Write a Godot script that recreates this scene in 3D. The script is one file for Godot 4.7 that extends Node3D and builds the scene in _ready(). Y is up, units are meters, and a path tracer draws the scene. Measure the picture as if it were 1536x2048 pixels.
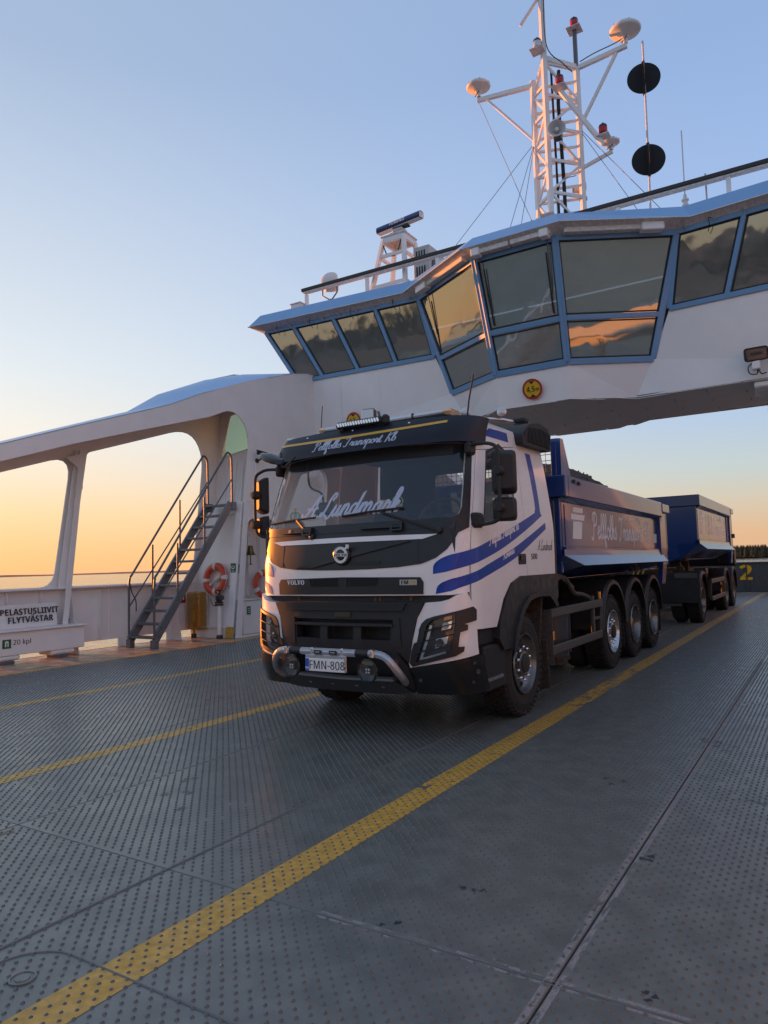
extends Node3D
# A three-axle-bogie tipper truck with trailer on the deck of a car ferry at sunset.
# Axes: x across the ferry, y up, -z towards the truck's rear; metres.

var M := {}
var NT := {}
const TRUCK := Vector3(-3.99, 0.0, -5.62)
const SUN_TO := Vector3(-0.985, 0.088, -0.10)


func _ready() -> void:
	setup_view()
	make_materials()
	build_sea_and_land()
	build_deck()
	build_gallery("side_gallery", -1.0, false)
	build_gallery("side_gallery", 1.0, false)
	build_gallery("side_gallery", -1.0, true)
	build_gallery("side_gallery", 1.0, true)
	build_bridge()
	build_roof_gear()
	build_mast()
	build_stairs()
	build_deck_gear()
	build_truck()
	build_trailer()
	build_studs()


# ---------------------------------------------------------------- camera, sky, sun, exposure
func setup_view() -> void:
	var cam := Camera3D.new()
	cam.name = "camera"
	cam.fov = 71.6
	cam.near = 0.05
	cam.far = 9000.0
	cam.transform = Transform3D(Basis(Vector3(0.845, -0.0284, -0.534), Vector3(0.0640, 0.9968, 0.0483), Vector3(0.531, -0.075, 0.844)).orthonormalized(), Vector3(0, 1.58, 0))
	add_child(cam)
	cam.current = true
	var env := Environment.new()
	env.background_mode = Environment.BG_SKY
	env.tonemap_mode = Environment.TONE_MAPPER_LINEAR
	env.tonemap_exposure = 2.0
	env.background_energy_multiplier = 1.0
	env.sdfgi_enabled = true
	env.ssao_enabled = true
	env.ssil_enabled = true
	var sky := Sky.new()
	var pano := PanoramaSkyMaterial.new()
	pano.panorama = ImageTexture.create_from_image(sky_image())
	sky.sky_material = pano
	env.sky = sky
	var we := WorldEnvironment.new()
	we.name = "world_environment"
	we.environment = env
	add_child(we)
	var sun := DirectionalLight3D.new()
	sun.name = "sun"
	sun.light_color = Color(1.0, 0.57, 0.21)
	sun.light_energy = 1.35
	sun.light_angular_distance = 0.6
	sun.shadow_enabled = true
	add_child(sun)
	sun.look_at_from_position(SUN_TO * 50.0, Vector3.ZERO, Vector3.UP)


# A clear sunset sky: colour by height, for three bearings away from the sun (towards it, across, opposite).
func sky_image() -> Image:
	var w := 720
	var h := 360
	var im := Image.create(w, h, false, Image.FORMAT_RGBF)
	var near := [[0, 236, 176, 116], [1.5, 238, 185, 126], [4.4, 237, 200, 152], [7.5, 229, 211, 187], [10.6, 222, 217, 207], [15, 206, 212, 215], [18.3, 197, 205, 213], [22.6, 186, 196, 209], [28, 171, 185, 204], [35.5, 150, 168, 194], [50, 140, 160, 188], [90, 134, 153, 180]]
	var side := [[0, 204, 160, 128], [1.8, 202, 166, 131], [3.9, 192, 179, 158], [6.4, 176, 186, 185], [10, 161, 180, 202], [18, 150, 174, 206], [27, 141, 166, 205], [34.8, 131, 157, 197], [50, 131, 153, 187], [90, 134, 153, 180]]
	var back := [[0, 208, 176, 154], [4, 206, 183, 168], [8, 192, 186, 184], [14, 174, 184, 198], [27, 152, 172, 202], [35, 138, 160, 194], [50, 132, 154, 188], [90, 134, 153, 180]]
	var sun := Vector2(SUN_TO.x, SUN_TO.z).normalized()
	for j in h:
		var el := 90.0 - (j + 0.5) / h * 180.0
		var e := maxf(el, 0.0)
		var cn := ramp(near, e)
		var cs := ramp(side, e)
		var cb := ramp(back, e)
		for i in w:
			var a := (i + 0.5) / w * TAU
			var d := Vector2(sin(a), -cos(a))
			var phi := rad_to_deg(acos(clampf(d.dot(sun), -1, 1)))
			var c: Color
			if phi < 78.0:
				c = cn.lerp(cs, smoothstep(14.0, 84.0, phi))
			else:
				c = cn.lerp(cs, smoothstep(14.0, 84.0, phi)).lerp(cb, smoothstep(78.0, 165.0, phi))
			var glow := exp(-pow(phi / 16.0, 2.0)) * exp(-e / 9.0)
			im.set_pixel(i, j, Color(c.r * (1.0 + 0.7 * glow), c.g * (1.0 + 0.45 * glow), c.b * (1.0 + 0.25 * glow)) * 0.66)
	return im


func ramp(t: Array, e: float) -> Color:
	for k in range(1, t.size()):
		if e <= t[k][0]:
			var f: float = (e - t[k - 1][0]) / (t[k][0] - t[k - 1][0])
			return s8(t[k - 1]).lerp(s8(t[k]), f)
	return s8(t[-1])


func s8(a: Array) -> Color:
	return Color(a[1] / 255.0, a[2] / 255.0, a[3] / 255.0).srgb_to_linear()


# ---------------------------------------------------------------- materials
func noise_tex(key: String, freq: float, lo: float, hi: float, octaves := 4, contrast := 0.0, sz := 512, normal := 0.0) -> NoiseTexture2D:
	if NT.has(key):
		return NT[key]
	var n := FastNoiseLite.new()
	n.noise_type = FastNoiseLite.TYPE_SIMPLEX_SMOOTH
	n.seed = 7 + NT.size() * 13
	n.frequency = freq
	n.fractal_octaves = octaves
	var t := NoiseTexture2D.new()
	t.width = sz
	t.height = sz
	t.seamless = true
	t.noise = n
	if normal > 0.0:
		t.as_normal_map = true
		t.bump_strength = normal
	else:
		var g := Gradient.new()
		g.offsets = PackedFloat32Array([contrast, 1.0 - contrast])
		g.colors = PackedColorArray([Color(lo, lo, lo), Color(hi, hi, hi)])
		t.color_ramp = g
	NT[key] = t
	return t


func mat(key: String, c: Color, rough := 0.5, metal := 0.0, alb := "", scale := 1.0, rtex := "", opts := {}) -> StandardMaterial3D:
	var m := StandardMaterial3D.new()
	m.albedo_color = c.linear_to_srgb()
	m.roughness = rough
	m.metallic = metal
	if alb != "":
		m.albedo_texture = NT[alb]
	if rtex != "":
		m.roughness_texture = NT[rtex]
		m.roughness_texture_channel = BaseMaterial3D.TEXTURE_CHANNEL_RED
	if alb != "" or rtex != "" or opts.has("normal"):
		m.uv1_triplanar = true
		m.uv1_world_triplanar = opts.get("world", true)
		m.uv1_scale = Vector3.ONE * scale
	if opts.has("normal"):
		m.normal_enabled = true
		m.normal_texture = NT[opts.normal]
		m.normal_scale = opts.get("nscale", 1.0)
	if opts.has("clear"):
		m.clearcoat_enabled = true
		m.clearcoat = opts.clear
		m.clearcoat_roughness = opts.get("clear_rough", 0.05)
	if opts.has("spec"):
		m.metallic_specular = opts.spec
	if opts.has("alpha"):
		m.transparency = BaseMaterial3D.TRANSPARENCY_ALPHA
		m.albedo_color.a = opts.alpha
	if opts.has("emit"):
		m.emission_enabled = true
		m.emission = opts.emit
		m.emission_energy_multiplier = opts.get("emit_e", 1.0)
	M[key] = m
	return m


func make_materials() -> void:
	noise_tex("soft", 0.008, 0.972, 1.0, 5)
	noise_tex("patchy", 0.010, 0.70, 1.0, 6, 0.2)
	noise_tex("streak", 0.03, 0.84, 1.0, 5, 0.15)
	noise_tex("fine", 0.09, 0.72, 1.0, 3)
	noise_tex("rgh", 0.011, 0.55, 1.0, 5, 0.15)
	noise_tex("deckalb", 0.012, 0.87, 1.0, 6, 0.2, 1024)
	noise_tex("deckrgh", 0.009, 0.80, 1.0, 6, 0.2, 1024)
	noise_tex("wob", 0.006, 0, 0, 2, 0.0, 512, 4.0)
	noise_tex("ripple", 0.02, 0, 0, 4, 0.0, 512, 6.0)
	noise_tex("grit", 0.12, 0, 0, 3, 0.0, 512, 5.0)
	mat("deck", Color(0.150, 0.160, 0.142), 0.38, 0.0, "deckalb", 0.31, "deckrgh", {"spec": 0.6})
	mat("deck2", Color(0.142, 0.152, 0.136), 0.36, 0.0, "deckalb", 0.27, "deckrgh", {"spec": 0.6})
	mat("deck3", Color(0.156, 0.165, 0.147), 0.41, 0.0, "deckalb", 0.36, "deckrgh", {"spec": 0.6})
	mat("gutter_sunlit", Color(0.46, 0.35, 0.26), 0.5, 0.0, "patchy", 0.5, "rgh")  # brown gutter plate, colour raised to stand in for low sun along it
	mat("groove", Color(0.085, 0.088, 0.082), 0.8)
	mat("dust", Color(0.34, 0.33, 0.32), 0.9, 0.0, "fine", 1.3)
	mat("oil", Color(0.028, 0.029, 0.027), 0.35)
	mat("stud", Color(0.060, 0.068, 0.062), 0.30, 0.0, "", 1.0, "", {"spec": 0.7})  # darker than the plates: the shade on their backlit faces is in the colour
	mat("weld", Color(0.12, 0.13, 0.135), 0.45)
	mat("yellow", Color(0.66, 0.37, 0.055), 0.62, 0.0, "streak", 0.9, "rgh")
	mat("ship", Color(0.85, 0.835, 0.82), 0.40, 0.0, "soft", 0.35, "", {"spec": 0.5})
	mat("ship2", Color(0.78, 0.76, 0.74), 0.5, 0.0, "streak", 0.6)
	mat("panel", Color(0.80, 0.77, 0.73), 0.55, 0.0, "soft", 0.6)
	mat("sblue", Color(0.16, 0.33, 0.55), 0.35, 0.0, "soft", 0.5)
	mat("fascia", Color(0.20, 0.40, 0.68), 0.32, 0.0, "soft", 0.4)
	mat("wglass", Color(0.34, 0.38, 0.36), 0.03, 0.72, "", 0.5, "", {"normal": "wob", "nscale": 0.10, "world": true})
	var dg := mat("doorglass", Color(0.30, 0.80, 0.70), 0.3, 0.0, "", 1.0, "", {"alpha": 0.6})
	dg.backlight_enabled = true
	dg.backlight = Color(0.45, 0.85, 0.78)
	mat("bayglass", Color(0.34, 0.38, 0.36), 0.03, 0.6, "", 0.5, "", {"normal": "wob", "nscale": 0.10, "alpha": 0.66})
	mat("badge", Color(0.72, 0.73, 0.75), 0.32, 0.35)
	mat("seal", Color(0.012, 0.012, 0.013), 0.6)
	mat("galv", Color(0.20, 0.21, 0.225), 0.45, 0.3, "streak", 1.4, "rgh")
	mat("galv2", Color(0.16, 0.17, 0.18), 0.5, 0.35, "streak", 1.1)
	mat("rail", Color(0.05, 0.045, 0.04), 0.6, 0.0, "fine", 1.0)
	mat("black", Color(0.013, 0.0135, 0.014), 0.48, 0.0, "", 1, "", {"spec": 0.5})
	mat("blackrough", Color(0.022, 0.022, 0.024), 0.62, 0.0, "fine", 2.0)
	mat("blackgloss", Color(0.010, 0.0105, 0.011), 0.22)
	mat("navy", Color(0.010, 0.013, 0.022), 0.5, 0.0, "", 1, "", {"spec": 0.4})
	mat("white", Color(0.83, 0.82, 0.81), 0.30, 0.0, "soft", 0.8, "", {"clear": 0.5, "clear_rough": 0.06})
	mat("tblue", Color(0.012, 0.055, 0.34), 0.35, 0.0, "soft", 1.0, "", {"clear": 0.15, "clear_rough": 0.05, "spec": 0.35})
	mat("tipper", Color(0.015, 0.048, 0.19), 0.26, 0.0, "soft", 0.7, "", {"clear": 0.3, "clear_rough": 0.06})
	mat("letter", Color(0.82, 0.81, 0.81), 0.5)
	mat("silverletter", Color(0.42, 0.46, 0.55), 0.4, 0.2)
	mat("greyletter", Color(0.12, 0.12, 0.14), 0.5)
	mat("blackletter", Color(0.015, 0.015, 0.015), 0.55)
	mat("gold", Color(0.62, 0.34, 0.03), 0.4)
	mat("glass", Color(0.10, 0.14, 0.16), 0.015, 0.0, "", 1, "", {"alpha": 0.16, "spec": 0.8})
	mat("lens", Color(0.75, 0.78, 0.8), 0.05, 0.0, "", 1, "", {"alpha": 0.02, "spec": 0.7})
	mat("chrome", Color(0.72, 0.73, 0.75), 0.10, 1.0)
	mat("alu", Color(0.55, 0.56, 0.58), 0.28, 0.9, "soft", 3.0, "rgh")
	mat("dirtyalu", Color(0.26, 0.25, 0.24), 0.38, 0.85, "streak", 2.2, "rgh")
	mat("brushed", Color(0.50, 0.51, 0.53), 0.36, 0.75, "soft", 2.0)
	mat("tyre", Color(0.030, 0.028, 0.026), 0.85, 0.0, "streak", 2.2, "", {"normal": "grit", "nscale": 0.4})
	mat("mud", Color(0.085, 0.068, 0.054), 0.95, 0.0, "patchy", 3.0, "", {"normal": "grit", "nscale": 1.0})
	mat("guard", Color(0.028, 0.027, 0.027), 0.55, 0.0, "streak", 1.2, "rgh")
	mat("chassis", Color(0.055, 0.050, 0.045), 0.7, 0.1, "patchy", 1.5)
	mat("sidebar", Color(0.115, 0.105, 0.095), 0.55, 0.3, "streak", 1.3)
	mat("rust", Color(0.16, 0.10, 0.05), 0.8, 0.1, "patchy", 2.0)
	mat("gravel", Color(0.105, 0.088, 0.072), 0.95, 0.0, "patchy", 1.5, "", {"normal": "grit", "nscale": 1.2})
	mat("amber", Color(0.75, 0.26, 0.02), 0.25, 0.0, "", 1, "", {"clear": 0.8})
	mat("ambercase", Color(0.70, 0.42, 0.22), 0.15, 0.0, "", 1, "", {"clear": 0.8})
	mat("clearcase", Color(0.55, 0.55, 0.55), 0.12, 0.3, "", 1, "", {"clear": 0.8})
	mat("redlens", Color(0.42, 0.006, 0.012), 0.2)
	mat("plate", Color(0.78, 0.78, 0.76), 0.4)
	mat("eublue", Color(0.02, 0.09, 0.42), 0.4)
	mat("orange", Color(0.62, 0.075, 0.028), 0.5, 0.0, "soft", 1.5)
	mat("ringwhite", Color(0.72, 0.68, 0.62), 0.6, 0.0, "soft", 1.5)
	mat("extcase", Color(0.50, 0.27, 0.015), 0.2, 0.0, "", 1, "", {"alpha": 0.45})
	mat("extred", Color(0.45, 0.06, 0.02), 0.35)
	mat("signyellow", Color(0.66, 0.42, 0.01), 0.4)
	mat("signred", Color(0.42, 0.02, 0.015), 0.4)
	mat("signgreen", Color(0.012, 0.13, 0.05), 0.45)
	mat("signwhite", Color(0.76, 0.76, 0.74), 0.45)
	mat("brass", Color(0.20, 0.13, 0.05), 0.35, 0.8, "streak", 4.0)
	mat("gunmetal", Color(0.06, 0.065, 0.068), 0.4, 0.5)
	mat("domewhite", Color(0.74, 0.70, 0.66), 0.5, 0.0, "soft", 2.0)
	mat("rubber", Color(0.018, 0.018, 0.018), 0.75)
	mat("discblack", Color(0.012, 0.012, 0.014), 0.8)
	mat("wire", Color(0.10, 0.10, 0.11), 0.5, 0.5)
	mat("acgrey", Color(0.50, 0.49, 0.47), 0.5, 0.0, "soft", 2.0)
	mat("stern", Color(0.045, 0.065, 0.075), 0.5, 0.0, "streak", 0.5)
	mat("interior", Color(0.035, 0.040, 0.048), 0.8)
	mat("seat", Color(0.045, 0.055, 0.070), 0.85)
	mat("pine", Color(0.030, 0.042, 0.020), 0.9)
	mat("pine2", Color(0.12, 0.078, 0.038), 0.9)  # warm copy of pine, with low sunlight put into the colour
	mat("bark", Color(0.14, 0.075, 0.04), 0.9)
	mat("land", Color(0.10, 0.075, 0.045), 0.95, 0.0, "patchy", 0.02)
	mat("plain", Color(0.10, 0.075, 0.045), 0.95)
	mat("rock", Color(0.20, 0.15, 0.11), 0.9, 0.0, "patchy", 0.05)
	mat("water", Color(0.012, 0.030, 0.036), 0.10, 0.0, "", 0.05, "", {"normal": "ripple", "nscale": 0.35, "spec": 0.5})


# ---------------------------------------------------------------- mesh builder
class G:
	var st := SurfaceTool.new()
	var o := Vector3.ZERO
	var g := 0
	var n := 0

	func _init(origin := Vector3.ZERO) -> void:
		st.begin(Mesh.PRIMITIVE_TRIANGLES)
		o = origin
		st.set_smooth_group(-1)

	func flat() -> void:
		st.set_smooth_group(-1)

	func smooth() -> void:
		g += 1
		st.set_smooth_group(g)

	func tri(a: Vector3, b: Vector3, c: Vector3) -> void:
		st.add_vertex(a - o)
		st.add_vertex(b - o)
		st.add_vertex(c - o)
		n += 1

	func quad(a: Vector3, b: Vector3, c: Vector3, d: Vector3) -> void:
		tri(a, b, c)
		tri(a, c, d)

	# box with chamfered edges
	func box(c: Vector3, s: Vector3, b := Basis.IDENTITY, ch := 0.0) -> void:
		flat()
		var h := s * 0.5
		if ch <= 0.0:
			var p: Array[Vector3] = []
			for k in 8:
				p.append(c + b * Vector3(h.x if k & 1 else -h.x, h.y if k & 2 else -h.y, h.z if k & 4 else -h.z))
			quad(p[0], p[1], p[3], p[2])
			quad(p[5], p[4], p[6], p[7])
			quad(p[4], p[0], p[2], p[6])
			quad(p[1], p[5], p[7], p[3])
			quad(p[2], p[3], p[7], p[6])
			quad(p[4], p[5], p[1], p[0])
			return
		ch = minf(ch, minf(h.x, minf(h.y, h.z)) * 0.9)
		var v := func(sx: float, sy: float, sz: float, ax: int) -> Vector3:
			var q := Vector3(sx * (h.x - ch), sy * (h.y - ch), sz * (h.z - ch))
			q[ax] = [sx, sy, sz][ax] * h[ax]
			return c + b * q
		for ax in 3:
			var a1 := (ax + 1) % 3
			var a2 := (ax + 2) % 3
			for sg: float in [-1.0, 1.0]:
				var q: Array[Vector3] = []
				for t in [[-1, -1], [1, -1], [1, 1], [-1, 1]]:
					var f := [0.0, 0.0, 0.0]
					f[ax] = sg
					f[a1] = float(t[0])
					f[a2] = float(t[1])
					q.append(v.call(f[0], f[1], f[2], ax))
				if sg > 0:
					quad(q[3], q[2], q[1], q[0])
				else:
					quad(q[0], q[1], q[2], q[3])
			for s1: float in [-1.0, 1.0]:
				for s2: float in [-1.0, 1.0]:
					var f := [0.0, 0.0, 0.0]
					f[a1] = s1
					f[a2] = s2
					f[ax] = -1.0
					var e0: Vector3 = v.call(f[0], f[1], f[2], a1)
					var e1: Vector3 = v.call(f[0], f[1], f[2], a2)
					f[ax] = 1.0
					var e2: Vector3 = v.call(f[0], f[1], f[2], a2)
					var e3: Vector3 = v.call(f[0], f[1], f[2], a1)
					quad(e0, e1, e2, e3)
		for sx: float in [-1.0, 1.0]:
			for sy: float in [-1.0, 1.0]:
				for sz: float in [-1.0, 1.0]:
					tri(v.call(sx, sy, sz, 0), v.call(sx, sy, sz, 1), v.call(sx, sy, sz, 2))

	# straight bar from p to q, w across, h along the "up" hint
	func beam(p: Vector3, q: Vector3, w: float, h: float, up := Vector3.UP, ch := 0.0) -> void:
		var z := (q - p).normalized()
		var x := up.cross(z)
		if x.length() < 0.01:
			x = Vector3.RIGHT.cross(z)
		x = x.normalized()
		box((p + q) * 0.5, Vector3(w, h, p.distance_to(q)), Basis(x, z.cross(x), z), ch)

	func tube(pts: Array, r: float, sides := 8, closed := false, r2 := -1.0) -> void:
		smooth()
		var m := pts.size()
		var rings := []
		var t0: Vector3 = (pts[1] - pts[0]).normalized()
		var u := t0.cross(Vector3.UP)
		if u.length() < 0.05:
			u = t0.cross(Vector3.RIGHT)
		u = u.normalized()
		for i in m:
			var t: Vector3
			if closed:
				t = (pts[(i + 1) % m] - pts[(i + m - 1) % m]).normalized()
			elif i == 0:
				t = t0
			elif i == m - 1:
				t = (pts[i] - pts[i - 1]).normalized()
			else:
				t = ((pts[i + 1] - pts[i]).normalized() + (pts[i] - pts[i - 1]).normalized()).normalized()
			u = (u - t * u.dot(t)).normalized()
			var v := t.cross(u)
			var rr := r if r2 < 0.0 else lerpf(r, r2, float(i) / (m - 1))
			var ring := []
			for k in sides:
				var a := TAU * k / sides
				ring.append(pts[i] + (u * cos(a) + v * sin(a)) * rr)
			rings.append(ring)
		for i in (m if closed else m - 1):
			var a: Array = rings[i]
			var b: Array = rings[(i + 1) % m]
			for k in sides:
				quad(a[k], b[k], b[(k + 1) % sides], a[(k + 1) % sides])
		if not closed:
			flat()
			for e in [0, m - 1]:
				for k in range(1, sides - 1):
					tri(rings[e][0], rings[e][k], rings[e][k + 1])

	# turned shape: profile of (radius, height along the frame's y)
	func lathe(prof: Array, xf: Transform3D, sides := 24, from := 0.0, to := TAU) -> void:
		var full := absf(to - from - TAU) < 0.001
		for i in prof.size() - 1:
			var p: Vector2 = prof[i]
			var q: Vector2 = prof[i + 1]
			if i == 0 or (prof[i] - prof[i - 1]).normalized().dot((q - p).normalized()) < 0.75:
				smooth()
			for k in sides:
				var a := from + (to - from) * k / sides
				var b := from + (to - from) * (k + 1) / sides
				var p0 := xf * Vector3(p.x * cos(a), p.y, p.x * sin(a))
				var p1 := xf * Vector3(p.x * cos(b), p.y, p.x * sin(b))
				var q0 := xf * Vector3(q.x * cos(a), q.y, q.x * sin(a))
				var q1 := xf * Vector3(q.x * cos(b), q.y, q.x * sin(b))
				if p.x > 0.0001:
					tri(p0, q0, p1)
				if q.x > 0.0001:
					tri(p1, q0, q1)
		flat()

	# outline in the frame's xy plane, drawn out along its z
	func prism(poly: PackedVector2Array, xf: Transform3D, depth: float, smooth_side := false) -> void:
		flat()
		var idx := Geometry2D.triangulate_polygon(poly)
		for k in range(0, idx.size(), 3):
			var a := poly[idx[k]]
			var b := poly[idx[k + 1]]
			var c := poly[idx[k + 2]]
			tri(xf * Vector3(a.x, a.y, 0), xf * Vector3(b.x, b.y, 0), xf * Vector3(c.x, c.y, 0))
			tri(xf * Vector3(a.x, a.y, depth), xf * Vector3(c.x, c.y, depth), xf * Vector3(b.x, b.y, depth))
		if smooth_side:
			smooth()
		for k in poly.size():
			var a := poly[k]
			var b := poly[(k + 1) % poly.size()]
			quad(xf * Vector3(a.x, a.y, 0), xf * Vector3(b.x, b.y, 0), xf * Vector3(b.x, b.y, depth), xf * Vector3(a.x, a.y, depth))
		flat()

	# outline with holes laid on a surface fn(Vector2, offset) and given a thickness (off0 back, off1 front)
	func sheet(outline: PackedVector2Array, holes: Array, cell: Vector2, fn: Callable, off0: float, off1: float, both := false) -> void:
		var lo := outline[0]
		var hi := outline[0]
		for p in outline:
			lo = lo.min(p)
			hi = hi.max(p)
		smooth()
		var nx := int(ceil((hi.x - lo.x) / cell.x))
		var ny := int(ceil((hi.y - lo.y) / cell.y))
		var d := Vector2((hi.x - lo.x) / nx, (hi.y - lo.y) / ny)
		for i in nx:
			for j in ny:
				var a := lo + d * Vector2(i, j)
				var c := PackedVector2Array([a, a + Vector2(d.x, 0), a + d, a + Vector2(0, d.y)])
				var todo := Geometry2D.intersect_polygons(outline, c)
				for hole in holes:
					var next: Array[PackedVector2Array] = []
					for q in todo:
						for z in Geometry2D.clip_polygons(q, hole):
							next.append(z)
					todo = next
				for q in todo:
					if q.size() < 3 or Geometry2D.is_polygon_clockwise(q) and holes.is_empty() and false:
						continue
					var idx := Geometry2D.triangulate_polygon(q)
					for k in range(0, idx.size(), 3):
						var p0 := q[idx[k]]
						var p1 := q[idx[k + 1]]
						var p2 := q[idx[k + 2]]
						tri(fn.call(p0, off1), fn.call(p1, off1), fn.call(p2, off1))
						if both:
							tri(fn.call(p0, off0), fn.call(p2, off0), fn.call(p1, off0))
		if absf(off1 - off0) > 0.00001:
			var loops := [outline]
			loops.append_array(holes)
			for lp in loops:
				flat()
				for k in lp.size():
					var a: Vector2 = lp[k]
					var b: Vector2 = lp[(k + 1) % lp.size()]
					var m := maxi(1, int(ceil(maxf(absf(b.x - a.x) / cell.x, absf(b.y - a.y) / cell.y))))
					for s in m:
						var p := a.lerp(b, float(s) / m)
						var q := a.lerp(b, float(s + 1) / m)
						quad(fn.call(p, off0), fn.call(q, off0), fn.call(q, off1), fn.call(p, off1))
		flat()

	# a painted stroke: low ridge along a line on a surface
	func stroke(pts: Array, w: float, fn: Callable, off: float, ridge := 0.0012) -> void:
		flat()
		var m := pts.size()
		var L := []
		var R := []
		var C := []
		for i in m:
			var t: Vector2 = (pts[mini(i + 1, m - 1)] - pts[maxi(i - 1, 0)]).normalized()
			var nn := Vector2(-t.y, t.x) * w * 0.5
			var p: Vector2 = pts[i]
			if i == 0:
				p -= t * w * 0.3
			if i == m - 1:
				p += t * w * 0.3
			L.append(fn.call(p + nn, off))
			R.append(fn.call(p - nn, off))
			C.append(fn.call(p, off + ridge))
		for i in m - 1:
			quad(L[i], L[i + 1], C[i + 1], C[i])
			quad(C[i], C[i + 1], R[i + 1], R[i])

	func mesh() -> ArrayMesh:
		st.generate_normals()
		return st.commit()


# ---------------------------------------------------------------- objects and parts
var names := {}


func numbered(called: String) -> String:
	var k: int = names.get(called, 0)
	names[called] = k + 1
	return called if k == 0 else "%s_%03d" % [called, k]


func thing(called: String, label: String, category: String, at := Vector3.ZERO, group := "") -> Node3D:
	var o := Node3D.new()
	o.name = numbered(called)
	add_child(o)
	o.position = at
	o.set_meta("label", label)
	o.set_meta("category", category)
	if group != "":
		o.set_meta("group", group)
	return o


func setting(called: String, at := Vector3.ZERO) -> Node3D:
	var o := Node3D.new()
	o.name = numbered(called)
	add_child(o)
	o.position = at
	o.set_meta("kind", "structure")
	return o


func part(g: G, called: String, m: String, parent: Node3D, label := "") -> MeshInstance3D:
	return part_mesh(g.mesh(), called, m, parent, label)


func part_mesh(mesh: Mesh, called: String, m: String, parent: Node3D, label := "") -> MeshInstance3D:
	var o := MeshInstance3D.new()
	o.name = called
	o.mesh = mesh
	o.material_override = M[m]
	if label != "":
		o.set_meta("label", label)
	parent.add_child(o, true)
	return o


# one part that is a single bar / tube / box
func pbox(called: String, m: String, parent: Node3D, c: Vector3, s: Vector3, ch := 0.0, b := Basis.IDENTITY) -> MeshInstance3D:
	var g := G.new()
	g.box(c, s, b, ch)
	return part(g, called, m, parent)


func pbeam(called: String, m: String, parent: Node3D, p: Vector3, q: Vector3, w: float, h: float, ch := 0.0, up := Vector3.UP) -> MeshInstance3D:
	var g := G.new()
	g.beam(p, q, w, h, up, ch)
	return part(g, called, m, parent)


func ptube(called: String, m: String, parent: Node3D, pts: Array, r: float, sides := 8, closed := false) -> MeshInstance3D:
	var g := G.new()
	g.tube(pts, r, sides, closed)
	return part(g, called, m, parent)


func plathe(called: String, m: String, parent: Node3D, prof: Array, at: Vector3, axis := Vector3.UP, sides := 24) -> MeshInstance3D:
	var g := G.new()
	g.lathe(prof, Transform3D(axis_basis(axis), at), sides)
	return part(g, called, m, parent)


func axis_basis(y: Vector3) -> Basis:
	y = y.normalized()
	var x := y.cross(Vector3.FORWARD)
	if x.length() < 0.01:
		x = Vector3.RIGHT
	x = x.normalized()
	return Basis(x, y, x.cross(y))


# smooth curve through points
func curve(pts: Array, per := 6, closed := false) -> Array:
	var out := []
	var m := pts.size()
	for i in (m if closed else m - 1):
		var p1 = pts[i]
		var p2 = pts[(i + 1) % m]
		var p0 = pts[(i + m - 1) % m] if closed or i > 0 else p1 * 2.0 - p2
		var p3 = pts[(i + 2) % m] if closed or i < m - 2 else p2 * 2.0 - p1
		for k in per:
			var t := float(k) / per
			out.append(0.5 * ((2.0 * p1) + (p2 - p0) * t + (2.0 * p0 - 5.0 * p1 + 4.0 * p2 - p3) * t * t + (3.0 * p1 - p0 - 3.0 * p2 + p3) * t * t * t))
	if not closed:
		out.append(pts[-1])
	return out


# outline with rounded corners: r[i] per corner
func rounded(pts: Array, r, per := 5) -> PackedVector2Array:
	var out := PackedVector2Array()
	var m := pts.size()
	for i in m:
		var p: Vector2 = pts[i]
		var rr: float = r[i] if r is Array else r
		if rr <= 0.0:
			out.append(p)
			continue
		var a: Vector2 = pts[(i + m - 1) % m]
		var b: Vector2 = pts[(i + 1) % m]
		var da := minf(rr, p.distance_to(a) * 0.49)
		var db := minf(rr, p.distance_to(b) * 0.49)
		var pa := p + (a - p).normalized() * da
		var pb := p + (b - p).normalized() * db
		for k in per + 1:
			var t := float(k) / per
			out.append(pa.lerp(p, t).lerp(p.lerp(pb, t), t))
	return out


func text(called: String, s: String, height: float, m: String, parent: Node3D, at: Vector3, right: Vector3, up: Vector3, weight := 400, font := "Droid Sans", wide := 1.0, align := HORIZONTAL_ALIGNMENT_CENTER) -> MeshInstance3D:
	var f := SystemFont.new()
	f.font_names = PackedStringArray([font])
	f.font_weight = weight
	var t := TextMesh.new()
	t.text = s
	t.font = f
	t.font_size = 64
	t.pixel_size = height / 46.0
	t.depth = 0.003
	t.curve_step = 1.5
	t.horizontal_alignment = align
	t.vertical_alignment = VERTICAL_ALIGNMENT_CENTER
	var o := part_mesh(t, called, m, parent)
	o.transform = Transform3D(Basis(right.normalized() * wide, up.normalized(), right.cross(up).normalized()), at)
	return o


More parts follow.
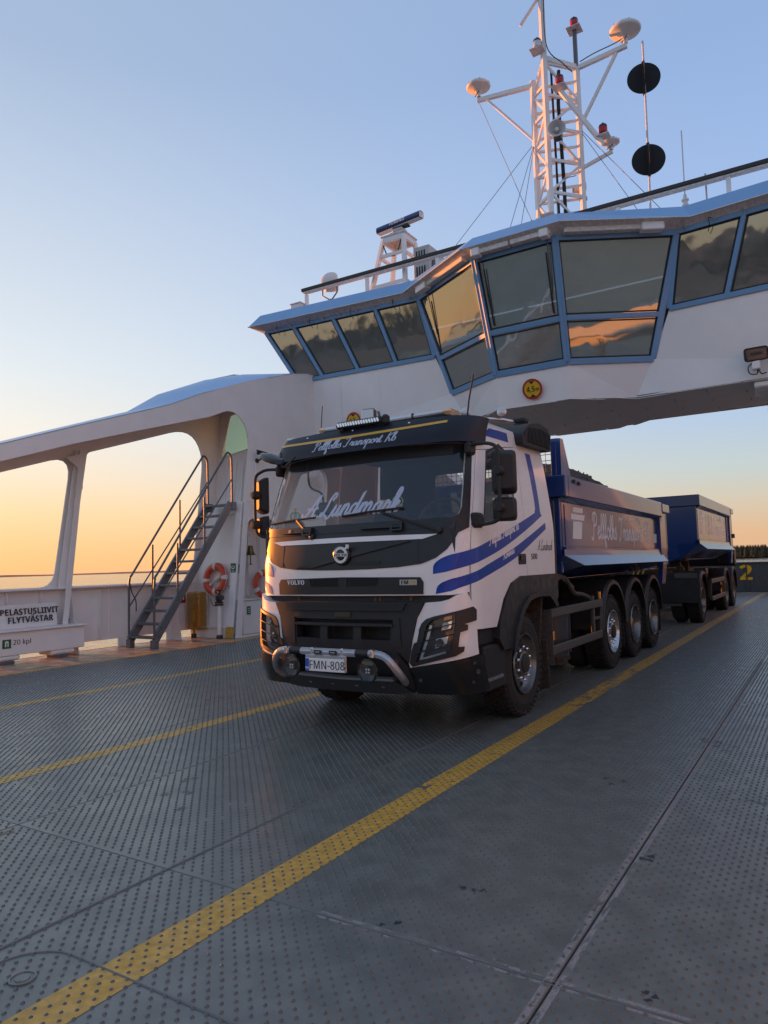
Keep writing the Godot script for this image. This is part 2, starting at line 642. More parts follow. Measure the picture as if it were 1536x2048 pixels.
# hand-lettered script as strokes; x runs on, baseline 0, x-height 0.5
const SCRIPT := {
	"P": [0.62, [[0.26, 1.02, 0.2, 0.5, 0.12, 0.02, 0.0, -0.06, -0.06, 0.04], [0.04, 0.72, 0.08, 0.98, 0.36, 1.06, 0.54, 0.86, 0.46, 0.6, 0.22, 0.5]]],
	"e": [0.36, [[0.0, 0.2, 0.2, 0.28, 0.3, 0.42, 0.2, 0.52, 0.07, 0.38, 0.09, 0.1, 0.2, 0.0, 0.38, 0.12]]],
	"l": [0.26, [[0.0, 0.12, 0.2, 0.6, 0.25, 0.98, 0.17, 1.06, 0.09, 0.8, 0.08, 0.16, 0.16, 0.0, 0.28, 0.12]]],
	"f": [0.28, [[0.0, 0.12, 0.22, 0.65, 0.26, 0.98, 0.18, 1.06, 0.11, 0.8, 0.08, -0.4, 0.14, -0.52, 0.2, -0.3, 0.12, 0.04, 0.3, 0.12]]],
	"o": [0.42, [[0.24, 0.5, 0.1, 0.42, 0.06, 0.16, 0.2, 0.0, 0.34, 0.14, 0.35, 0.38, 0.24, 0.5, 0.3, 0.38, 0.44, 0.4]]],
	"k": [0.40, [[0.0, 0.12, 0.2, 0.65, 0.24, 0.98, 0.16, 1.06, 0.09, 0.8, 0.07, 0.0], [0.08, 0.2, 0.22, 0.48, 0.33, 0.42, 0.2, 0.26, 0.3, 0.02, 0.42, 0.12]]],
	"s": [0.34, [[0.0, 0.12, 0.2, 0.54, 0.22, 0.38, 0.3, 0.16, 0.2, 0.0, 0.06, 0.06]]],
	"T": [0.62, [[0.0, 0.84, 0.1, 1.02, 0.36, 0.95, 0.66, 1.1], [0.38, 0.98, 0.3, 0.4, 0.2, 0.02, 0.06, -0.02, 0.0, 0.1]]],
	"r": [0.36, [[0.0, 0.12, 0.12, 0.54, 0.17, 0.42, 0.28, 0.44, 0.24, 0.14, 0.3, 0.0, 0.38, 0.12]]],
	"a": [0.48, [[0.32, 0.42, 0.2, 0.5, 0.06, 0.36, 0.05, 0.1, 0.16, 0.0, 0.28, 0.16, 0.35, 0.5, 0.32, 0.1, 0.38, 0.0, 0.5, 0.12]]],
	"n": [0.48, [[0.0, 0.12, 0.12, 0.52, 0.08, 0.0], [0.09, 0.26, 0.24, 0.5, 0.34, 0.42, 0.32, 0.1, 0.38, 0.0, 0.5, 0.12]]],
	"p": [0.44, [[0.0, 0.12, 0.14, 0.54, 0.04, -0.5], [0.1, 0.3, 0.26, 0.52, 0.38, 0.36, 0.32, 0.06, 0.12, 0.02], [0.3, 0.03, 0.46, 0.12]]],
	"t": [0.32, [[0.0, 0.12, 0.17, 0.82, 0.12, 0.12, 0.2, 0.0, 0.34, 0.12], [0.02, 0.54, 0.3, 0.58]]],
	"K": [0.58, [[0.22, 1.02, 0.14, 0.4, 0.06, 0.0, -0.04, -0.02], [0.58, 1.02, 0.42, 0.8, 0.16, 0.5, 0.34, 0.36, 0.42, 0.04, 0.56, 0.0]]],
	"b": [0.40, [[0.0, 0.12, 0.2, 0.65, 0.24, 0.98, 0.16, 1.06, 0.09, 0.8, 0.08, 0.12, 0.2, 0.0, 0.35, 0.16, 0.32, 0.42, 0.2, 0.44]]],
	"A": [0.66, [[-0.2, 0.16, -0.12, 0.0, 0.06, 0.1, 0.28, 0.6, 0.46, 1.04, 0.44, 0.4, 0.46, 0.06, 0.6, 0.08], [-0.02, 0.42, 0.3, 0.36, 0.58, 0.44]]],
	".": [0.24, [[0.1, 0.0, 0.12, 0.04]]],
	"L": [0.62, [[0.4, 0.76, 0.52, 0.96, 0.4, 1.06, 0.26, 0.84, 0.22, 0.4, 0.12, 0.06, 0.0, 0.04, 0.06, 0.16, 0.3, 0.04, 0.5, -0.1, 0.62, 0.06]]],
	"u": [0.48, [[0.0, 0.12, 0.12, 0.5, 0.08, 0.14, 0.16, 0.0, 0.28, 0.16, 0.36, 0.5, 0.32, 0.1, 0.38, 0.0, 0.5, 0.12]]],
	"d": [0.48, [[0.32, 0.42, 0.2, 0.5, 0.06, 0.36, 0.05, 0.1, 0.16, 0.0, 0.28, 0.16, 0.44, 1.06, 0.34, 0.12, 0.4, 0.0, 0.5, 0.12]]],
	"m": [0.72, [[0.0, 0.12, 0.12, 0.52, 0.08, 0.0], [0.09, 0.26, 0.22, 0.5, 0.32, 0.42, 0.3, 0.0], [0.31, 0.26, 0.46, 0.5, 0.56, 0.42, 0.54, 0.1, 0.6, 0.0, 0.72, 0.12]]],
	"ä": [0.48, [[0.32, 0.42, 0.2, 0.5, 0.06, 0.36, 0.05, 0.1, 0.16, 0.0, 0.28, 0.16, 0.35, 0.5, 0.32, 0.1, 0.38, 0.0, 0.5, 0.12], [0.16, 0.68, 0.17, 0.72], [0.32, 0.68, 0.33, 0.72]]],
	"S": [0.46, [[0.4, 0.86, 0.3, 1.05, 0.12, 0.92, 0.2, 0.6, 0.34, 0.36, 0.26, 0.04, 0.06, 0.0, 0.0, 0.16]]],
	"i": [0.24, [[0.0, 0.12, 0.11, 0.5, 0.08, 0.1, 0.14, 0.0, 0.26, 0.12], [0.15, 0.7, 0.16, 0.74]]],
	"c": [0.34, [[0.3, 0.4, 0.2, 0.5, 0.06, 0.34, 0.07, 0.08, 0.18, 0.0, 0.36, 0.12]]],
	"1": [0.26, [[0.02, 0.8, 0.16, 1.0, 0.14, 0.0]]],
	"9": [0.4, [[0.32, 0.8, 0.18, 1.0, 0.05, 0.78, 0.16, 0.56, 0.32, 0.76, 0.26, 0.0]]],
	"4": [0.4, [[0.24, 1.0, 0.02, 0.36, 0.36, 0.38], [0.26, 0.6, 0.24, 0.0]]],
	"6": [0.4, [[0.28, 1.0, 0.08, 0.5, 0.06, 0.16, 0.2, 0.0, 0.33, 0.18, 0.22, 0.44, 0.08, 0.3]]],
	" ": [0.34, []],
}


func script_width(s: String) -> float:
	var x := 0.0
	for ch in s:
		x += SCRIPT[ch][0]
	return x


# fn maps text coordinates (units of cap height, already scaled to metres) to the surface
func script(called: String, s: String, width: float, height: float, weight: float, slant: float, m: String, parent: Node3D, fn: Callable, off: float) -> MeshInstance3D:
	var g := G.new()
	var sx := width / script_width(s)
	var x := 0.0
	for ch in s:
		for st in SCRIPT[ch][1]:
			var pts := []
			for k in range(0, st.size(), 2):
				pts.append(Vector2((x + st[k] + st[k + 1] * slant) * sx, st[k + 1] * height))
			var c := curve(pts, 4) if pts.size() > 2 else pts
			g.stroke(c, weight, fn, off)
		x += SCRIPT[ch][0]
	return part(g, called, m, parent)


# ---------------------------------------------------------------- sea, shores, woods
func build_sea_and_land() -> void:
	var g := G.new()
	g.quad(Vector3(-6000, -2.6, 6000), Vector3(6000, -2.6, 6000), Vector3(6000, -2.6, -7000), Vector3(-6000, -2.6, -7000))
	var w := part(g, "water", "water", self)
	w.set_meta("kind", "structure")
	# low far shore beyond the side openings
	var far := setting("far_shore")
	var rng := RandomNumberGenerator.new()
	rng.seed = 11
	var nz := FastNoiseLite.new()
	nz.seed = 3
	nz.frequency = 0.004
	land_strip("hill", "plain", far, [Vector3(-2300, 0, 1500), Vector3(-2600, 0, 0), Vector3(-2800, 0, -1500), Vector3(-2700, 0, -3400), Vector3(-1900, 0, -5200)], 260.0, 11.0, nz, 90)
	# wooded shore astern
	var near := setting("near_shore")
	land_strip("shore", "land", near, [Vector3(-900, 0, -1120), Vector3(-420, 0, -1000), Vector3(-150, 0, -900), Vector3(150, 0, -860), Vector3(700, 0, -900)], 160.0, 3.0, nz, 60)
	wood("shore_wood", [Vector3(-900, 0, -1150), Vector3(-420, 0, -1030), Vector3(-150, 0, -930), Vector3(150, 0, -890), Vector3(700, 0, -930)], 90.0, 7000, 9.0, 15.0, 1.0, rng)
	# hills ahead of the ferry, behind the camera: what the wheelhouse windows mirror
	var ahead := setting("hill_shore")
	land_strip("hill", "rock", ahead, [Vector3(-620, 0, 60), Vector3(-420, 0, 330), Vector3(-180, 0, 420), Vector3(60, 0, 380), Vector3(330, 0, 300), Vector3(700, 0, 160)], 260.0, 45.0, nz, 60)
	wood("hill_wood", [Vector3(-650, 0, 90), Vector3(-450, 0, 380), Vector3(-200, 0, 470), Vector3(60, 0, 430), Vector3(340, 0, 350), Vector3(720, 0, 200)], 150.0, 6000, 6.0, 13.0, 31.0, rng)


func land_strip(called: String, m: String, parent: Node3D, line: Array, depth: float, height: float, nz: FastNoiseLite, steps: int) -> void:
	var c := curve(line, steps / line.size())
	var g := G.new()
	g.smooth()
	var rows := []
	for i in c.size():
		var t: Vector3 = (c[mini(i + 1, c.size() - 1)] - c[maxi(i - 1, 0)]).normalized()
		var out := Vector3(t.z, 0, -t.x)
		if out.dot(c[i]) < 0:
			out = -out
		var row := []
		for k in 9:
			var f := k / 8.0
			var h := sin(f * PI * 0.5) * height * (0.65 + 0.7 * nz.get_noise_2d(i * 37.0 + k * 20.0, k * 55.0))
			row.append(c[i] + out * depth * f + Vector3(0, -2.7 + h, 0))
		rows.append(row)
	for i in rows.size() - 1:
		for k in 8:
			g.quad(rows[i][k], rows[i + 1][k], rows[i + 1][k + 1], rows[i][k + 1])
	part(g, called, m, parent)


# a far wood that reads as one mass: ragged conifers, copied
func wood(called: String, line: Array, depth: float, count: int, hmin: float, hmax: float, rise: float, rng: RandomNumberGenerator) -> void:
	var g := G.new()
	g.smooth()
	for k in 6:
		var y0 := 0.16 + k * 0.135
		var r := 0.24 * (1.0 - k / 6.8)
		for s in 7:
			var a := TAU * (s + 0.37 * k) / 7.0
			var b := a + 0.55
			var rr := r * (0.72 + 0.5 * rng.randf())
			g.tri(Vector3(0, y0 + 0.26, 0), Vector3(cos(a) * rr, y0 - 0.03 * rng.randf(), sin(a) * rr), Vector3(cos(b) * rr, y0 - 0.05 * rng.randf(), sin(b) * rr))
	g.tube([Vector3.ZERO, Vector3(0, 0.5, 0)], 0.014, 5)
	var mesh := g.mesh()
	var c := curve(line, 24)
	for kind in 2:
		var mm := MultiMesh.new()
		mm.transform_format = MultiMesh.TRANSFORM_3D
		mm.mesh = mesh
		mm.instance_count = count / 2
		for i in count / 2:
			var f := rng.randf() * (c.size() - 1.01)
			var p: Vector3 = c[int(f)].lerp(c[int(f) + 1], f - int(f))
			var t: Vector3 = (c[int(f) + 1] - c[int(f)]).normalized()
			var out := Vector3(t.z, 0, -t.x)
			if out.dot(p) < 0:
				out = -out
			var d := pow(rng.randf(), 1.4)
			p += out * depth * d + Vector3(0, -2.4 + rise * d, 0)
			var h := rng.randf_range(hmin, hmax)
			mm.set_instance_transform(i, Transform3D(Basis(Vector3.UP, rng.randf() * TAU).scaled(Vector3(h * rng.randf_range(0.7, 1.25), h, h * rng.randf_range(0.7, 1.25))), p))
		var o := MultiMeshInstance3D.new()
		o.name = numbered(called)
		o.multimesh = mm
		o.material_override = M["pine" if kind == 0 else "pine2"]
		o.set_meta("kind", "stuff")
		o.set_meta("label", ("dark green conifers" if kind == 0 else "sun-tinted russet conifers") + (" of the wood on the shore astern" if called == "shore_wood" else " of the wood on the hills ahead of the ferry"))
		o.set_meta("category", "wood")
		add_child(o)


# ---------------------------------------------------------------- deck
const SEAM_X := [-11.45, -9.9, -8.2, -6.95, -5.85, -4.5, -3.1, -0.99, 1.2, 2.45]
const SEAM_Z := [14.0, 9.3, 3.3, -2.67, -8.6, -14.6, -20.6, -26.6, -33.4]


func build_deck() -> void:
	var deck := setting("deck")
	pbox("deck_frame", "groove", deck, Vector3(-5.33, -0.212, -9.7), Vector3(16.1, 0.4, 47.6))
	var k := 0
	for i in SEAM_X.size() - 1:
		for j in SEAM_Z.size() - 1:
			var a := Vector2(SEAM_X[i] + 0.0045, SEAM_Z[j + 1] + 0.003)
			var b := Vector2(SEAM_X[i + 1] - 0.0045, SEAM_Z[j] - 0.003)
			pbox("deck_plate", ["deck", "deck2", "deck3"][(i * 2 + j * 3 + i * j) % 3], deck, Vector3((a.x + b.x) / 2, -0.006, (a.y + b.y) / 2), Vector3(b.x - a.x, 0.012, b.y - a.y), 0.003)
			k += 1
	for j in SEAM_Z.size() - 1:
		pbox("gutter_plate", "gutter_sunlit", deck, Vector3(-12.3, -0.006, (SEAM_Z[j] + SEAM_Z[j + 1]) / 2), Vector3(1.68, 0.012, SEAM_Z[j] - SEAM_Z[j + 1] - 0.012), 0.003)
	# raised weld along one seam and round the hatch
	var pts := []
	for i in 60:
		pts.append(Vector3(-3.1 + 0.002 * sin(i * 1.7), 0.0, 0.6 - i * 0.5))
	ptube("weld_seam", "weld", deck, pts, 0.0085, 6)
	var hatch := [Vector3(-3.0, 0.0005, -0.7), Vector3(-3.0, 0.0005, -1.66)]
	for q in 7:
		var a := PI + q / 6.0 * PI * 0.5
		hatch.append(Vector3(-2.78 + cos(a) * 0.22, 0.0005, -1.67 + sin(a) * 0.22))
	hatch.append(Vector3(-1.95, 0.0005, -1.893))
	hatch.append(Vector3(-1.0, 0.0, -1.895))
	ptube("hatch_weld", "weld", deck, hatch, 0.0055, 6)
	plathe("deck_fitting", "deck3", deck, [Vector2(0.052, 0.0), Vector2(0.052, 0.006), Vector2(0.044, 0.007), Vector2(0.042, 0.002), Vector2(0.03, 0.002), Vector2(0.028, 0.006), Vector2(0, 0.006)], Vector3(-2.80, 0, -1.685))
	# lane lines, worn away in patches
	lane(deck, -2.60, -2.39, 13.0, -33.0, 0.56)
	lane(deck, -5.66, -5.47, 13.0, -33.0, 0.55)
	lane(deck, -8.66, -8.48, 13.0, -33.0, 0.55)
	lane(deck, -11.44, -11.28, 2.0, -15.0, 0.30)
	# dust gathered along the open seams
	seam_dust(deck, [-1.028, -0.999], true, -0.5, -12.0, 0.05)
	seam_dust(deck, [-0.981, -0.955], true, -0.5, -12.0, 0.0)
	seam_dust(deck, [-2.70, -2.679], false, -2.1, 0.6, -0.02)
	seam_dust(deck, [-2.661, -2.642], false, -2.1, 0.6, -0.06)
	# dusty scuffs in the wheel tracks
	for q in [[-1.55, -3.35, 0.45], [-1.75, -4.6, 0.5], [-1.3, -2.9, 0.3], [-0.55, -3.4, 0.22], [-1.5, -6.2, 0.6], [-3.7, -4.2, 0.4], [-4.9, -5.9, 0.5], [-1.7, -8.6, 0.7], [-0.3, -5.6, 0.3]]:
		dust_patch(deck, q[0], q[1], q[2])
	# oil marks
	var rng := RandomNumberGenerator.new()
	rng.seed = 5
	for s in [[-4.4, -2.55, 0.09], [-4.5, -2.35, 0.08], [-4.35, -2.2, 0.05], [-4.05, -3.6, 0.07], [-3.8, -3.35, 0.05], [-4.2, -3.9, 0.06], [-0.96, -6.7, 0.09], [-0.8, -6.5, 0.06], [-0.9, -4.0, 0.05], [-1.6, -3.2, 0.04], [-0.72, -2.4, 0.035], [-0.66, -2.75, 0.03], [-1.75, -2.75, 0.03], [-6.6, -6.4, 0.1], [-6.9, -7.2, 0.09], [-7.6, -6.9, 0.08], [-5.2, -5.3, 0.06], [-1.35, -5.3, 0.05], [-0.5, -5.2, 0.05]]:
		var blobs := 3
		for b in blobs:
			var c := Vector2(s[0] + rng.randfn() * s[2] * 0.9, s[1] + rng.randfn() * s[2] * 0.9)
			var poly := PackedVector2Array()
			var ph := rng.randf() * 6.0
			for a in 14:
				var r: float = s[2] * (0.28 + 0.28 * rng.randf()) * (1.0 + 0.3 * sin(a * 1.3 + ph))
				poly.append(c + Vector2(cos(TAU * a / 14), sin(TAU * a / 14)) * r)
			var g := G.new()
			g.prism(poly, Transform3D(Basis(Vector3.RIGHT, Vector3(0, 0, 1), Vector3.UP), Vector3(0, 0.0006 + 0.0003 * b, 0)), 0.0004)
			part(g, "oil_stain", "oil", deck)
	# stern gate with its painted number
	var gate := thing("stern_gate", "dark green grey stern gate with a large yellow number 2", "gate", Vector3(-5.33, 0, -33.5))
	pbox("gate_plate", "stern", gate, Vector3(0, 0.62, -0.06), Vector3(15.2, 1.24, 0.12), 0.01)
	pbox("top_rail", "stern", gate, Vector3(0, 1.26, -0.06), Vector3(15.2, 0.06, 0.2), 0.01)
	for i in 7:
		pbox("stiffener", "stern", gate, Vector3(-6.6 + i * 2.2, 0.62, 0.02), Vector3(0.05, 1.2, 0.06), 0.005)
	text("number", "2", 0.62, "signyellow", gate, Vector3(2.16, 0.84, 0.004), Vector3.RIGHT, Vector3.UP, 700, "Droid Sans", 1.15)
	var ramp_f := setting("bow_ramp")
	pbox("ramp_plate", "deck2", ramp_f, Vector3(-5.33, -0.4, 18.4), Vector3(11.0, 0.2, 9.0), 0.02, Basis(Vector3.RIGHT, 0.10))


func lane(deck: Node3D, x0: float, x1: float, z0: float, z1: float, wear: float) -> void:
	var nz := FastNoiseLite.new()
	nz.seed = int(-x0 * 100)
	nz.frequency = 5.0
	nz.fractal_octaves = 4
	var nz2 := FastNoiseLite.new()
	nz2.seed = 9
	nz2.frequency = 0.16
	var g := G.new()
	var cols := 9
	var dx := (x1 - x0) / cols
	var dz := 0.025
	var rows := int((z0 - z1) / dz)
	for c in cols:
		var start := -1
		for r in rows + 1:
			var z := z0 - r * dz
			var x := x0 + (c + 0.5) * dx
			var lim := wear + 0.35 * nz2.get_noise_2d(z, x0)
			if x0 > -3.0 and z < -7.6 and z > -10.6:
				lim -= 0.42
			var keep := r < rows and nz.get_noise_2d(x, z) < lim
			if keep and start < 0:
				start = r
			if not keep and start >= 0:
				var e0 := 0.004 * nz.get_noise_2d(z * 3.0, 1.0) if c == 0 else 0.0
				var e1 := 0.004 * nz.get_noise_2d(z * 3.0, 7.0) if c == cols - 1 else 0.0
				var za := z0 - start * dz
				g.quad(Vector3(x0 + c * dx + e0, 0.0018, za), Vector3(x0 + c * dx + e0, 0.0018, z), Vector3(x0 + (c + 1) * dx + e1, 0.0018, z), Vector3(x0 + (c + 1) * dx + e1, 0.0018, za))
				start = -1
	part(g, "lane_line", "yellow", deck)


# scattered pale grit, denser in the middle
func dust_patch(deck: Node3D, cx: float, cz: float, r: float) -> void:
	var rng := RandomNumberGenerator.new()
	rng.seed = int(absf(cx * 1000 + cz * 77))
	var nz := FastNoiseLite.new()
	nz.seed = 31
	nz.frequency = 7.0
	nz.fractal_octaves = 3
	var g := G.new()
	for k in int(r * r * 5200):
		var a := rng.randf() * TAU
		var d := r * pow(rng.randf(), 0.8)
		var p := Vector2(cx + cos(a) * d * 0.6, cz + sin(a) * d * 1.5)
		if nz.get_noise_2d(p.x, p.y) + 0.25 * (0.5 - d / r) < 0.12:
			continue
		var w := rng.randf_range(0.003, 0.009)
		var t := rng.randf() * TAU
		var e := [Vector2(cos(t), sin(t)) * w, Vector2(cos(t + 2.2), sin(t + 2.2)) * w * rng.randf_range(0.5, 1.0), Vector2(cos(t + 4.0), sin(t + 4.0)) * w]
		var y := 0.0008 + 0.0006 * rng.randf()
		g.tri(Vector3(p.x + e[0].x, y, p.y + e[0].y), Vector3(p.x + e[1].x, y, p.y + e[1].y), Vector3(p.x + e[2].x, y, p.y + e[2].y))
	if g.n > 0:
		part(g, "grit", "dust", deck).set_meta("kind", "stuff")


# thin ragged film of pale dust beside a seam
func seam_dust(deck: Node3D, across: Array, along_z: bool, a0: float, a1: float, lim: float) -> void:
	var nz := FastNoiseLite.new()
	nz.seed = int(across[0] * 1000)
	nz.frequency = 9.0
	nz.fractal_octaves = 4
	var g := G.new()
	var cols := 8
	var step := 0.012 * signf(a1 - a0)
	var rows := int((a1 - a0) / step)
	for c in cols:
		var u0: float = lerpf(across[0], across[1], c / float(cols))
		var u1: float = lerpf(across[0], across[1], (c + 1) / float(cols))
		for r in rows:
			var v := a0 + r * step
			if nz.get_noise_2d(u0 * 3.0, v) + 0.12 * sin(v * 3.1) > lim + 0.3 * absf(c - 3.5) / 4.0:
				continue
			var p := [Vector3(u0, 0.0009, v), Vector3(u1, 0.0009, v), Vector3(u1, 0.0009, v + step), Vector3(u0, 0.0009, v + step)]
			if not along_z:
				for k in 4:
					p[k] = Vector3(p[k].z, p[k].y, p[k].x)
			g.quad(p[0], p[1], p[2], p[3])
	part(g, "seam_dust", "dust", deck)


# raised studs on the deck plates: those that show largest one by one, the rest as one mass
func build_studs() -> void:
	var deck: Node3D = get_node("deck")
	var prof := [Vector2(0.0090, 0.0), Vector2(0.0072, 0.0046), Vector2(0.0038, 0.0071), Vector2(0.0, 0.0077)]
	var g := G.new()
	g.smooth()
	for i in 3:
		var p: Vector2 = prof[i]
		var q: Vector2 = prof[i + 1]
		for k in 7:
			var a := TAU * k / 7
			var b := TAU * (k + 1) / 7
			g.tri(Vector3(p.x * cos(a), p.y, p.x * sin(a)), Vector3(q.x * cos(a), q.y, q.x * sin(a)), Vector3(p.x * cos(b), p.y, p.x * sin(b)))
			if q.x > 0:
				g.tri(Vector3(p.x * cos(b), p.y, p.x * sin(b)), Vector3(q.x * cos(a), q.y, q.x * sin(a)), Vector3(q.x * cos(b), q.y, q.x * sin(b)))
	var mesh := g.mesh()
	var rng := RandomNumberGenerator.new()
	rng.seed = 21
	var cam := Vector2(0, 0)
	var spots := []
	var px := 0.0725
	var view := Vector2(-0.531, -0.844).normalized()
	for j in range(-8, int(33.2 / (px * 0.5))):
		var z := -j * px * 0.5
		var x := -11.2 + (px * 0.5 if j % 2 else 0.0)
		while x < 1.1:
			var d := Vector2(x, z)
			var f := d.dot(view)
			var s := d.dot(Vector2(-view.y, view.x))
			if f > 1.3 and absf(s) < f * 0.585 + 1.3 and (z > -21.0 or x > -5.0):
				var on_seam := false
				for sx in SEAM_X:
					if absf(x - sx) < 0.013:
						on_seam = true
				for sz in SEAM_Z:
					if absf(z - sz) < 0.016:
						on_seam = true
				if not on_seam and rng.randf() > 0.012:
					var seen := f > 2.52 and absf(s) < f * 0.53
					spots.append([f if seen else f + 100.0, Vector3(x + rng.randfn() * 0.0008, 0.0, z + rng.randfn() * 0.0008)])
			x += px
	spots.sort_custom(func(a, b): return a[0] < b[0])
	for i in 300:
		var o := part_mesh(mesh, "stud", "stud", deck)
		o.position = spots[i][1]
	var mm := MultiMesh.new()
	mm.transform_format = MultiMesh.TRANSFORM_3D
	mm.mesh = mesh
	mm.instance_count = spots.size() - 300
	for i in mm.instance_count:
		mm.set_instance_transform(i, Transform3D(Basis(Vector3.UP, rng.randf() * 6.0).scaled(Vector3.ONE * rng.randf_range(0.9, 1.12)), spots[i + 300][1]))
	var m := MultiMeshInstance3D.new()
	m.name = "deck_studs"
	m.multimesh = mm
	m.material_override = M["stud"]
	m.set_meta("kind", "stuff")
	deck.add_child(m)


# ---------------------------------------------------------------- side galleries with their towers
const XC := -5.33
const XO := -13.15
const XI := -11.8


func build_gallery(called: String, side: float, aft: bool) -> void:
	var label := "white ship's side with arched openings carrying the staircase" if side < 0 else "white ship's side with arched openings facing the truck's driver door"
	if aft:
		label = "white ship's side behind the bridge on the staircase side" if side < 0 else "white ship's side behind the bridge beside the trailer's lettered flank"
	var t := thing(called, label, "ship side", Vector3(XO if side < 0 else 2 * XC - XO, 0, -25.7 if aft else -8.0))
	var W := func(x: float, y: float, z: float) -> Vector3: return Vector3(x if side < 0 else 2 * XC - x, y, -33.7 - z if aft else z) - t.position
	var zend := -15.62 if aft else -18.1
	var outer := func(p: Vector2, off: float) -> Vector3: return W.call(XO + off, p.y, p.x)
	var inner := func(p: Vector2, off: float) -> Vector3: return W.call(XI + off, p.y, p.x)
	# bulwark, one plate per bay, with a scupper gap below
	var zfar := -0.5 if aft else 13.0
	var z := zfar
	while z > -11.9:
		var z1 := maxf(z - 3.25, -12.05)
		var g := G.new()
		var a: Vector3 = W.call(XO, 0.74, (z + z1) / 2)
		g.box(a, Vector3(0.016, 1.12, z - z1 - 0.006))
		part(g, "bulwark_plate", "ship", t)
		z = z1
	var g := G.new()
	g.beam(W.call(XO + 0.06, 1.31, zfar), W.call(XO + 0.06, 1.31, -12.05), 0.24, 0.035, Vector3.UP, 0.006)
	part(g, "top_rail", "ship", t)
	# brackets: knees to the deck and small stiffeners between
	var n := 0
	z = zfar - 0.7
	while z > -11.8:
		g = G.new()
		if n % 2 == 0:
			g.prism(PackedVector2Array([Vector2(0, 0.0), Vector2(0.34, 0.0), Vector2(0.30, 0.2), Vector2(0.07, 1.26), Vector2(0, 1.28)]), Transform3D(Basis(Vector3(-side, 0, 0), Vector3.UP, Vector3(0, 0, -side if not aft else side)), W.call(XO + 0.01, 0.0, z)), 0.014)
			g.box(W.call(XO + 0.0, 0.1, z), Vector3(0.03, 0.2, 0.3))
		else:
			g.beam(W.call(XO + 0.05, 0.24, z), W.call(XO + 0.05, 1.25, z), 0.012, 0.1, Vector3.RIGHT)
		part(g, "knee_bracket" if n % 2 == 0 else "stiffener", "ship", t)
		n += 1
		z -= 0.66
	# outer plate with its arched openings
	var arches := [
		rounded([Vector2(-8.80, 1.34), Vector2(-9.22, 4.12), Vector2(-12.0, 5.05), Vector2(-12.5, 4.5), Vector2(-12.1, 1.34)], [0.12, 0.08, 0.6, 0.5, 0.4]),
		rounded([Vector2(-5.3, 1.34), Vector2(-5.55, 2.92), Vector2(-8.86, 4.02), Vector2(-8.46, 1.34)], [0.3, 0.2, 0.5, 0.3]),
		rounded([Vector2(-2.3, 1.34), Vector2(-2.42, 1.9), Vector2(-5.1, 2.75), Vector2(-4.98, 1.34)], [0.2, 0.2, 0.4, 0.3]),
		rounded([Vector2(-13.2, 3.5), Vector2(-13.3, 5.7), Vector2(-15.1, 6.1), Vector2(-15.2, 3.5)], 0.3),
	]
	g = G.new()
	g.sheet(PackedVector2Array([Vector2(0.7, 1.3), Vector2(-12.05, 1.3), Vector2(-12.05, 0.0), Vector2(zend, 0.0), Vector2(zend, 6.9), Vector2(-15.4, 7.0), Vector2(-13.6, 6.75), Vector2(-12.6, 6.38), Vector2(-11.1, 5.72), Vector2(-10.2, 5.15), Vector2(-8.0, 4.34), Vector2(-4.0, 2.9), Vector2(0.7, 1.36)]), arches, Vector2(1.0, 9.0), outer, -0.012, 0.012, true)
	part(g, "outer_plate", "ship", t)
	# posts between the openings: an inner flange and a web, leaning aft
	for p in [[-8.60, -8.98, 4.12], [-5.08, -5.34, 2.96], [-2.02, -2.1, 1.72]]:
		g = G.new()
		g.beam(W.call(XO + 0.10, 1.3, p[0]), W.call(XO + 0.10, p[2], p[1]), 0.18, 0.02, Vector3.RIGHT)
		part(g, "post_web", "ship", t)
		g = G.new()
		g.beam(W.call(XO + 0.20, 0.25, p[0] + 0.03), W.call(XO + 0.20, p[2], p[1]), 0.12, 0.02, Vector3.RIGHT, 0.003)
		part(g, "post_flange", "ship", t)
		g = G.new()
		g.prism(PackedVector2Array([Vector2(0, 0), Vector2(0.38, -0.13), Vector2(0.12, -0.3), Vector2(0, -0.75)]), Transform3D(Basis(Vector3(0, 0, -1 if aft else 1), Vector3.UP, Vector3(-side, 0, 0)), W.call(XO + 0.2, p[2] - 0.06, p[1])), 0.012)
		part(g, "post_gusset", "ship", t)
	# long sloping beam and inner tower plate in one face
	var low := [Vector2(0.7, 1.27), Vector2(-1.5, 1.76), Vector2(-4.0, 2.62), Vector2(-6.6, 3.51), Vector2(-8.0, 4.0), Vector2(-9.35, 4.43), Vector2(-11.1, 4.97)]
	var top := [Vector2(-15.35, 6.86), Vector2(-15.0, 6.84), Vector2(-14.5, 6.72), Vector2(-13.6, 6.44), Vector2(-12.6, 6.1), Vector2(-11.1, 5.52), Vector2(-10.25, 5.13), Vector2(-8.0, 4.32), Vector2(-6.6, 3.8), Vector2(-4.0, 2.9), Vector2(0.7, 1.4)]
	var face := PackedVector2Array(low)
	for p in rounded([Vector2(-11.4, 5.06), Vector2(-12.2, 5.4), Vector2(-12.72, 4.9), Vector2(-12.58, 3.9)], [0.0, 0.4, 0.5, 0.0], 7):
		face.append(p)
	face.append_array(PackedVector2Array([Vector2(-12.5, 3.2), Vector2(-12.16, 0.0), Vector2(zend, 0.0), Vector2(zend, 6.86)]))
	face.append_array(PackedVector2Array(top))
	var niche := rounded([Vector2(-12.36, 0.04), Vector2(-12.62, 2.8), Vector2(-14.8, 2.8), Vector2(-14.8, 0.04)], [0.02, 0.22, 0.22, 0.02])
	g = G.new()
	g.sheet(face, [niche], Vector2(0.9, 9.0), inner, -0.012, 0.012, true)
	part(g, "inner_plate", "ship", t)
	# underside and roof of the beam
	g = G.new()
	var lw := low.duplicate()
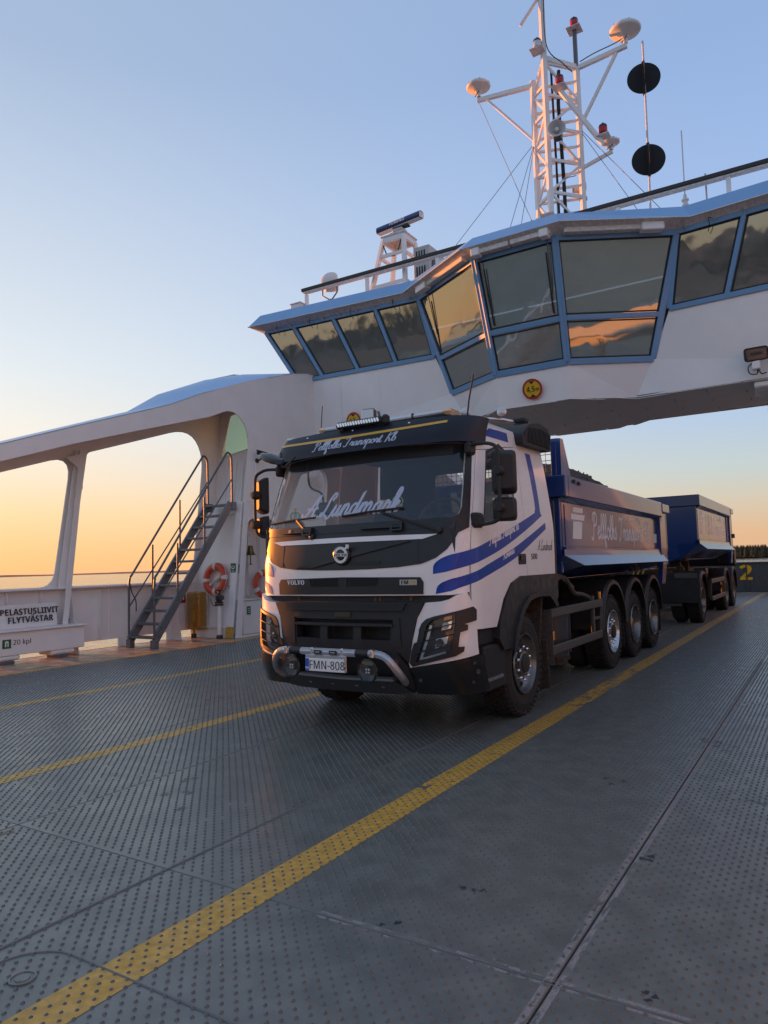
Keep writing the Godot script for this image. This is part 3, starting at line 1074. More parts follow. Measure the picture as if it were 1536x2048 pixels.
	lw.append(Vector2(-12.05, 5.3))
	for i in lw.size() - 1:
		g.quad(W.call(XI - 0.02, lw[i].y + 0.02, lw[i].x), W.call(XO + 0.02, lw[i].y + 0.02, lw[i].x), W.call(XO + 0.02, lw[i + 1].y + 0.02, lw[i + 1].x), W.call(XI - 0.02, lw[i + 1].y + 0.02, lw[i + 1].x))
	part(g, "beam_underside", "ship2", t)
	g = G.new()
	g.smooth()
	var raise := [0.0, 0.06, 0.16, 0.26, 0.28, 0.2, 0.04, 0.02, 0.02, 0.02, 0.0]
	for i in top.size() - 1:
		for k in 4:
			var f0 := k / 4.0
			var f1 := (k + 1) / 4.0
			var q := func(ii: int, f: float) -> Vector3: return W.call(lerpf(XI + 0.016, XO - 0.02, f), top[ii].y + 0.012 + raise[ii] * sin(f * PI * 0.5), top[ii].x)
			g.quad(q.call(i, f0), q.call(i, f1), q.call(i + 1, f1), q.call(i + 1, f0))
	part(g, "beam_roof", "fascia", t)
	# tower front below the landing, with its corner strip
	var fz := func(p: Vector2, off: float) -> Vector3: return W.call(p.x, p.y, -12.08 - 0.125 * p.y + off)
	g = G.new()
	g.sheet(PackedVector2Array([Vector2(XO + 0.013, 0.0), Vector2(XI - 0.013, 0.0), Vector2(XI - 0.013, 3.2), Vector2(XO + 0.013, 3.2)]), [], Vector2(9, 9), fz, -0.01, 0.0, true)
	part(g, "tower_front", "ship", t)
	g = G.new()
	g.beam(fz.call(Vector2(XI - 0.10, 0.26), 0.03), fz.call(Vector2(XI - 0.10, 3.2), 0.03), 0.19, 0.05, Vector3(0, 0, 1), 0.008)
	part(g, "corner_strip", "ship", t)
	g = G.new()
	g.beam(fz.call(Vector2(XI - 0.10, 0.0), 0.032), fz.call(Vector2(XI - 0.10, 0.26), 0.032), 0.20, 0.056, Vector3(0, 0, 1), 0.008)
	part(g, "corner_foot", "yellow", t, "yellow painted foot of the corner strip")
	g = G.new()
	g.beam(W.call(XO + 0.03, 0.25, -12.06), W.call(XI - 0.2, 0.25, -12.06), 0.06, 0.012)
	part(g, "toe_bar", "ship", t)
	# landing, vestibule wall with its window, ceiling
	g = G.new()
	g.box(W.call((XI + XO) / 2, 3.18, -13.85), Vector3(1.3, 0.05, 2.7))
	part(g, "landing", "ship2", t)
	var vz := func(p: Vector2, off: float) -> Vector3: return W.call(p.x, p.y, -12.42 - 0.125 * p.y + off)
	var wn := rounded([Vector2(-13.0, 4.42), Vector2(-12.8, 5.52), Vector2(-12.0, 5.58), Vector2(-11.98, 4.56)], 0.1, 4)
	g = G.new()
	g.sheet(PackedVector2Array([Vector2(XO + 0.02, 3.2), Vector2(XI - 0.02, 3.2), Vector2(XI - 0.02, 5.9), Vector2(XO + 0.02, 5.9)]), [wn], Vector2(0.25, 9), vz, -0.02, 0.0, true)
	var vw := part(g, "vestibule_wall", "ship", t)
	g = G.new()
	g.sheet(wn, [], Vector2(9, 9), vz, -0.014, -0.008, true)
	part(g, "pane", "doorglass", vw)
	var rim := []
	for p in wn:
		rim.append(vz.call(p, 0.006))
	ptube("window_rim", "ship", vw, rim, 0.022, 6, true)
	for x: float in [-12.75, -12.45, -12.2]:
		g = G.new()
		g.beam(vz.call(Vector2(x, 3.22), 0.012), vz.call(Vector2(x, 4.3), 0.012), 0.03, 0.02, Vector3(0, 0, 1))
		part(g, "stiffener", "ship", vw)
	for y: float in [3.2, 3.13]:
		g = G.new()
		g.tube([W.call(XI + 0.014, y, -12.56), W.call(XI + 0.014, y, -15.36)], 0.006, 5)
		part(g, "weld_line", "ship", t)
	if aft:
		return
	# niche behind the inner plate
	g = G.new()
	g.box(W.call(-12.55, 1.45, -13.65), Vector3(0.03, 2.9, 2.5))
	part(g, "niche_back", "ship", t)
	g = G.new()
	g.box(W.call(-12.2, 2.9, -13.65), Vector3(0.7, 0.03, 2.5))
	part(g, "niche_ceiling", "ship2", t)
	g = G.new()
	g.box(W.call(-12.2, 1.45, -14.86), Vector3(0.7, 2.9, 0.03))
	part(g, "niche_end", "ship", t)
	g = G.new()
	g.box(W.call(-12.34, 0.41, -13.78), Vector3(0.38, 0.82, 2.0), Basis.IDENTITY, 0.015)
	part(g, "niche_locker", "ship", t)
	g = G.new()
	g.box(W.call(-12.33, 0.835, -13.78), Vector3(0.42, 0.03, 2.03), Basis.IDENTITY, 0.008)
	part(g, "locker_lid", "ship", t)
	for zz: float in [-13.3, -13.75]:
		g = G.new()
		g.box(W.call(-12.47, 1.9, zz), Vector3(0.12, 1.95, 0.05))
		part(g, "niche_frame", "ship", t)


# ---------------------------------------------------------------- wheelhouse bridge across the deck
func mir(p: Vector3) -> Vector3:
	return Vector3(2 * XC - p.x, p.y, p.z)


func build_bridge() -> void:
	var base := Vector3(XC, 5.0, -16.8)
	var t := thing("wheelhouse_bridge", "white wheelhouse bridge with blue window frames spanning the deck", "wheelhouse", base)
	var B0 := Vector3(-7.33, 5.0, -15.55)
	var C0 := Vector3(-6.14, 5.0, -14.75)
	var Bs := Vector3(-7.7, 5.78, -15.58)
	var Cs := Vector3(-6.15, 5.78, -14.66)
	var Aw := Vector3(-12.3, 6.75, -15.25)
	var Bw := Vector3(-8.1, 6.75, -15.48)
	var At := Vector3(-13.2, 8.26, -14.96)
	var Bt := Vector3(-8.37, 8.22, -15.2)
	var Ct := Vector3(-6.24, 8.2, -13.92)
	var Af := Vector3(-13.5, 8.36, -14.56)
	var Bf := Vector3(-8.68, 8.36, -14.97)
	var Cf := Vector3(-6.44, 8.36, -13.6)
	var Ag := Vector3(-13.25, 8.71, -14.8)
	var Bg := Vector3(-8.52, 8.71, -15.19)
	var Cg := Vector3(-6.27, 8.71, -13.95)
	# white plating, left half then right half
	for s in 2:
		var f := func(p: Vector3) -> Vector3: return (p if s == 0 else mir(p))
		var g := G.new(base)
		var T0 := Vector3(XI - 0.02, 5.0, -15.36)
		var T1 := Vector3(XI - 0.5, 6.75, -15.25)
		for tr in [[T0, B0, Bs], [T0, Bs, Bw], [T0, Bw, T1]]:
			g.tri(f.call(tr[0]), f.call(tr[1]), f.call(tr[2]))
		part(g, "wing_plating", "ship", t)
		g = G.new(base)
		g.quad(f.call(B0), f.call(C0), f.call(Cs), f.call(Bs))
		part(g, "bay_plating", "ship", t)
		# window facets
		window_facet(t, base, f, Aw, Bw, Bt, At, [0.0, 0.2, 0.47, 0.74, 1.0], [], 0.11, s)
		window_facet(t, base, f, Bs, Cs, Ct, Bt, [0.0, 1.0], [0.36], 0.13, s, "bayglass")
		# soffit
		g = G.new(base)
		for q in [[At, Bt, Bf, Af], [Bt, Ct, Cf, Bf]]:
			g.quad(f.call(q[0] + Vector3(0, 0.02, 0)), f.call(q[1] + Vector3(0, 0.02, 0)), f.call(q[2]), f.call(q[3]))
		g.tri(f.call(At + Vector3(0, 0.02, 0)), f.call(Af), f.call(Vector3(-13.5, 8.36, -18.4)))
		part(g, "soffit", "ship2", t)
		# end wall of the wing
		g = G.new(base)
		g.quad(f.call(Aw + Vector3(0, 0, 0)), f.call(At), f.call(Vector3(-13.2, 8.26, -18.4)), f.call(Vector3(-12.3, 6.75, -18.4)))
		part(g, "wing_end", "ship", t)
		# blue eaves
		g = G.new(base)
		for q in [[Af, Bf, Bg, Ag], [Bf, Cf, Cg, Bg]]:
			g.quad(f.call(q[0]), f.call(q[1]), f.call(q[2]), f.call(q[3]))
		g.quad(f.call(Af), f.call(Ag), f.call(Vector3(-13.25, 8.71, -18.6)), f.call(Vector3(-13.5, 8.36, -18.6)))
		part(g, "eaves", "fascia", t)
		g = G.new(base)
		g.tube([f.call(Af), f.call(Bf), f.call(Cf)], 0.014, 6)
		part(g, "eaves_lip", "ship2", t)
		# wiper housings and brackets under the eaves
		for wq in [[Bt, Ct, 0.12, 0.94], [Ct, Vector3(XC, 8.2, -13.92), 0.04, 0.98]]:
			var a: Vector3 = wq[0].lerp(wq[1], wq[2])
			var b: Vector3 = wq[0].lerp(wq[1], wq[3])
			var outw := Vector3(0, 0, 0.16) if absf(a.z - b.z) < 0.01 else Vector3(-0.07, 0, 0.13)
			var lift := Vector3(0, 0.055, 0)
			g = G.new(base)
			g.beam(f.call(a + outw + lift), f.call(b + outw + lift), 0.16, 0.11, Vector3.UP, 0.012)
			part(g, "wiper_housing", "ship2", t)
			g = G.new(base)
			g.beam(f.call(a.lerp(b, 0.02) + outw * 1.25 + lift * 0.7), f.call(a.lerp(b, 0.24) + outw * 1.25 + lift * 0.7), 0.2, 0.17, Vector3.UP, 0.015)
			var hb := part(g, "wiper_motor", "ship", t)
			g = G.new(base)
			g.beam(f.call(a.lerp(b, 0.06) + outw * 1.72 + lift * 0.6), f.call(a.lerp(b, 0.17) + outw * 1.72 + lift * 0.6), 0.01, 0.035)
			part(g, "slot", "seal", hb)
		for i in 9:
			var p := At.lerp(Bt, 0.08 + i * 0.11)
			g = G.new(base)
			g.prism(PackedVector2Array([Vector2(0, 0.03), Vector2(0, -0.05), Vector2(0.26, 0.085)]), Transform3D(Basis(Vector3(0, 0, 1), Vector3.UP, Vector3.RIGHT), f.call(p + Vector3(0, 0.0, 0.02))), 0.01)
			part(g, "eaves_bracket", "ship2", t)
		for k: float in [0.1, 0.33, 0.6, 0.86]:
			var p := At.lerp(Bt, k)
			g = G.new(base)
			g.tube(curve([f.call(p + Vector3(0, 0.04, 0.1)), f.call(p + Vector3(0.05, 0.03, 0.17)), f.call(p + Vector3(0.04, -0.1, 0.14)), f.call(p + Vector3(0.08, -0.2, 0.06))], 5), 0.008, 5)
			part(g, "washer_hose", "rubber", t)
		# wiper arms
		for wq in [[Ct, Vector3(XC, 8.2, -13.92), Cs, 0.16], [Bt, Ct, Bs, 0.2]]:
			if wq[3] > 0.18 and s == 1:
				continue
			var top: Vector3 = wq[0].lerp(wq[1], wq[3]) + Vector3(0, 0, 0.06)
			var low: Vector3 = top + Vector3(0.06, -1.0, -0.34)
			g = G.new(base)
			g.tube([f.call(top), f.call(low)], 0.011, 6)
			var wa := part(g, "wiper_arm", "galv2", t)
			g = G.new(base)
			g.beam(f.call(top.lerp(low, 0.25) + Vector3(0.05, 0, 0.0)), f.call(low + Vector3(0.03, -0.42, -0.14)), 0.03, 0.012)
			part(g, "wiper_blade", "rubber", wa)
	# middle of the bay
	var id := func(p: Vector3) -> Vector3: return p
	var gm := G.new(base)
	gm.quad(C0, mir(C0), mir(Cs), Cs)
	part(gm, "bay_plating", "ship", t)
	window_facet(t, base, id, Cs, mir(Cs), mir(Ct), Ct, [0.0, 1.0], [0.36], 0.14, 0, "bayglass")
	gm = G.new(base)
	gm.quad(Ct + Vector3(0, 0.02, 0), mir(Ct) + Vector3(0, 0.02, 0), mir(Cf), Cf)
	part(gm, "soffit", "ship2", t)
	gm = G.new(base)
	gm.quad(Cf, mir(Cf), mir(Cg), Cg)
	part(gm, "eaves", "fascia", t)
	# seams in the white plating
	for x: float in [-10.9, -9.7]:
		gm = G.new(base)
		gm.tube([Vector3(x, 5.02, -15.36 - 0.042 * (x + 11.8)), Vector3(x, 6.7, -15.25 - 0.05 * (x + 11.8))], 0.004, 5)
		part(gm, "weld_line", "ship", t)
	# inside the bay: floor, console, bulkhead
	gm = G.new(base)
	gm.box(Vector3(XC, 5.62, -16.9), Vector3(6.0, 0.04, 2.6))
	part(gm, "bay_floor", "interior", t)
	gm = G.new(base)
	gm.box(Vector3(XC, 6.05, -15.6), Vector3(1.5, 0.85, 0.5), Basis.IDENTITY, 0.04)
	gm.box(Vector3(XC, 6.5, -15.5), Vector3(1.6, 0.06, 0.6), Basis.IDENTITY, 0.01)
	part(gm, "helm_console", "seat", t)
	gm = G.new(base)
	gm.box(Vector3(XC + 0.9, 6.9, -16.8), Vector3(0.6, 0.9, 0.2), Basis.IDENTITY, 0.08)
	gm.box(Vector3(XC + 0.9, 6.3, -16.6), Vector3(0.6, 0.2, 0.6), Basis.IDENTITY, 0.08)
	part(gm, "helm_chair", "seat", t)
	# underside in panels
	var under := PackedVector2Array()
	for p in [Vector2(XI + 0.03, -15.38), Vector2(B0.x, B0.z), Vector2(C0.x, C0.z)]:
		under.append(p)
	for p in [Vector2(C0.x, C0.z), Vector2(B0.x, B0.z), Vector2(XI + 0.03, -15.38), Vector2(XI + 0.03, -18.1), Vector2(-7.35, -18.1), Vector2(-6.14, -18.85)]:
		under.append(Vector2(2 * XC - p.x, p.y))
	for p in [Vector2(-6.14, -18.85), Vector2(-7.35, -18.1), Vector2(XI + 0.03, -18.1)]:
		under.append(p)
	var zc := -14.7
	var row := 0
	while zc > -18.9:
		var xc := XI + (0.0 if row % 2 == 0 else -0.7)
		while xc < 1.2:
			var cell := PackedVector2Array([Vector2(xc + 0.008, zc - 0.008), Vector2(xc + 1.392, zc - 0.008), Vector2(xc + 1.392, zc - 0.472), Vector2(xc + 0.008, zc - 0.472)])
			for poly in Geometry2D.intersect_polygons(under, cell):
				var g := G.new(base)
				var tilt := 0.03 + 0.05 * ((row * 2 + int(xc * 3 + 40)) % 3)
				g.prism(poly, Transform3D(Basis(Vector3.RIGHT, Vector3(0, tilt, 1), Vector3.UP), Vector3(0, 4.985 - tilt * (zc - 0.24), 0)), 0.012)
				part(g, "underside_panel", "panel", t)
			xc += 1.4
		zc -= 0.48
		row += 1
	var g2 := G.new(base)
	g2.prism(under, Transform3D(Basis(Vector3.RIGHT, Vector3(0, 0, 1), Vector3.UP), Vector3(0, 5.022, 0)), 0.02)
	part(g2, "underside_backing", "groove", t)
	# roof and rear wall
	var roof := PackedVector2Array()
	for p in [Ag, Bg, Cg, mir(Cg), mir(Bg), mir(Ag)]:
		roof.append(Vector2(p.x, p.z))
	roof.append(Vector2(2 * XC + 13.25, -18.6))
	roof.append(Vector2(-13.25, -18.6))
	g2 = G.new(base)
	g2.prism(roof, Transform3D(Basis(Vector3.RIGHT, Vector3(0, 0, 1), Vector3.UP), Vector3(0, 8.67, 0)), 0.035)
	part(g2, "roof", "fascia", t)
	var inset := PackedVector2Array()
	for p in roof:
		inset.append(Vector2(XC + (p.x - XC) * 0.985, p.y - 0.35 if p.y > -17.0 else p.y + 0.2))
	g2 = G.new(base)
	g2.prism(inset, Transform3D(Basis(Vector3.RIGHT, Vector3(0, 0, 1), Vector3.UP), Vector3(0, 8.71, 0)), 0.02)
	part(g2, "roof_deck", "ship2", t)
	g2 = G.new(base)
	g2.box(Vector3(XC, 6.8, -18.5), Vector3(15.1, 3.55, 0.05))
	part(g2, "rear_wall", "ship", t)
	# flush seam along the wing where it meets the tower, with rivets
	for i in 20:
		pbox("rivet", "seal", t, Vector3(XI + 0.1, 5.2 + i * 0.09, -15.352 + 0.004 * i / 3.0) - base, Vector3(0.012, 0.02, 0.008))


# a glazed facet: blue frame bars, dark seals, panes
func window_facet(t: Node3D, base: Vector3, f: Callable, bl: Vector3, br: Vector3, tr: Vector3, tl: Vector3, cols: Array, split: Array, fw: float, s: int, glass := "wglass") -> void:
	var at := func(u: float, v: float) -> Vector3: return bl.lerp(br, u).lerp(tl.lerp(tr, u), v)
	var nrm := (br - bl).cross(tl - bl).normalized()
	if nrm.z < 0:
		nrm = -nrm
	var bar := func(called: String, p: Vector3, q: Vector3, w: float, lift: float) -> void:
		var g := G.new(base)
		var a: Vector3 = f.call(p + nrm * lift)
		var b: Vector3 = f.call(q + nrm * lift)
		var nn: Vector3 = f.call(p + nrm) - f.call(p)
		g.beam(a, b, w, 0.07, nn, 0.008)
		part(g, called, "sblue", t)
	bar.call("window_frame", at.call(0, 0), at.call(1, 0), fw, 0.006)
	bar.call("window_frame", at.call(0, 1), at.call(1, 1), fw, 0.006)
	for k in cols.size():
		bar.call("mullion", at.call(cols[k], 0), at.call(cols[k], 1), fw if k in [0, cols.size() - 1] else fw * 0.85, 0.003)
	for v: float in split:
		bar.call("transom", at.call(0, v), at.call(1, v), fw * 0.8, 0.0)
	var rows := [0.0]
	rows.append_array(split)
	rows.append(1.0)
	for k in cols.size() - 1:
		for r in rows.size() - 1:
			var c := [at.call(cols[k], rows[r]), at.call(cols[k + 1], rows[r]), at.call(cols[k + 1], rows[r + 1]), at.call(cols[k], rows[r + 1])]
			var g := G.new(base)
			g.quad(f.call(c[0] - nrm * 0.02), f.call(c[1] - nrm * 0.02), f.call(c[2] - nrm * 0.02), f.call(c[3] - nrm * 0.02))
			var pane := part(g, "window_pane", glass, t)
			# seal: four thin dark strips just inside the frame
			g = G.new(base)
			var mid: Vector3 = (c[0] + c[1] + c[2] + c[3]) / 4.0
			for e in 4:
				var p: Vector3 = c[e]
				var q: Vector3 = c[(e + 1) % 4]
				var inw: Vector3 = (mid - (p + q) * 0.5)
				inw -= (q - p).normalized() * inw.dot((q - p).normalized())
				inw = inw.normalized() * (fw * 0.5 + 0.018)
				g.beam(f.call(p + inw - nrm * 0.012), f.call(q + inw - nrm * 0.012), 0.03, 0.012, f.call(p + nrm) - f.call(p))
			part(g, "seal", "seal", pane)


# ---------------------------------------------------------------- things on the wheelhouse roof
func build_roof_gear() -> void:
	# long cable tray on posts
	var tray := thing("cable_tray", "long dark cable tray on white posts along the wheelhouse roof", "cable tray", Vector3(-5.33, 8.72, -16.0))
	var d := tray.position
	pbeam("tray_top", "rail", tray, Vector3(-12.65, 9.66, -16.0) - d, Vector3(2.0, 9.5, -16.0) - d, 0.2, 0.09, 0.01)
	pbeam("tray_base", "ship2", tray, Vector3(-12.6, 9.59, -16.0) - d, Vector3(2.0, 9.43, -16.0) - d, 0.14, 0.05, 0.006)
	for x: float in [-12.52, -10.4, -8.2, -6.4, -3.6, -1.35, 0.6]:
		pbeam("post", "ship", tray, Vector3(x, 8.72, -16.0) - d, Vector3(x, 9.52, -16.0) - d, 0.09, 0.09, 0.006)
	for i in 16:
		var x := -12.4 + i * 0.9
		pbox("clip", "galv", tray, Vector3(x, 9.7 - 0.011 * (x + 12.6), -16.0) - d, Vector3(0.05, 0.05, 0.08), 0.006)
	# white dish on a tilted mount
	var dish := thing("satellite_dish", "round white dish antenna on a metal mount beside the cable tray", "antenna", Vector3(-11.85, 8.72, -16.25))
	plathe("dish", "domewhite", dish, [Vector2(0, -0.1), Vector2(0.16, -0.08), Vector2(0.255, 0.0), Vector2(0.26, 0.03), Vector2(0.2, 0.08), Vector2(0, 0.1)], Vector3(0, 1.18, 0.02), Vector3(0.25, 0.45, 1.0), 28)
	plathe("drum", "domewhite", dish, [Vector2(0.0, -0.18), Vector2(0.2, -0.16), Vector2(0.23, 0.0), Vector2(0.2, 0.1)], Vector3(0, 1.02, -0.05), Vector3(0.2, 0.9, 0.4), 20)
	for sx: float in [-1, 1]:
		ptube("strut", "galv2", dish, [Vector3(0.03, 0.55, 0), Vector3(0.26 * sx, 0.75, 0.02), Vector3(0.26 * sx, 0.95, 0.02)], 0.022, 6)
	ptube("stem", "galv2", dish, [Vector3(0.02, 0, 0), Vector3(0.02, 0.6, 0)], 0.04, 8)
	var vb := thing("vent_box", "small cream box at the wing tip of the wheelhouse roof", "box", Vector3(-12.75, 8.72, -15.9))
	pbox("case", "domewhite", vb, Vector3(0, 0.26, 0), Vector3(0.36, 0.52, 0.3), 0.02)
	pbox("lid", "ship2", vb, Vector3(0, 0.53, 0), Vector3(0.4, 0.03, 0.34), 0.008)
	# radar tower
	var rt := thing("radar_tower", "white four-legged steel tower under the radar scanner", "tower", Vector3(-9.72, 8.72, -16.7))
	var feet := [Vector3(-0.72, 0, 0.6), Vector3(0.48, 0, 0.6), Vector3(0.48, 0, -0.55), Vector3(-0.72, 0, -0.55)]
	var tops := [Vector3(-0.36, 1.92, 0.3), Vector3(0.3, 1.92, 0.3), Vector3(0.3, 1.92, -0.3), Vector3(-0.36, 1.92, -0.3)]
	for i in 4:
		pbeam("leg", "ship", rt, feet[i], tops[i], 0.11, 0.11, 0.008, Vector3(1, 0, 0.2))
		var j := (i + 1) % 4
		for h: float in [0.28, 0.74, 0.99]:
			pbeam("cross_bar", "ship", rt, feet[i].lerp(tops[i], h), feet[j].lerp(tops[j], h), 0.07, 0.09 if h < 0.9 else 0.16, 0.006)
		pbeam("brace", "ship", rt, feet[i].lerp(tops[i], 0.3), feet[j].lerp(tops[j], 0.05), 0.05, 0.05)
	pbox("platform", "ship2", rt, Vector3(-0.03, 2.0, 0), Vector3(0.78, 0.05, 0.72), 0.008)
	ptube("cable", "rubber", rt, curve([Vector3(-0.34, 1.75, 0.34), Vector3(-0.2, 1.45, 0.36), Vector3(0.08, 1.4, 0.36), Vector3(0.24, 1.8, 0.34)], 6), 0.016, 6)
	var rs := thing("radar_scanner", "dark blue radar scanner bar with white underside and lettering", "radar", Vector3(-9.72, 10.75, -16.7))
	var dir := Vector3(1, 0.0, 0.12).normalized()
	var g := G.new()
	g.prism(rounded([Vector2(-0.24, -0.1), Vector2(0.24, -0.1), Vector2(0.24, 0.1), Vector2(-0.24, 0.1)], 0.06, 3), Transform3D(Basis.IDENTITY, Vector3(0, 0.0, -0.2)), 0.4)
	part(g, "gearbox", "acgrey", rs)
	pbox("gearbox_foot", "ship2", rs, Vector3(0, -0.02, 0), Vector3(0.34, 0.1, 0.3), 0.02)
	pbox("gearbox_hood", "acgrey", rs, Vector3(0, 0.16, 0), Vector3(0.36, 0.16, 0.32), 0.05)
	pbox("turning_plate", "gunmetal", rs, Vector3(0.06, 0.28, 0.0), Vector3(0.5, 0.05, 0.18), 0.01)
	var sb := Basis(dir, Vector3.UP, dir.cross(Vector3.UP))
	var g3 := G.new()
	var prof := PackedVector2Array([Vector2(0.09, -0.07), Vector2(0.12, 0.0), Vector2(0.09, 0.09), Vector2(0.0, 0.125), Vector2(-0.1, 0.1), Vector2(-0.12, 0.0), Vector2(-0.1, -0.07)])
	g3.prism(prof, Transform3D(Basis(sb.z, sb.y, -sb.x), Vector3(0, 0.40, 0) + dir * 0.76), 1.52, true)
	var sc := part(g3, "scanner_bar", "tblue", rs)
	sc.material_override = mat("radarblue", Color(0.012, 0.045, 0.16), 0.35, 0.0, "soft", 2.0)
	pbox("bar_underside", "domewhite", rs, Vector3(0, 0.318, 0), Vector3(1.46, 0.03, 0.16), 0.008, sb)
	text("lettering", "FURUNO", 0.085, "letter", rs, Vector3(-0.02, 0.43, 0.117), dir, Vector3(0, 1, -0.1), 700, "Droid Sans", 1.1)
	for e: float in [-1, 1]:
		pbox("end_cap", "domewhite", rs, Vector3(0, 0.40, 0) + dir * 0.765 * e, Vector3(0.012, 0.16, 0.2), 0.004, sb)
	# air conditioner
	var ac := thing("air_conditioner", "pale grey air conditioner with dark grille behind the cable tray", "air conditioner", Vector3(-8.95, 8.72, -16.95))
	pbox("case", "acgrey", ac, Vector3(0, 0.75, 0), Vector3(0.5, 1.5, 0.9), 0.02)
	for i in 4:
		for r in 3:
			pbox("grille_slot", "seal", ac, Vector3(-0.14 + i * 0.08, 0.32 + r * 0.44, 0.452), Vector3(0.045, 0.36, 0.006))
	plathe("fan_grille", "gunmetal", ac, [Vector2(0.0, 0.02), Vector2(0.1, 0.03), Vector2(0.32, 0.02), Vector2(0.34, 0.0)], Vector3(0.252, 0.95, 0), Vector3.RIGHT, 24)
	# stub aerials and whips
	for a in [[-6.75, -15.2, 0.42, "thin stub aerial at the corner of the wheelhouse bay"], [-4.85, -15.6, 0.5, "thin stub aerial at the foot of the mast"]]:
		var st := thing("stub_aerial", a[3], "antenna", Vector3(a[0], 8.72, a[1]))
		plathe("stem", "domewhite", st, [Vector2(0.025, 0), Vector2(0.025, a[2])], Vector3.ZERO, Vector3.UP, 8)
		plathe("cap", "domewhite", st, [Vector2(0.0, -0.03), Vector2(0.055, -0.02), Vector2(0.055, 0.03), Vector2(0.0, 0.045)], Vector3(0, a[2], 0), Vector3.UP, 12)
	var wh := thing("whip_aerial", "tall thin whip aerial with a thick white foot on the wheelhouse roof", "antenna", Vector3(-2.2, 8.72, -16.0))
	plathe("foot", "domewhite", wh, [Vector2(0.05, 0), Vector2(0.05, 0.35), Vector2(0.07, 0.36), Vector2(0.07, 0.39), Vector2(0.05, 0.4), Vector2(0.05, 0.47), Vector2(0.075, 0.48), Vector2(0.075, 0.51), Vector2(0.04, 0.53), Vector2(0.03, 0.62)], Vector3.ZERO, Vector3.UP, 12)
	ptube("whip", "domewhite", wh, [Vector3(0, 0.6, 0), Vector3(0.01, 2.05, 0)], 0.014, 6)
	var pl := thing("thin_pole", "plain thin pole beside the whip aerial on the wheelhouse roof", "pole", Vector3(-1.8, 8.72, -16.2))
	ptube("pole", "ship2", pl, [Vector3.ZERO, Vector3(0, 1.05, 0)], 0.02, 6)
	ptube("pole_foot", "ship2", pl, [Vector3.ZERO, Vector3(0, 0.08, 0)], 0.045, 8)


# ---------------------------------------------------------------- signal mast
func lattice(parent: Node3D, A: Vector3, B: Vector3, y0: float, y1: float, steps: int, zig: bool, m: String) -> void:
	for i in steps + 1:
		var y := lerpf(y0, y1, float(i) / steps)
		pbeam("cross_bar", m, parent, Vector3(A.x, y, A.z), Vector3(B.x, y, B.z), 0.06, 0.075, 0.005)
		if i < steps and zig:
			var y2 := lerpf(y0, y1, float(i + 1) / steps)
			var a := A if i % 2 else B
			var b := B if i % 2 else A
			pbeam("diagonal", m, parent, Vector3(a.x, y, a.z), Vector3(b.x, y2, b.z), 0.05, 0.06, 0.004)


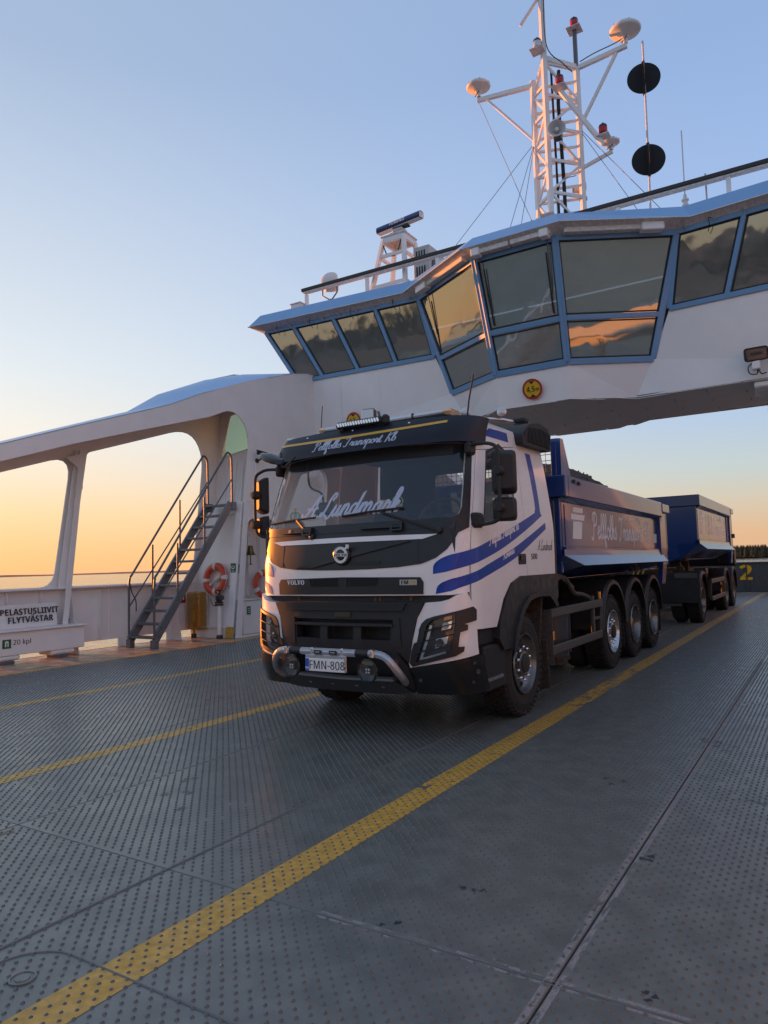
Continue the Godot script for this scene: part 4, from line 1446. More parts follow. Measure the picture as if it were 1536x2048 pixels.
func build_mast() -> void:
	var base := Vector3(-5.1, 8.72, -16.35)
	var mast := thing("signal_mast", "white lattice mast with side arms above the wheelhouse", "mast", base)
	var P0 := Vector3(-5.56, 0, -16.34) - Vector3(base.x, 0, base.z)
	var P1 := Vector3(-5.14, 0, -16.0) - Vector3(base.x, 0, base.z)
	var P2 := Vector3(-4.56, 0, -16.7) - Vector3(base.x, 0, base.z)
	for p in [[P0, 4.75], [P1, 6.9], [P2, 4.95]]:
		pbeam("leg", "ship", mast, p[0], p[0] + Vector3(0, p[1], 0), 0.115, 0.115, 0.01, Vector3(-0.62, 0, 0.78))
	lattice(mast, P0, P1, 0.85, 4.3, 5, true, "ship")
	lattice(mast, P1, P2, 0.8, 4.85, 5, true, "ship")
	for i in 14:
		var y := 0.25 + i * 0.33
		pbeam("rung", "ship", mast, P0 + Vector3(0, y, 0), P2 + Vector3(0, y, 0), 0.045, 0.06, 0.004)
	pbeam("top_bar", "ship", mast, P1 + Vector3(0, 4.95, 0), P2 + Vector3(0, 4.9, 0), 0.1, 0.13, 0.008)
	pbeam("top_brace", "ship", mast, P1 + Vector3(0, 5.0, 0), P0 + Vector3(0, 4.3, 0), 0.07, 0.08, 0.006)
	# arms with their struts
	var armR := Vector3(1.75, 4.95, P2.z)
	pbeam("arm", "ship", mast, P2 + Vector3(0, 4.88, 0), armR, 0.09, 0.11, 0.008)
	pbeam("arm_strut", "ship", mast, P2 + Vector3(0.03, 3.4, 0), Vector3(1.5, 4.88, P2.z), 0.07, 0.07, 0.005)
	var armL := Vector3(-1.95, 4.92, P0.z)
	pbeam("arm", "ship", mast, P0 + Vector3(0, 4.62, 0), armL + Vector3(0, -0.1, 0), 0.09, 0.11, 0.008)
	pbeam("arm_strut", "ship", mast, P0 + Vector3(-0.02, 3.2, 0), armL + Vector3(0.28, -0.2, 0), 0.06, 0.06, 0.005)
	pbeam("yard", "ship", mast, P1 + Vector3(0.0, 6.6, 0), P1 + Vector3(-0.52, 5.95, 0.1), 0.06, 0.06, 0.005)
	pbeam("yard", "ship", mast, P1 + Vector3(0.0, 6.5, 0), P1 + Vector3(0.3, 6.95, -0.1), 0.06, 0.06, 0.005)
	pbeam("lamp_arm", "ship", mast, P1 + Vector3(0.42, 3.85, 0.2), P1 + Vector3(1.2, 2.55, -0.35), 0.08, 0.1, 0.006)
	pbeam("small_arm", "ship", mast, P2 + Vector3(-0.1, 2.3, 0), P2 + Vector3(0.75, 2.5, 0), 0.07, 0.08, 0.006)
	pbeam("lamp_post", "galv2", mast, P2 + Vector3(0.0, 4.9, 0.02), P2 + Vector3(0.0, 5.85, 0.02), 0.09, 0.09, 0.006)
	pbox("lamp_plate", "ship2", mast, P2 + Vector3(0, 5.87, 0.02), Vector3(0.34, 0.025, 0.34), 0.004)
	pbox("lamp_plate", "ship2", mast, P1 + Vector3(-0.1, 5.1, 0.14), Vector3(0.32, 0.025, 0.3), 0.004)
	pbox("lamp_plate", "ship2", mast, P1 + Vector3(0.42, 3.92, 0.22), Vector3(0.32, 0.025, 0.3), 0.004)
	pbox("lamp_plate", "ship2", mast, P1 + Vector3(1.22, 2.72, -0.34), Vector3(0.3, 0.025, 0.28), 0.004)
	pbox("lamp_plate", "ship2", mast, P1 + Vector3(-0.02, 0.95, 0.2), Vector3(0.32, 0.025, 0.26), 0.004)
	pbox("lamp_plate", "ship2", mast, P2 + Vector3(0.25, 0.55, 0.1), Vector3(0.32, 0.025, 0.26), 0.004)
	# cable runs and rope
	ptube("cable_run", "rubber", mast, [Vector3(0.22, 0, 0.02), Vector3(0.2, 2.2, 0.02), Vector3(0.16, 3.9, 0.02), Vector3(0.2, 4.75, 0.0)], 0.045, 7)
	ptube("cable_run", "rubber", mast, [Vector3(0.1, 0, 0.15), Vector3(0.06, 4.7, 0.15)], 0.028, 6)
	ptube("cable", "rubber", mast, curve([P2 + Vector3(0.1, 4.98, 0.05), Vector3(1.0, 5.05, P2.z + 0.05), Vector3(1.6, 5.1, P2.z + 0.06), Vector3(1.72, 5.3, P2.z)], 5), 0.012, 5)
	ptube("cable", "rubber", mast, curve([P1 + Vector3(0.08, 6.6, 0.05), P1 + Vector3(0.1, 5.2, 0.06), P1 + Vector3(0.4, 4.78, -0.2), P2 + Vector3(-0.1, 4.8, 0.06)], 6), 0.012, 5)
	ptube("cable", "rubber", mast, curve([Vector3(0.2, 0.4, 0.1), Vector3(0.05, 1.2, 0.16), Vector3(0.16, 1.9, 0.1), Vector3(0.5, 2.0, 0.0)], 6), 0.009, 5)
	# stays
	for s in [[P0 + Vector3(-0.02, 3.15, 0), Vector3(-3.6, 0.0, 0.4)], [P0 + Vector3(-0.02, 3.15, 0), Vector3(-0.95, 0.05, 1.2)], [P0 + Vector3(-0.02, 3.1, 0.02), Vector3(-0.55, 0.05, 1.3)], [armL + Vector3(0.05, -0.2, 0), P0 + Vector3(0, 0.7, 0)], [P2 + Vector3(0.03, 3.3, 0), Vector3(2.7, 0.05, 0.2)], [P2 + Vector3(0.03, 3.25, 0), Vector3(2.2, 0.05, 0.1)]]:
		ptube("stay_wire", "wire", mast, [s[0], s[1]], 0.007, 5)
		ptube("turnbuckle", "wire", mast, [s[1].lerp(s[0], 0.05), s[1].lerp(s[0], 0.13)], 0.018, 6)
	# domes on the arms
	for a in [[armR + Vector3(-0.03, 0.06, 0), 0.36, "large white dome antenna on the mast arm above the black discs"], [armL + Vector3(0.04, -0.02, 0), 0.31, "white dome antenna at the end of the mast's other long arm"], [P2 + Vector3(0.72, 2.55, 0), 0.2, "small flat white dome antenna on the mast's short arm"]]:
		var at: Vector3 = a[0] + base
		var dm := thing("dome_antenna", a[2], "antenna", at, "dome antennas on the mast")
		var r: float = a[1]
		var tilt := Vector3(0.03, 1, 0.05)
		plathe("stem", "ship", dm, [Vector2(0.05, 0), Vector2(0.05, r * 0.3), Vector2(0.09, r * 0.36), Vector2(0.1, r * 0.5)], Vector3.ZERO, tilt, 12)
		plathe("dome", "domewhite", dm, [Vector2(0.06, r * 0.38), Vector2(r * 0.45, r * 0.5), Vector2(r * 0.55, r * 0.62), Vector2(r * 0.93, r * 0.72), Vector2(r, r * 0.82), Vector2(r * 0.99, r * 0.95), Vector2(r * 0.8, r * 1.15), Vector2(r * 0.4, r * 1.24), Vector2(0, r * 1.27)], Vector3.ZERO, tilt, 28)
		for k in 6:
			var an := TAU * k / 6
			pbox("bolt", "galv", dm, Vector3(cos(an) * r * 0.95, r * 0.98, sin(an) * r * 0.95), Vector3(0.02, 0.04, 0.02))
		ptube("cable", "rubber", dm, curve([Vector3(0.02, r * 0.5, 0.03), Vector3(0.05, r * 0.3, 0.1), Vector3(-0.08, 0.0, 0.06)], 4), 0.01, 5)
	# red and clear navigation lamps
	for a in [[P2 + Vector3(0, 5.88, 0.02), "redlens", "red navigation lamp on top of the mast's grey post"], [P1 + Vector3(0.42, 3.93, 0.22), "redlens", "red navigation lamp at the upper end of the slanting mast arm"], [P1 + Vector3(1.22, 2.73, -0.34), "redlens", "red navigation lamp at the lower end of the slanting mast arm"], [P1 + Vector3(-0.1, 5.11, 0.14), "clearcase", "clear navigation lamp on a plate at the mast's front leg"]]:
		var lp := thing("navigation_lamp", a[2], "lamp", a[0] + base, "navigation lamps on the mast")
		plathe("foot", "gunmetal", lp, [Vector2(0.1, 0), Vector2(0.1, 0.04), Vector2(0.085, 0.05)], Vector3.ZERO, Vector3.UP, 16)
		plathe("lens", a[1], lp, [Vector2(0.085, 0.05), Vector2(0.1, 0.07), Vector2(0.1, 0.2), Vector2(0.085, 0.22)], Vector3.ZERO, Vector3.UP, 16)
		plathe("cap", "gunmetal", lp, [Vector2(0.1, 0.2), Vector2(0.09, 0.25), Vector2(0.03, 0.27), Vector2(0.025, 0.31), Vector2(0, 0.32)], Vector3(0, 0.01, 0), Vector3.UP, 16)
	# loudhailers
	for a in [[P1 + Vector3(0.3, 2.95, 0.22), 0.2, Vector3(0.35, 0.02, 1), "round grey loudhailer horn facing forward on the mast"], [P2 + Vector3(-0.1, 1.95, -0.3), 0.2, Vector3(0.7, 0, -0.5), "grey loudhailer horn turned aside behind the mast"]]:
		var hn := thing("loudhailer", a[3], "loudspeaker", a[0] + base)
		var r: float = a[1]
		plathe("horn", "acgrey", hn, [Vector2(r * 0.35, -0.22), Vector2(r * 0.4, -0.1), Vector2(r * 0.7, -0.03), Vector2(r, 0.02), Vector2(r * 1.02, 0.04), Vector2(r * 0.94, 0.035), Vector2(r * 0.66, -0.02), Vector2(r * 0.3, -0.1), Vector2(0, -0.11)], Vector3.ZERO, a[2], 24)
		plathe("core", "domewhite", hn, [Vector2(0.05, -0.12), Vector2(0.045, 0.0), Vector2(0.0, 0.03)], Vector3.ZERO, a[2], 14)
		pbox("bracket", "gunmetal", hn, Vector3(0, -0.2, -0.06), Vector3(0.18, 0.1, 0.12), 0.01)
	# pole with two black day-signal shapes
	var po := thing("signal_pole", "thin pale halyard pole holding two black signal discs", "pole", Vector3(-3.02, 8.72, base.z + P2.z))
	ptube("pole", "ship2", po, [Vector3(-0.03, 0, 0), Vector3(0.0, 2.0, 0), Vector3(0.02, 4.9, 0)], 0.024, 7)
	for y: float in [2.02, 4.0]:
		var ds := thing("signal_disc", "black crossed disc day signal, the %s one on the halyard pole" % ("lower" if y < 3 else "upper"), "signal shape", po.position + Vector3(0, y, 0), "black day signals")
		for q in 2:
			var ax := Vector3(0.28, 0.0, 0.96) if q == 0 else Vector3(0.96, 0.0, -0.28)
			plathe("disc", "discblack", ds, [Vector2(0, -0.008), Vector2(0.37, -0.008), Vector2(0.37, 0.008), Vector2(0, 0.008)], Vector3.ZERO, ax, 40)
		ptube("sleeve", "discblack", ds, [Vector3(0, -0.4, 0), Vector3(0, 0.4, 0)], 0.034, 8)


# ---------------------------------------------------------------- steep stair to the landing
func build_stairs() -> void:
	var base := Vector3(-12.31, 0, -9.95)
	var t := thing("steel_stair", "steep grey steel stair with tubular handrails up to the landing", "stair", base)
	var xs := [-0.38, 0.38]
	var p0 := Vector3(0, 0.16, 0)
	var p1 := Vector3(0, 3.14, -2.24)
	var dir := (p1 - p0).normalized()
	for x in xs:
		var o := Vector3(x, 0, 0)
		pbeam("stringer", "galv", t, p0 + o, p1 + o, 0.055, 0.19, 0.006, Vector3(1, 0, 0).cross(dir))
		pbox("foot", "galv", t, Vector3(x, 0.09, 0.0), Vector3(0.12, 0.18, 0.14), 0.01)
		pbox("top_bracket", "galv", t, Vector3(x, 3.08, -2.32), Vector3(0.1, 0.2, 0.14), 0.01)
	for i in 12:
		var c := p0.lerp(p1, (i + 0.12) / 11.35)
		pbox("tread", "galv", t, Vector3(0, c.y + 0.03, c.z - 0.03), Vector3(0.71, 0.05, 0.2), 0.008)
	for x in xs:
		var o := Vector3(x * 1.05, 0, 0)
		var rail := curve([Vector3(0, 0.2, 0.02) + o, Vector3(0, 1.0, 0.02) + o, Vector3(0, 1.44, 0.0) + o, Vector3(0, 1.62, -0.12) + o, Vector3(0, 3.0, -1.13) + o, Vector3(0, 4.2, -2.02) + o, Vector3(0, 4.33, -2.13) + o, Vector3(0, 4.27, -2.24) + o, Vector3(0, 4.0, -2.27) + o, Vector3(0, 3.12, -2.27) + o], 6)
		ptube("handrail", "galv2", t, rail, 0.024, 8)
		ptube("mid_rail", "galv2", t, [Vector3(0, 0.85, 0.02) + o, Vector3(0, 3.72, -2.27) + o], 0.016, 7)
		for f: float in [0.27, 0.62]:
			var a := p0.lerp(p1, f)
			ptube("rail_post", "galv2", t, [a + o, a + o + Vector3(0, 1.22, 0)], 0.022, 7)
	ptube("chain", "gunmetal", t, curve([Vector3(-0.39, 1.4, 0.02), Vector3(-0.36, 1.15, -0.03), Vector3(-0.33, 0.98, -0.1), Vector3(-0.34, 0.75, -0.12)], 5), 0.012, 5)


# ---------------------------------------------------------------- things on and beside the deck
func ring_buoy(label: String, at: Vector3, normal: Vector3, roll: float) -> Node3D:
	var t := thing("life_buoy", label, "life buoy", at, "orange life buoys on the tower")
	var b := axis_basis(normal) * Basis(Vector3.UP, roll)
	var R := 0.30
	var r := 0.085
	var seg := 48
	for k in 8:
		var a0 := TAU * k / 8.0 + (0.16 if k % 2 else 0.0)
		var white := k % 2 == 0
		a0 = TAU * (k / 2) / 4.0 + (0.0 if white else 0.28)
		var a1 := a0 + (0.28 if white else TAU / 4.0 - 0.28)
		var g := G.new()
		g.smooth()
		var rr := r + (0.004 if white else 0.0)
		var ns := 3 if white else 10
		for i in ns:
			for j in 14:
				var q := func(ii: int, jj: int) -> Vector3:
					var a := lerpf(a0, a1, float(ii) / ns)
					var c := TAU * jj / 14.0
					return b * Vector3(cos(a) * (R + rr * cos(c)), rr * 0.8 * sin(c), sin(a) * (R + rr * cos(c)))
				g.quad(q.call(i, j), q.call(i + 1, j), q.call(i + 1, j + 1), q.call(i, j + 1))
		part(g, "band" if white else "ring_section", "ringwhite" if white else "orange", t)
	var rope := []
	for k in 48:
		var a := TAU * k / 48.0
		var sag := 0.018 * absf(sin(a * 2.0))
		rope.append(b * Vector3(cos(a) * (R + r + sag), 0.03, sin(a) * (R + r + sag)))
	ptube("rope", "ringwhite", t, rope, 0.007, 5, true)
	return t


func height_sign(at: Vector3, normal: Vector3, s: String, label: String) -> void:
	var t := thing("height_sign", label, "sign", at)
	var b := axis_basis(normal)
	var n := normal.normalized()
	plathe("disc", "signred", t, [Vector2(0, 0), Vector2(0.225, 0), Vector2(0.225, 0.006), Vector2(0, 0.006)], Vector3.ZERO, n, 40)
	plathe("field", "signyellow", t, [Vector2(0, 0.006), Vector2(0.178, 0.006), Vector2(0.178, 0.009), Vector2(0, 0.009)], Vector3.ZERO, n, 40)
	var right := Vector3.UP.cross(n).normalized()
	var up := n.cross(right)
	for k: float in [1, -1]:
		var g := G.new()
		g.prism(PackedVector2Array([Vector2(-0.07, 0.172 * k), Vector2(0.07, 0.172 * k), Vector2(0, 0.105 * k)]), Transform3D(Basis(right, up, n), n * 0.009), 0.003)
		part(g, "arrow", "blackletter", t)
	text("number", s, 0.12, "blackletter", t, right * -0.035 + n * 0.011, right, up, 700, "Droid Sans", 0.82)
	text("unit", "m", 0.085, "blackletter", t, right * 0.115 + up * -0.012 + n * 0.011, right, up, 700, "Droid Sans", 0.8)


func small_sign(called: String, label: String, at: Vector3, n: Vector3, w: float, h: float, m: String) -> Node3D:
	var t := thing(called, label, "sign", at)
	var right := Vector3.UP.cross(n).normalized()
	pbox("plate", m, t, n * 0.004, Vector3(w, h, 0.006), 0.001, Basis(right, Vector3.UP, n))
	return t


func build_deck_gear() -> void:
	var slope := Vector3(0, 0.124, 0.992)
	var wz := func(x: float, y: float, off: float) -> Vector3: return Vector3(x, y, -12.08 - 0.125 * y + off)
	var lb := ring_buoy("orange life buoy with white bands hung below the stair", wz.call(-12.42, 1.37, 0.10), slope, 0.25)
	# its throwing light
	var fl := thing("buoy_light", "white float light strapped inside the hanging life buoy", "light", wz.call(-12.42, 1.33, 0.09))
	var ld := Vector3(0.8, 0.45, 0.05).normalized()
	plathe("float", "ringwhite", fl, [Vector2(0, -0.02), Vector2(0.055, 0.0), Vector2(0.06, 0.14), Vector2(0.04, 0.2), Vector2(0, 0.21)], Vector3.ZERO, ld, 14)
	plathe("stem", "ringwhite", fl, [Vector2(0.022, -0.16), Vector2(0.022, 0.0)], Vector3.ZERO, ld, 10)
	plathe("bulb", "ringwhite", fl, [Vector2(0, -0.24), Vector2(0.045, -0.22), Vector2(0.045, -0.18), Vector2(0.02, -0.15)], Vector3.ZERO, ld, 12)
	ptube("line", "ringwhite", fl, curve([Vector3(0.05, -0.05, 0.02), Vector3(-0.05, -0.2, 0.06), Vector3(-0.1, -0.34, 0.1), Vector3(-0.07, -0.42, 0.1)], 5), 0.008, 5)
	ptube("cord", "rubber", fl, curve([Vector3(-0.08, -0.4, 0.1), Vector3(0.0, -0.56, 0.1), Vector3(0.14, -0.58, 0.12), Vector3(0.26, -0.5, 0.12)], 6), 0.008, 5)
	ring_buoy("orange life buoy standing on the locker inside the niche", Vector3(-12.2, 1.18, -13.62), Vector3(1, 0.15, 0.1), 0.5)
	# hydrant
	var hy := thing("deck_hydrant", "white standpipe with a dark valve head below the life buoy", "hydrant", wz.call(-12.12, 0.0, 0.11))
	ptube("pipe", "ship", hy, [Vector3(0, 0, 0), Vector3(0, 0.8, 0)], 0.055, 14)
	plathe("foot", "gunmetal", hy, [Vector2(0.075, 0), Vector2(0.075, 0.07), Vector2(0.056, 0.09)], Vector3.ZERO, Vector3.UP, 14)
	plathe("flange", "gunmetal", hy, [Vector2(0.1, 0.76), Vector2(0.1, 0.79), Vector2(0.06, 0.8)], Vector3.ZERO, Vector3.UP, 16)
	plathe("flange", "gunmetal", hy, [Vector2(0.1, 0.81), Vector2(0.1, 0.84), Vector2(0.05, 0.86)], Vector3.ZERO, Vector3.UP, 16)
	plathe("valve_body", "gunmetal", hy, [Vector2(0.05, 0.84), Vector2(0.085, 0.9), Vector2(0.08, 0.98), Vector2(0.035, 1.02), Vector2(0.022, 1.1)], Vector3.ZERO, Vector3.UP, 14)
	plathe("outlet", "gunmetal", hy, [Vector2(0.045, 0), Vector2(0.045, 0.1), Vector2(0.06, 0.11), Vector2(0.06, 0.14), Vector2(0, 0.14)], Vector3(0.02, 0.93, 0), Vector3(0.9, 0.1, 0.4), 12)
	plathe("hand_wheel", "gunmetal", hy, [Vector2(0.0, 1.1), Vector2(0.07, 1.1), Vector2(0.08, 1.115), Vector2(0.07, 1.13), Vector2(0, 1.13)], Vector3.ZERO, Vector3.UP, 16)
	# extinguisher in a yellow transparent case
	var ex := thing("extinguisher_case", "amber plastic case holding a fire extinguisher beside the stair foot", "case", wz.call(-12.83, 0.2, 0.16))
	var g := G.new()
	g.box(Vector3(0, 0.44, 0.0), Vector3(0.42, 0.88, 0.26), Basis.IDENTITY, 0.03)
	part(g, "case", "extcase", ex)
	pbox("back_plate", "ship2", ex, Vector3(0, 0.44, -0.14), Vector3(0.44, 0.9, 0.012))
	var ext := thing("fire_extinguisher", "red fire extinguisher with a yellow label inside the amber case", "extinguisher", wz.call(-12.83, 0.24, 0.15))
	plathe("cylinder", "extred", ext, [Vector2(0, 0), Vector2(0.085, 0.01), Vector2(0.09, 0.04), Vector2(0.09, 0.5), Vector2(0.06, 0.57), Vector2(0.025, 0.6), Vector2(0.025, 0.66), Vector2(0, 0.66)], Vector3.ZERO, Vector3.UP, 20)
	pbox("label_plate", "signyellow", ext, Vector3(-0.03, 0.28, 0.09), Vector3(0.1, 0.26, 0.012), 0.003)
	pbox("handle", "gunmetal", ext, Vector3(0.03, 0.68, 0.02), Vector3(0.12, 0.03, 0.03), 0.008)
	# deck post beside the tower
	var dp := thing("deck_post", "short yellow and grey post under the extinguisher case", "post", Vector3(-12.95, 0, -11.95))
	ptube("post", "yellow", dp, [Vector3.ZERO, Vector3(0, 0.36, 0)], 0.04, 10)
	plathe("collar", "gunmetal", dp, [Vector2(0.07, 0), Vector2(0.07, 0.09), Vector2(0.04, 0.1)], Vector3.ZERO, Vector3.UP, 12)
	# bell in the niche
	var bl := thing("ship_bell", "small dark bronze bell hanging from a curved bracket in the niche", "bell", Vector3(-12.06, 1.99, -12.98))
	plathe("bell", "brass", bl, [Vector2(0.0, 0.17), Vector2(0.05, 0.165), Vector2(0.065, 0.13), Vector2(0.075, 0.05), Vector2(0.1, -0.03), Vector2(0.135, -0.06), Vector2(0.125, -0.065), Vector2(0.06, 0.04), Vector2(0, 0.1)], Vector3.ZERO, Vector3.UP, 24)
	ptube("clapper_rope", "brass", bl, [Vector3(0, 0.0, 0), Vector3(0, -0.3, 0)], 0.014, 7)
	plathe("rope_end", "gunmetal", bl, [Vector2(0.0, -0.3), Vector2(0.035, -0.3), Vector2(0.02, -0.27)], Vector3.ZERO, Vector3.UP, 10)
	ptube("bracket", "ship2", bl, curve([Vector3(-0.1, 0.42, 0.28), Vector3(-0.06, 0.48, 0.16), Vector3(0, 0.44, 0.04), Vector3(0, 0.32, 0.0), Vector3(0, 0.16, 0)], 5), 0.016, 7)
	# safety signs
	var n2 := slope
	for a in [["green and white life buoy sign on the tower's corner strip", wz.call(-11.9, 1.62, 0.062), n2], ["green and white life buoy sign on the back of the niche", Vector3(-12.53, 1.6, -13.12), Vector3.RIGHT]]:
		var sg := small_sign("buoy_sign", a[0], a[1], a[2], 0.16, 0.22, "signgreen")
		plathe("symbol", "signwhite", sg, [Vector2(0.03, 0.008), Vector2(0.052, 0.008), Vector2(0.052, 0.011), Vector2(0.03, 0.011), Vector2(0.03, 0.008)], Vector3(0, 0.02, 0), a[2], 20)
		var rr: Vector3 = Vector3.UP.cross(a[2]).normalized()
		pbox("legend", "signwhite", sg, Vector3(0, -0.075, 0) + a[2] * 0.009, Vector3(0.1, 0.014, 0.003), 0.0, Basis(rr, Vector3.UP, a[2]))
	var vs := small_sign("valve_sign", "small white square sign with black valve triangles", wz.call(-12.0, 1.2, 0.004), n2, 0.2, 0.26, "signwhite")
	for k: float in [-1, 1]:
		g = G.new()
		g.prism(PackedVector2Array([Vector2(0, -0.02), Vector2(0.05 * k, 0.03), Vector2(0.05 * k, -0.07)]), Transform3D(Basis(Vector3.RIGHT, Vector3.UP, Vector3(0, 0, 1)), Vector3(0, 0, 0.009)), 0.003)
		part(g, "triangle", "blackletter", vs)
	text("letter", "F", 0.05, "blackletter", vs, Vector3(0, 0.06, 0.01), Vector3.RIGHT, Vector3.UP, 700)
	var fs := small_sign("fire_sign", "small red sign with white symbols on the bulwark behind the stair", Vector3(-13.13, 0.93, -11.7), Vector3.RIGHT, 0.34, 0.2, "signred")
	for k in 3:
		pbox("symbol", "signwhite", fs, Vector3(0.01, 0.02 - 0.02 * (k % 2), 0.1 - k * 0.1), Vector3(0.003, 0.1, 0.04))
	var gs := small_sign("exit_sign", "small green sign on the niche locker", Vector3(-12.145, 0.58, -12.98), Vector3.RIGHT, 0.13, 0.2, "signgreen")
	for k in 3:
		pbox("legend", "signwhite", gs, Vector3(0.009, 0.05 - k * 0.05, 0), Vector3(0.003, 0.014, 0.08))
	height_sign(Vector3(-5.3, 5.31, -14.625), Vector3(0, -0.25, 1).normalized(), "4,5", "round yellow and red height limit sign reading 4,5 m")
	height_sign(Vector3(-10.5, 5.42, -15.31), Vector3(0, -0.08, 1).normalized(), "4,2", "round yellow and red height limit sign reading 4,2 m above the cab")
	# display behind the middle pane of the bay
	var ms := thing("bridge_display", "dark display panel with pale blue lettering behind the middle wheelhouse pane", "display", Vector3(-5.55, 6.52, -15.1))
	pbox("case", "blackrough", ms, Vector3(0, 0.42, 0), Vector3(0.34, 0.42, 0.05), 0.01)
	var scr := pbox("screen", "seal", ms, Vector3(0, 0.42, 0.027), Vector3(0.30, 0.36, 0.004))
	scr.material_override = mat("screen", Color(0.01, 0.02, 0.06), 0.2, 0.0, "", 1, "", {"emit": Color(0.10, 0.22, 0.55), "emit_e": 0.22})
	ptube("stand", "domewhite", ms, [Vector3(0.12, 0, 0), Vector3(0.12, 0.65, -0.02)], 0.02, 7)
	pbox("sensor", "blackrough", ms, Vector3(0.02, 0.74, 0), Vector3(0.12, 0.14, 0.1), 0.02)
	# watch camera with its conduit
	var cc := thing("watch_camera", "black surveillance camera on the tower wall above the niche", "camera", Vector3(XI + 0.02, 4.22, -12.95))
	plathe("foot", "blackrough", cc, [Vector2(0.06, 0), Vector2(0.06, 0.02), Vector2(0.03, 0.04)], Vector3.ZERO, Vector3.RIGHT, 14)
	ptube("arm", "blackrough", cc, [Vector3(0.03, 0, 0), Vector3(0.14, 0.02, 0.02), Vector3(0.17, 0.12, 0.03)], 0.022, 7)
	pbox("body", "blackrough", cc, Vector3(0.2, 0.15, 0.05), Vector3(0.24, 0.085, 0.085), 0.02, Basis(Vector3.UP, 0.9) * Basis(Vector3(0, 0, 1), -0.25))
	pbox("hood", "blackrough", cc, Vector3(0.21, 0.2, 0.05), Vector3(0.27, 0.015, 0.1), 0.005, Basis(Vector3.UP, 0.9) * Basis(Vector3(0, 0, 1), -0.25))
	var cd := thing("conduit", "thin white cable conduit running down the tower from the black camera", "conduit", Vector3(XI + 0.02, 3.1, -12.82))
	ptube("pipe", "ship", cd, [Vector3(0.01, 0, 0), Vector3(0.01, 1.08, -0.08)], 0.018, 7)
	ptube("hook", "galv", cd, curve([Vector3(0.01, 0.02, 0), Vector3(0.03, -0.05, 0), Vector3(0.01, -0.1, 0)], 4), 0.012, 6)
	# life jacket locker
	var bx := thing("life_jacket_locker", "long white life jacket locker with lettered backboard by the bulwark", "locker", Vector3(-12.85, 0, -7.1))
	pbox("body", "ship", bx, Vector3(0.0, 0.36, 0), Vector3(0.5, 0.42, 3.4), 0.012)
	pbox("lid", "ship", bx, Vector3(0.02, 0.585, 0), Vector3(0.56, 0.035, 3.5), 0.008)
	g = G.new()
	var bb := Basis(Vector3(0, 0, 1), 0.12)
	g.box(Vector3(-0.1, 0.82, 0.18), Vector3(0.025, 0.44, 3.0), bb, 0.006)
	part(g, "backboard", "ship", bx)
	for z: float in [-1.25, -0.15, 1.1]:
		pbox("foot", "galv", bx, Vector3(0.05, 0.03, z), Vector3(0.36, 0.06, 0.22), 0.006)
		pbox("skirt", "ship", bx, Vector3(0.02, 0.11, z), Vector3(0.44, 0.1, 0.5), 0.03)
	var bn := bb * Vector3.RIGHT
	text("lettering", "PELASTUSLIIVIT", 0.112, "blackletter", bx, Vector3(-0.097, 0.905, -0.76) + bn * 0.022, Vector3(0, 0, -1), bb * Vector3.UP, 600, "Droid Sans", 1.0)
	text("lettering", "FLYTVÄSTAR", 0.112, "blackletter", bx, Vector3(-0.078, 0.755, -0.77) + bn * 0.022, Vector3(0, 0, -1), bb * Vector3.UP, 600, "Droid Sans", 1.0)
	text("lettering", "20 kpl", 0.085, "blackletter", bx, Vector3(0.253, 0.38, -0.42), Vector3(0, 0, -1), Vector3.UP, 500, "Droid Sans", 1.1)
	pbox("label_plate", "signgreen", bx, Vector3(0.252, 0.365, -0.13), Vector3(0.006, 0.16, 0.16))
	g = G.new()
	g.prism(rounded([Vector2(-0.034, -0.05), Vector2(0.034, -0.05), Vector2(0.034, 0.055), Vector2(-0.034, 0.055)], [0.0, 0.0, 0.03, 0.03], 4), Transform3D(Basis(Vector3(0, 0, -1), Vector3.UP, Vector3.RIGHT), Vector3(0.255, 0.365, -0.13)), 0.003)
	part(g, "jacket_symbol", "signwhite", bx)
	pbox("jacket_symbol_slot", "signgreen", bx, Vector3(0.2595, 0.345, -0.13), Vector3(0.003, 0.08, 0.018))
	var hk := thing("rope_cleat", "small dark cleat on the bulwark behind the life jacket locker", "cleat", Vector3(-13.05, 0.66, -8.68))
	pbox("plate", "rust", hk, Vector3(0, 0.12, 0), Vector3(0.02, 0.22, 0.08), 0.004)
	ptube("hook", "gunmetal", hk, curve([Vector3(0.02, 0.05, 0.04), Vector3(0.08, 0.0, 0.0), Vector3(0.02, 0.02, -0.06)], 4), 0.02, 6)
	# floodlight under the bridge windows
	var fd := thing("floodlight", "black framed floodlight on the white wheelhouse bridge", "floodlight", Vector3(-1.0, 5.42, -15.16))
	g = G.new()
	var fb := Basis(Vector3.RIGHT, 0.3) * Basis(Vector3.UP, 0.15)
	g.prism(rounded([Vector2(-0.21, -0.13), Vector2(0.21, -0.13), Vector2(0.21, 0.13), Vector2(-0.21, 0.13)], 0.06, 4), Transform3D(fb, fb * Vector3(0, 0, -0.12)), 0.13)
	part(g, "case", "blackrough", fd)
	g = G.new()
	g.prism(rounded([Vector2(-0.175, -0.1), Vector2(0.175, -0.1), Vector2(0.175, 0.1), Vector2(-0.175, 0.1)], 0.03, 4), Transform3D(fb, fb * Vector3(0, 0, 0.008)), 0.006)
	var ln := part(g, "lens", "gunmetal", fd)
	ln.material_override = mat("floodglass", Color(0.10, 0.11, 0.11), 0.12, 0.2)
	pbox("reflector_bar", "gunmetal", fd, fb * Vector3(0, 0.01, 0.016), Vector3(0.2, 0.05, 0.006), 0.002, fb)
	pbox("reflector_edge", "galv2", fd, fb * Vector3(-0.14, 0.0, 0.016), Vector3(0.02, 0.13, 0.006), 0.002, fb)
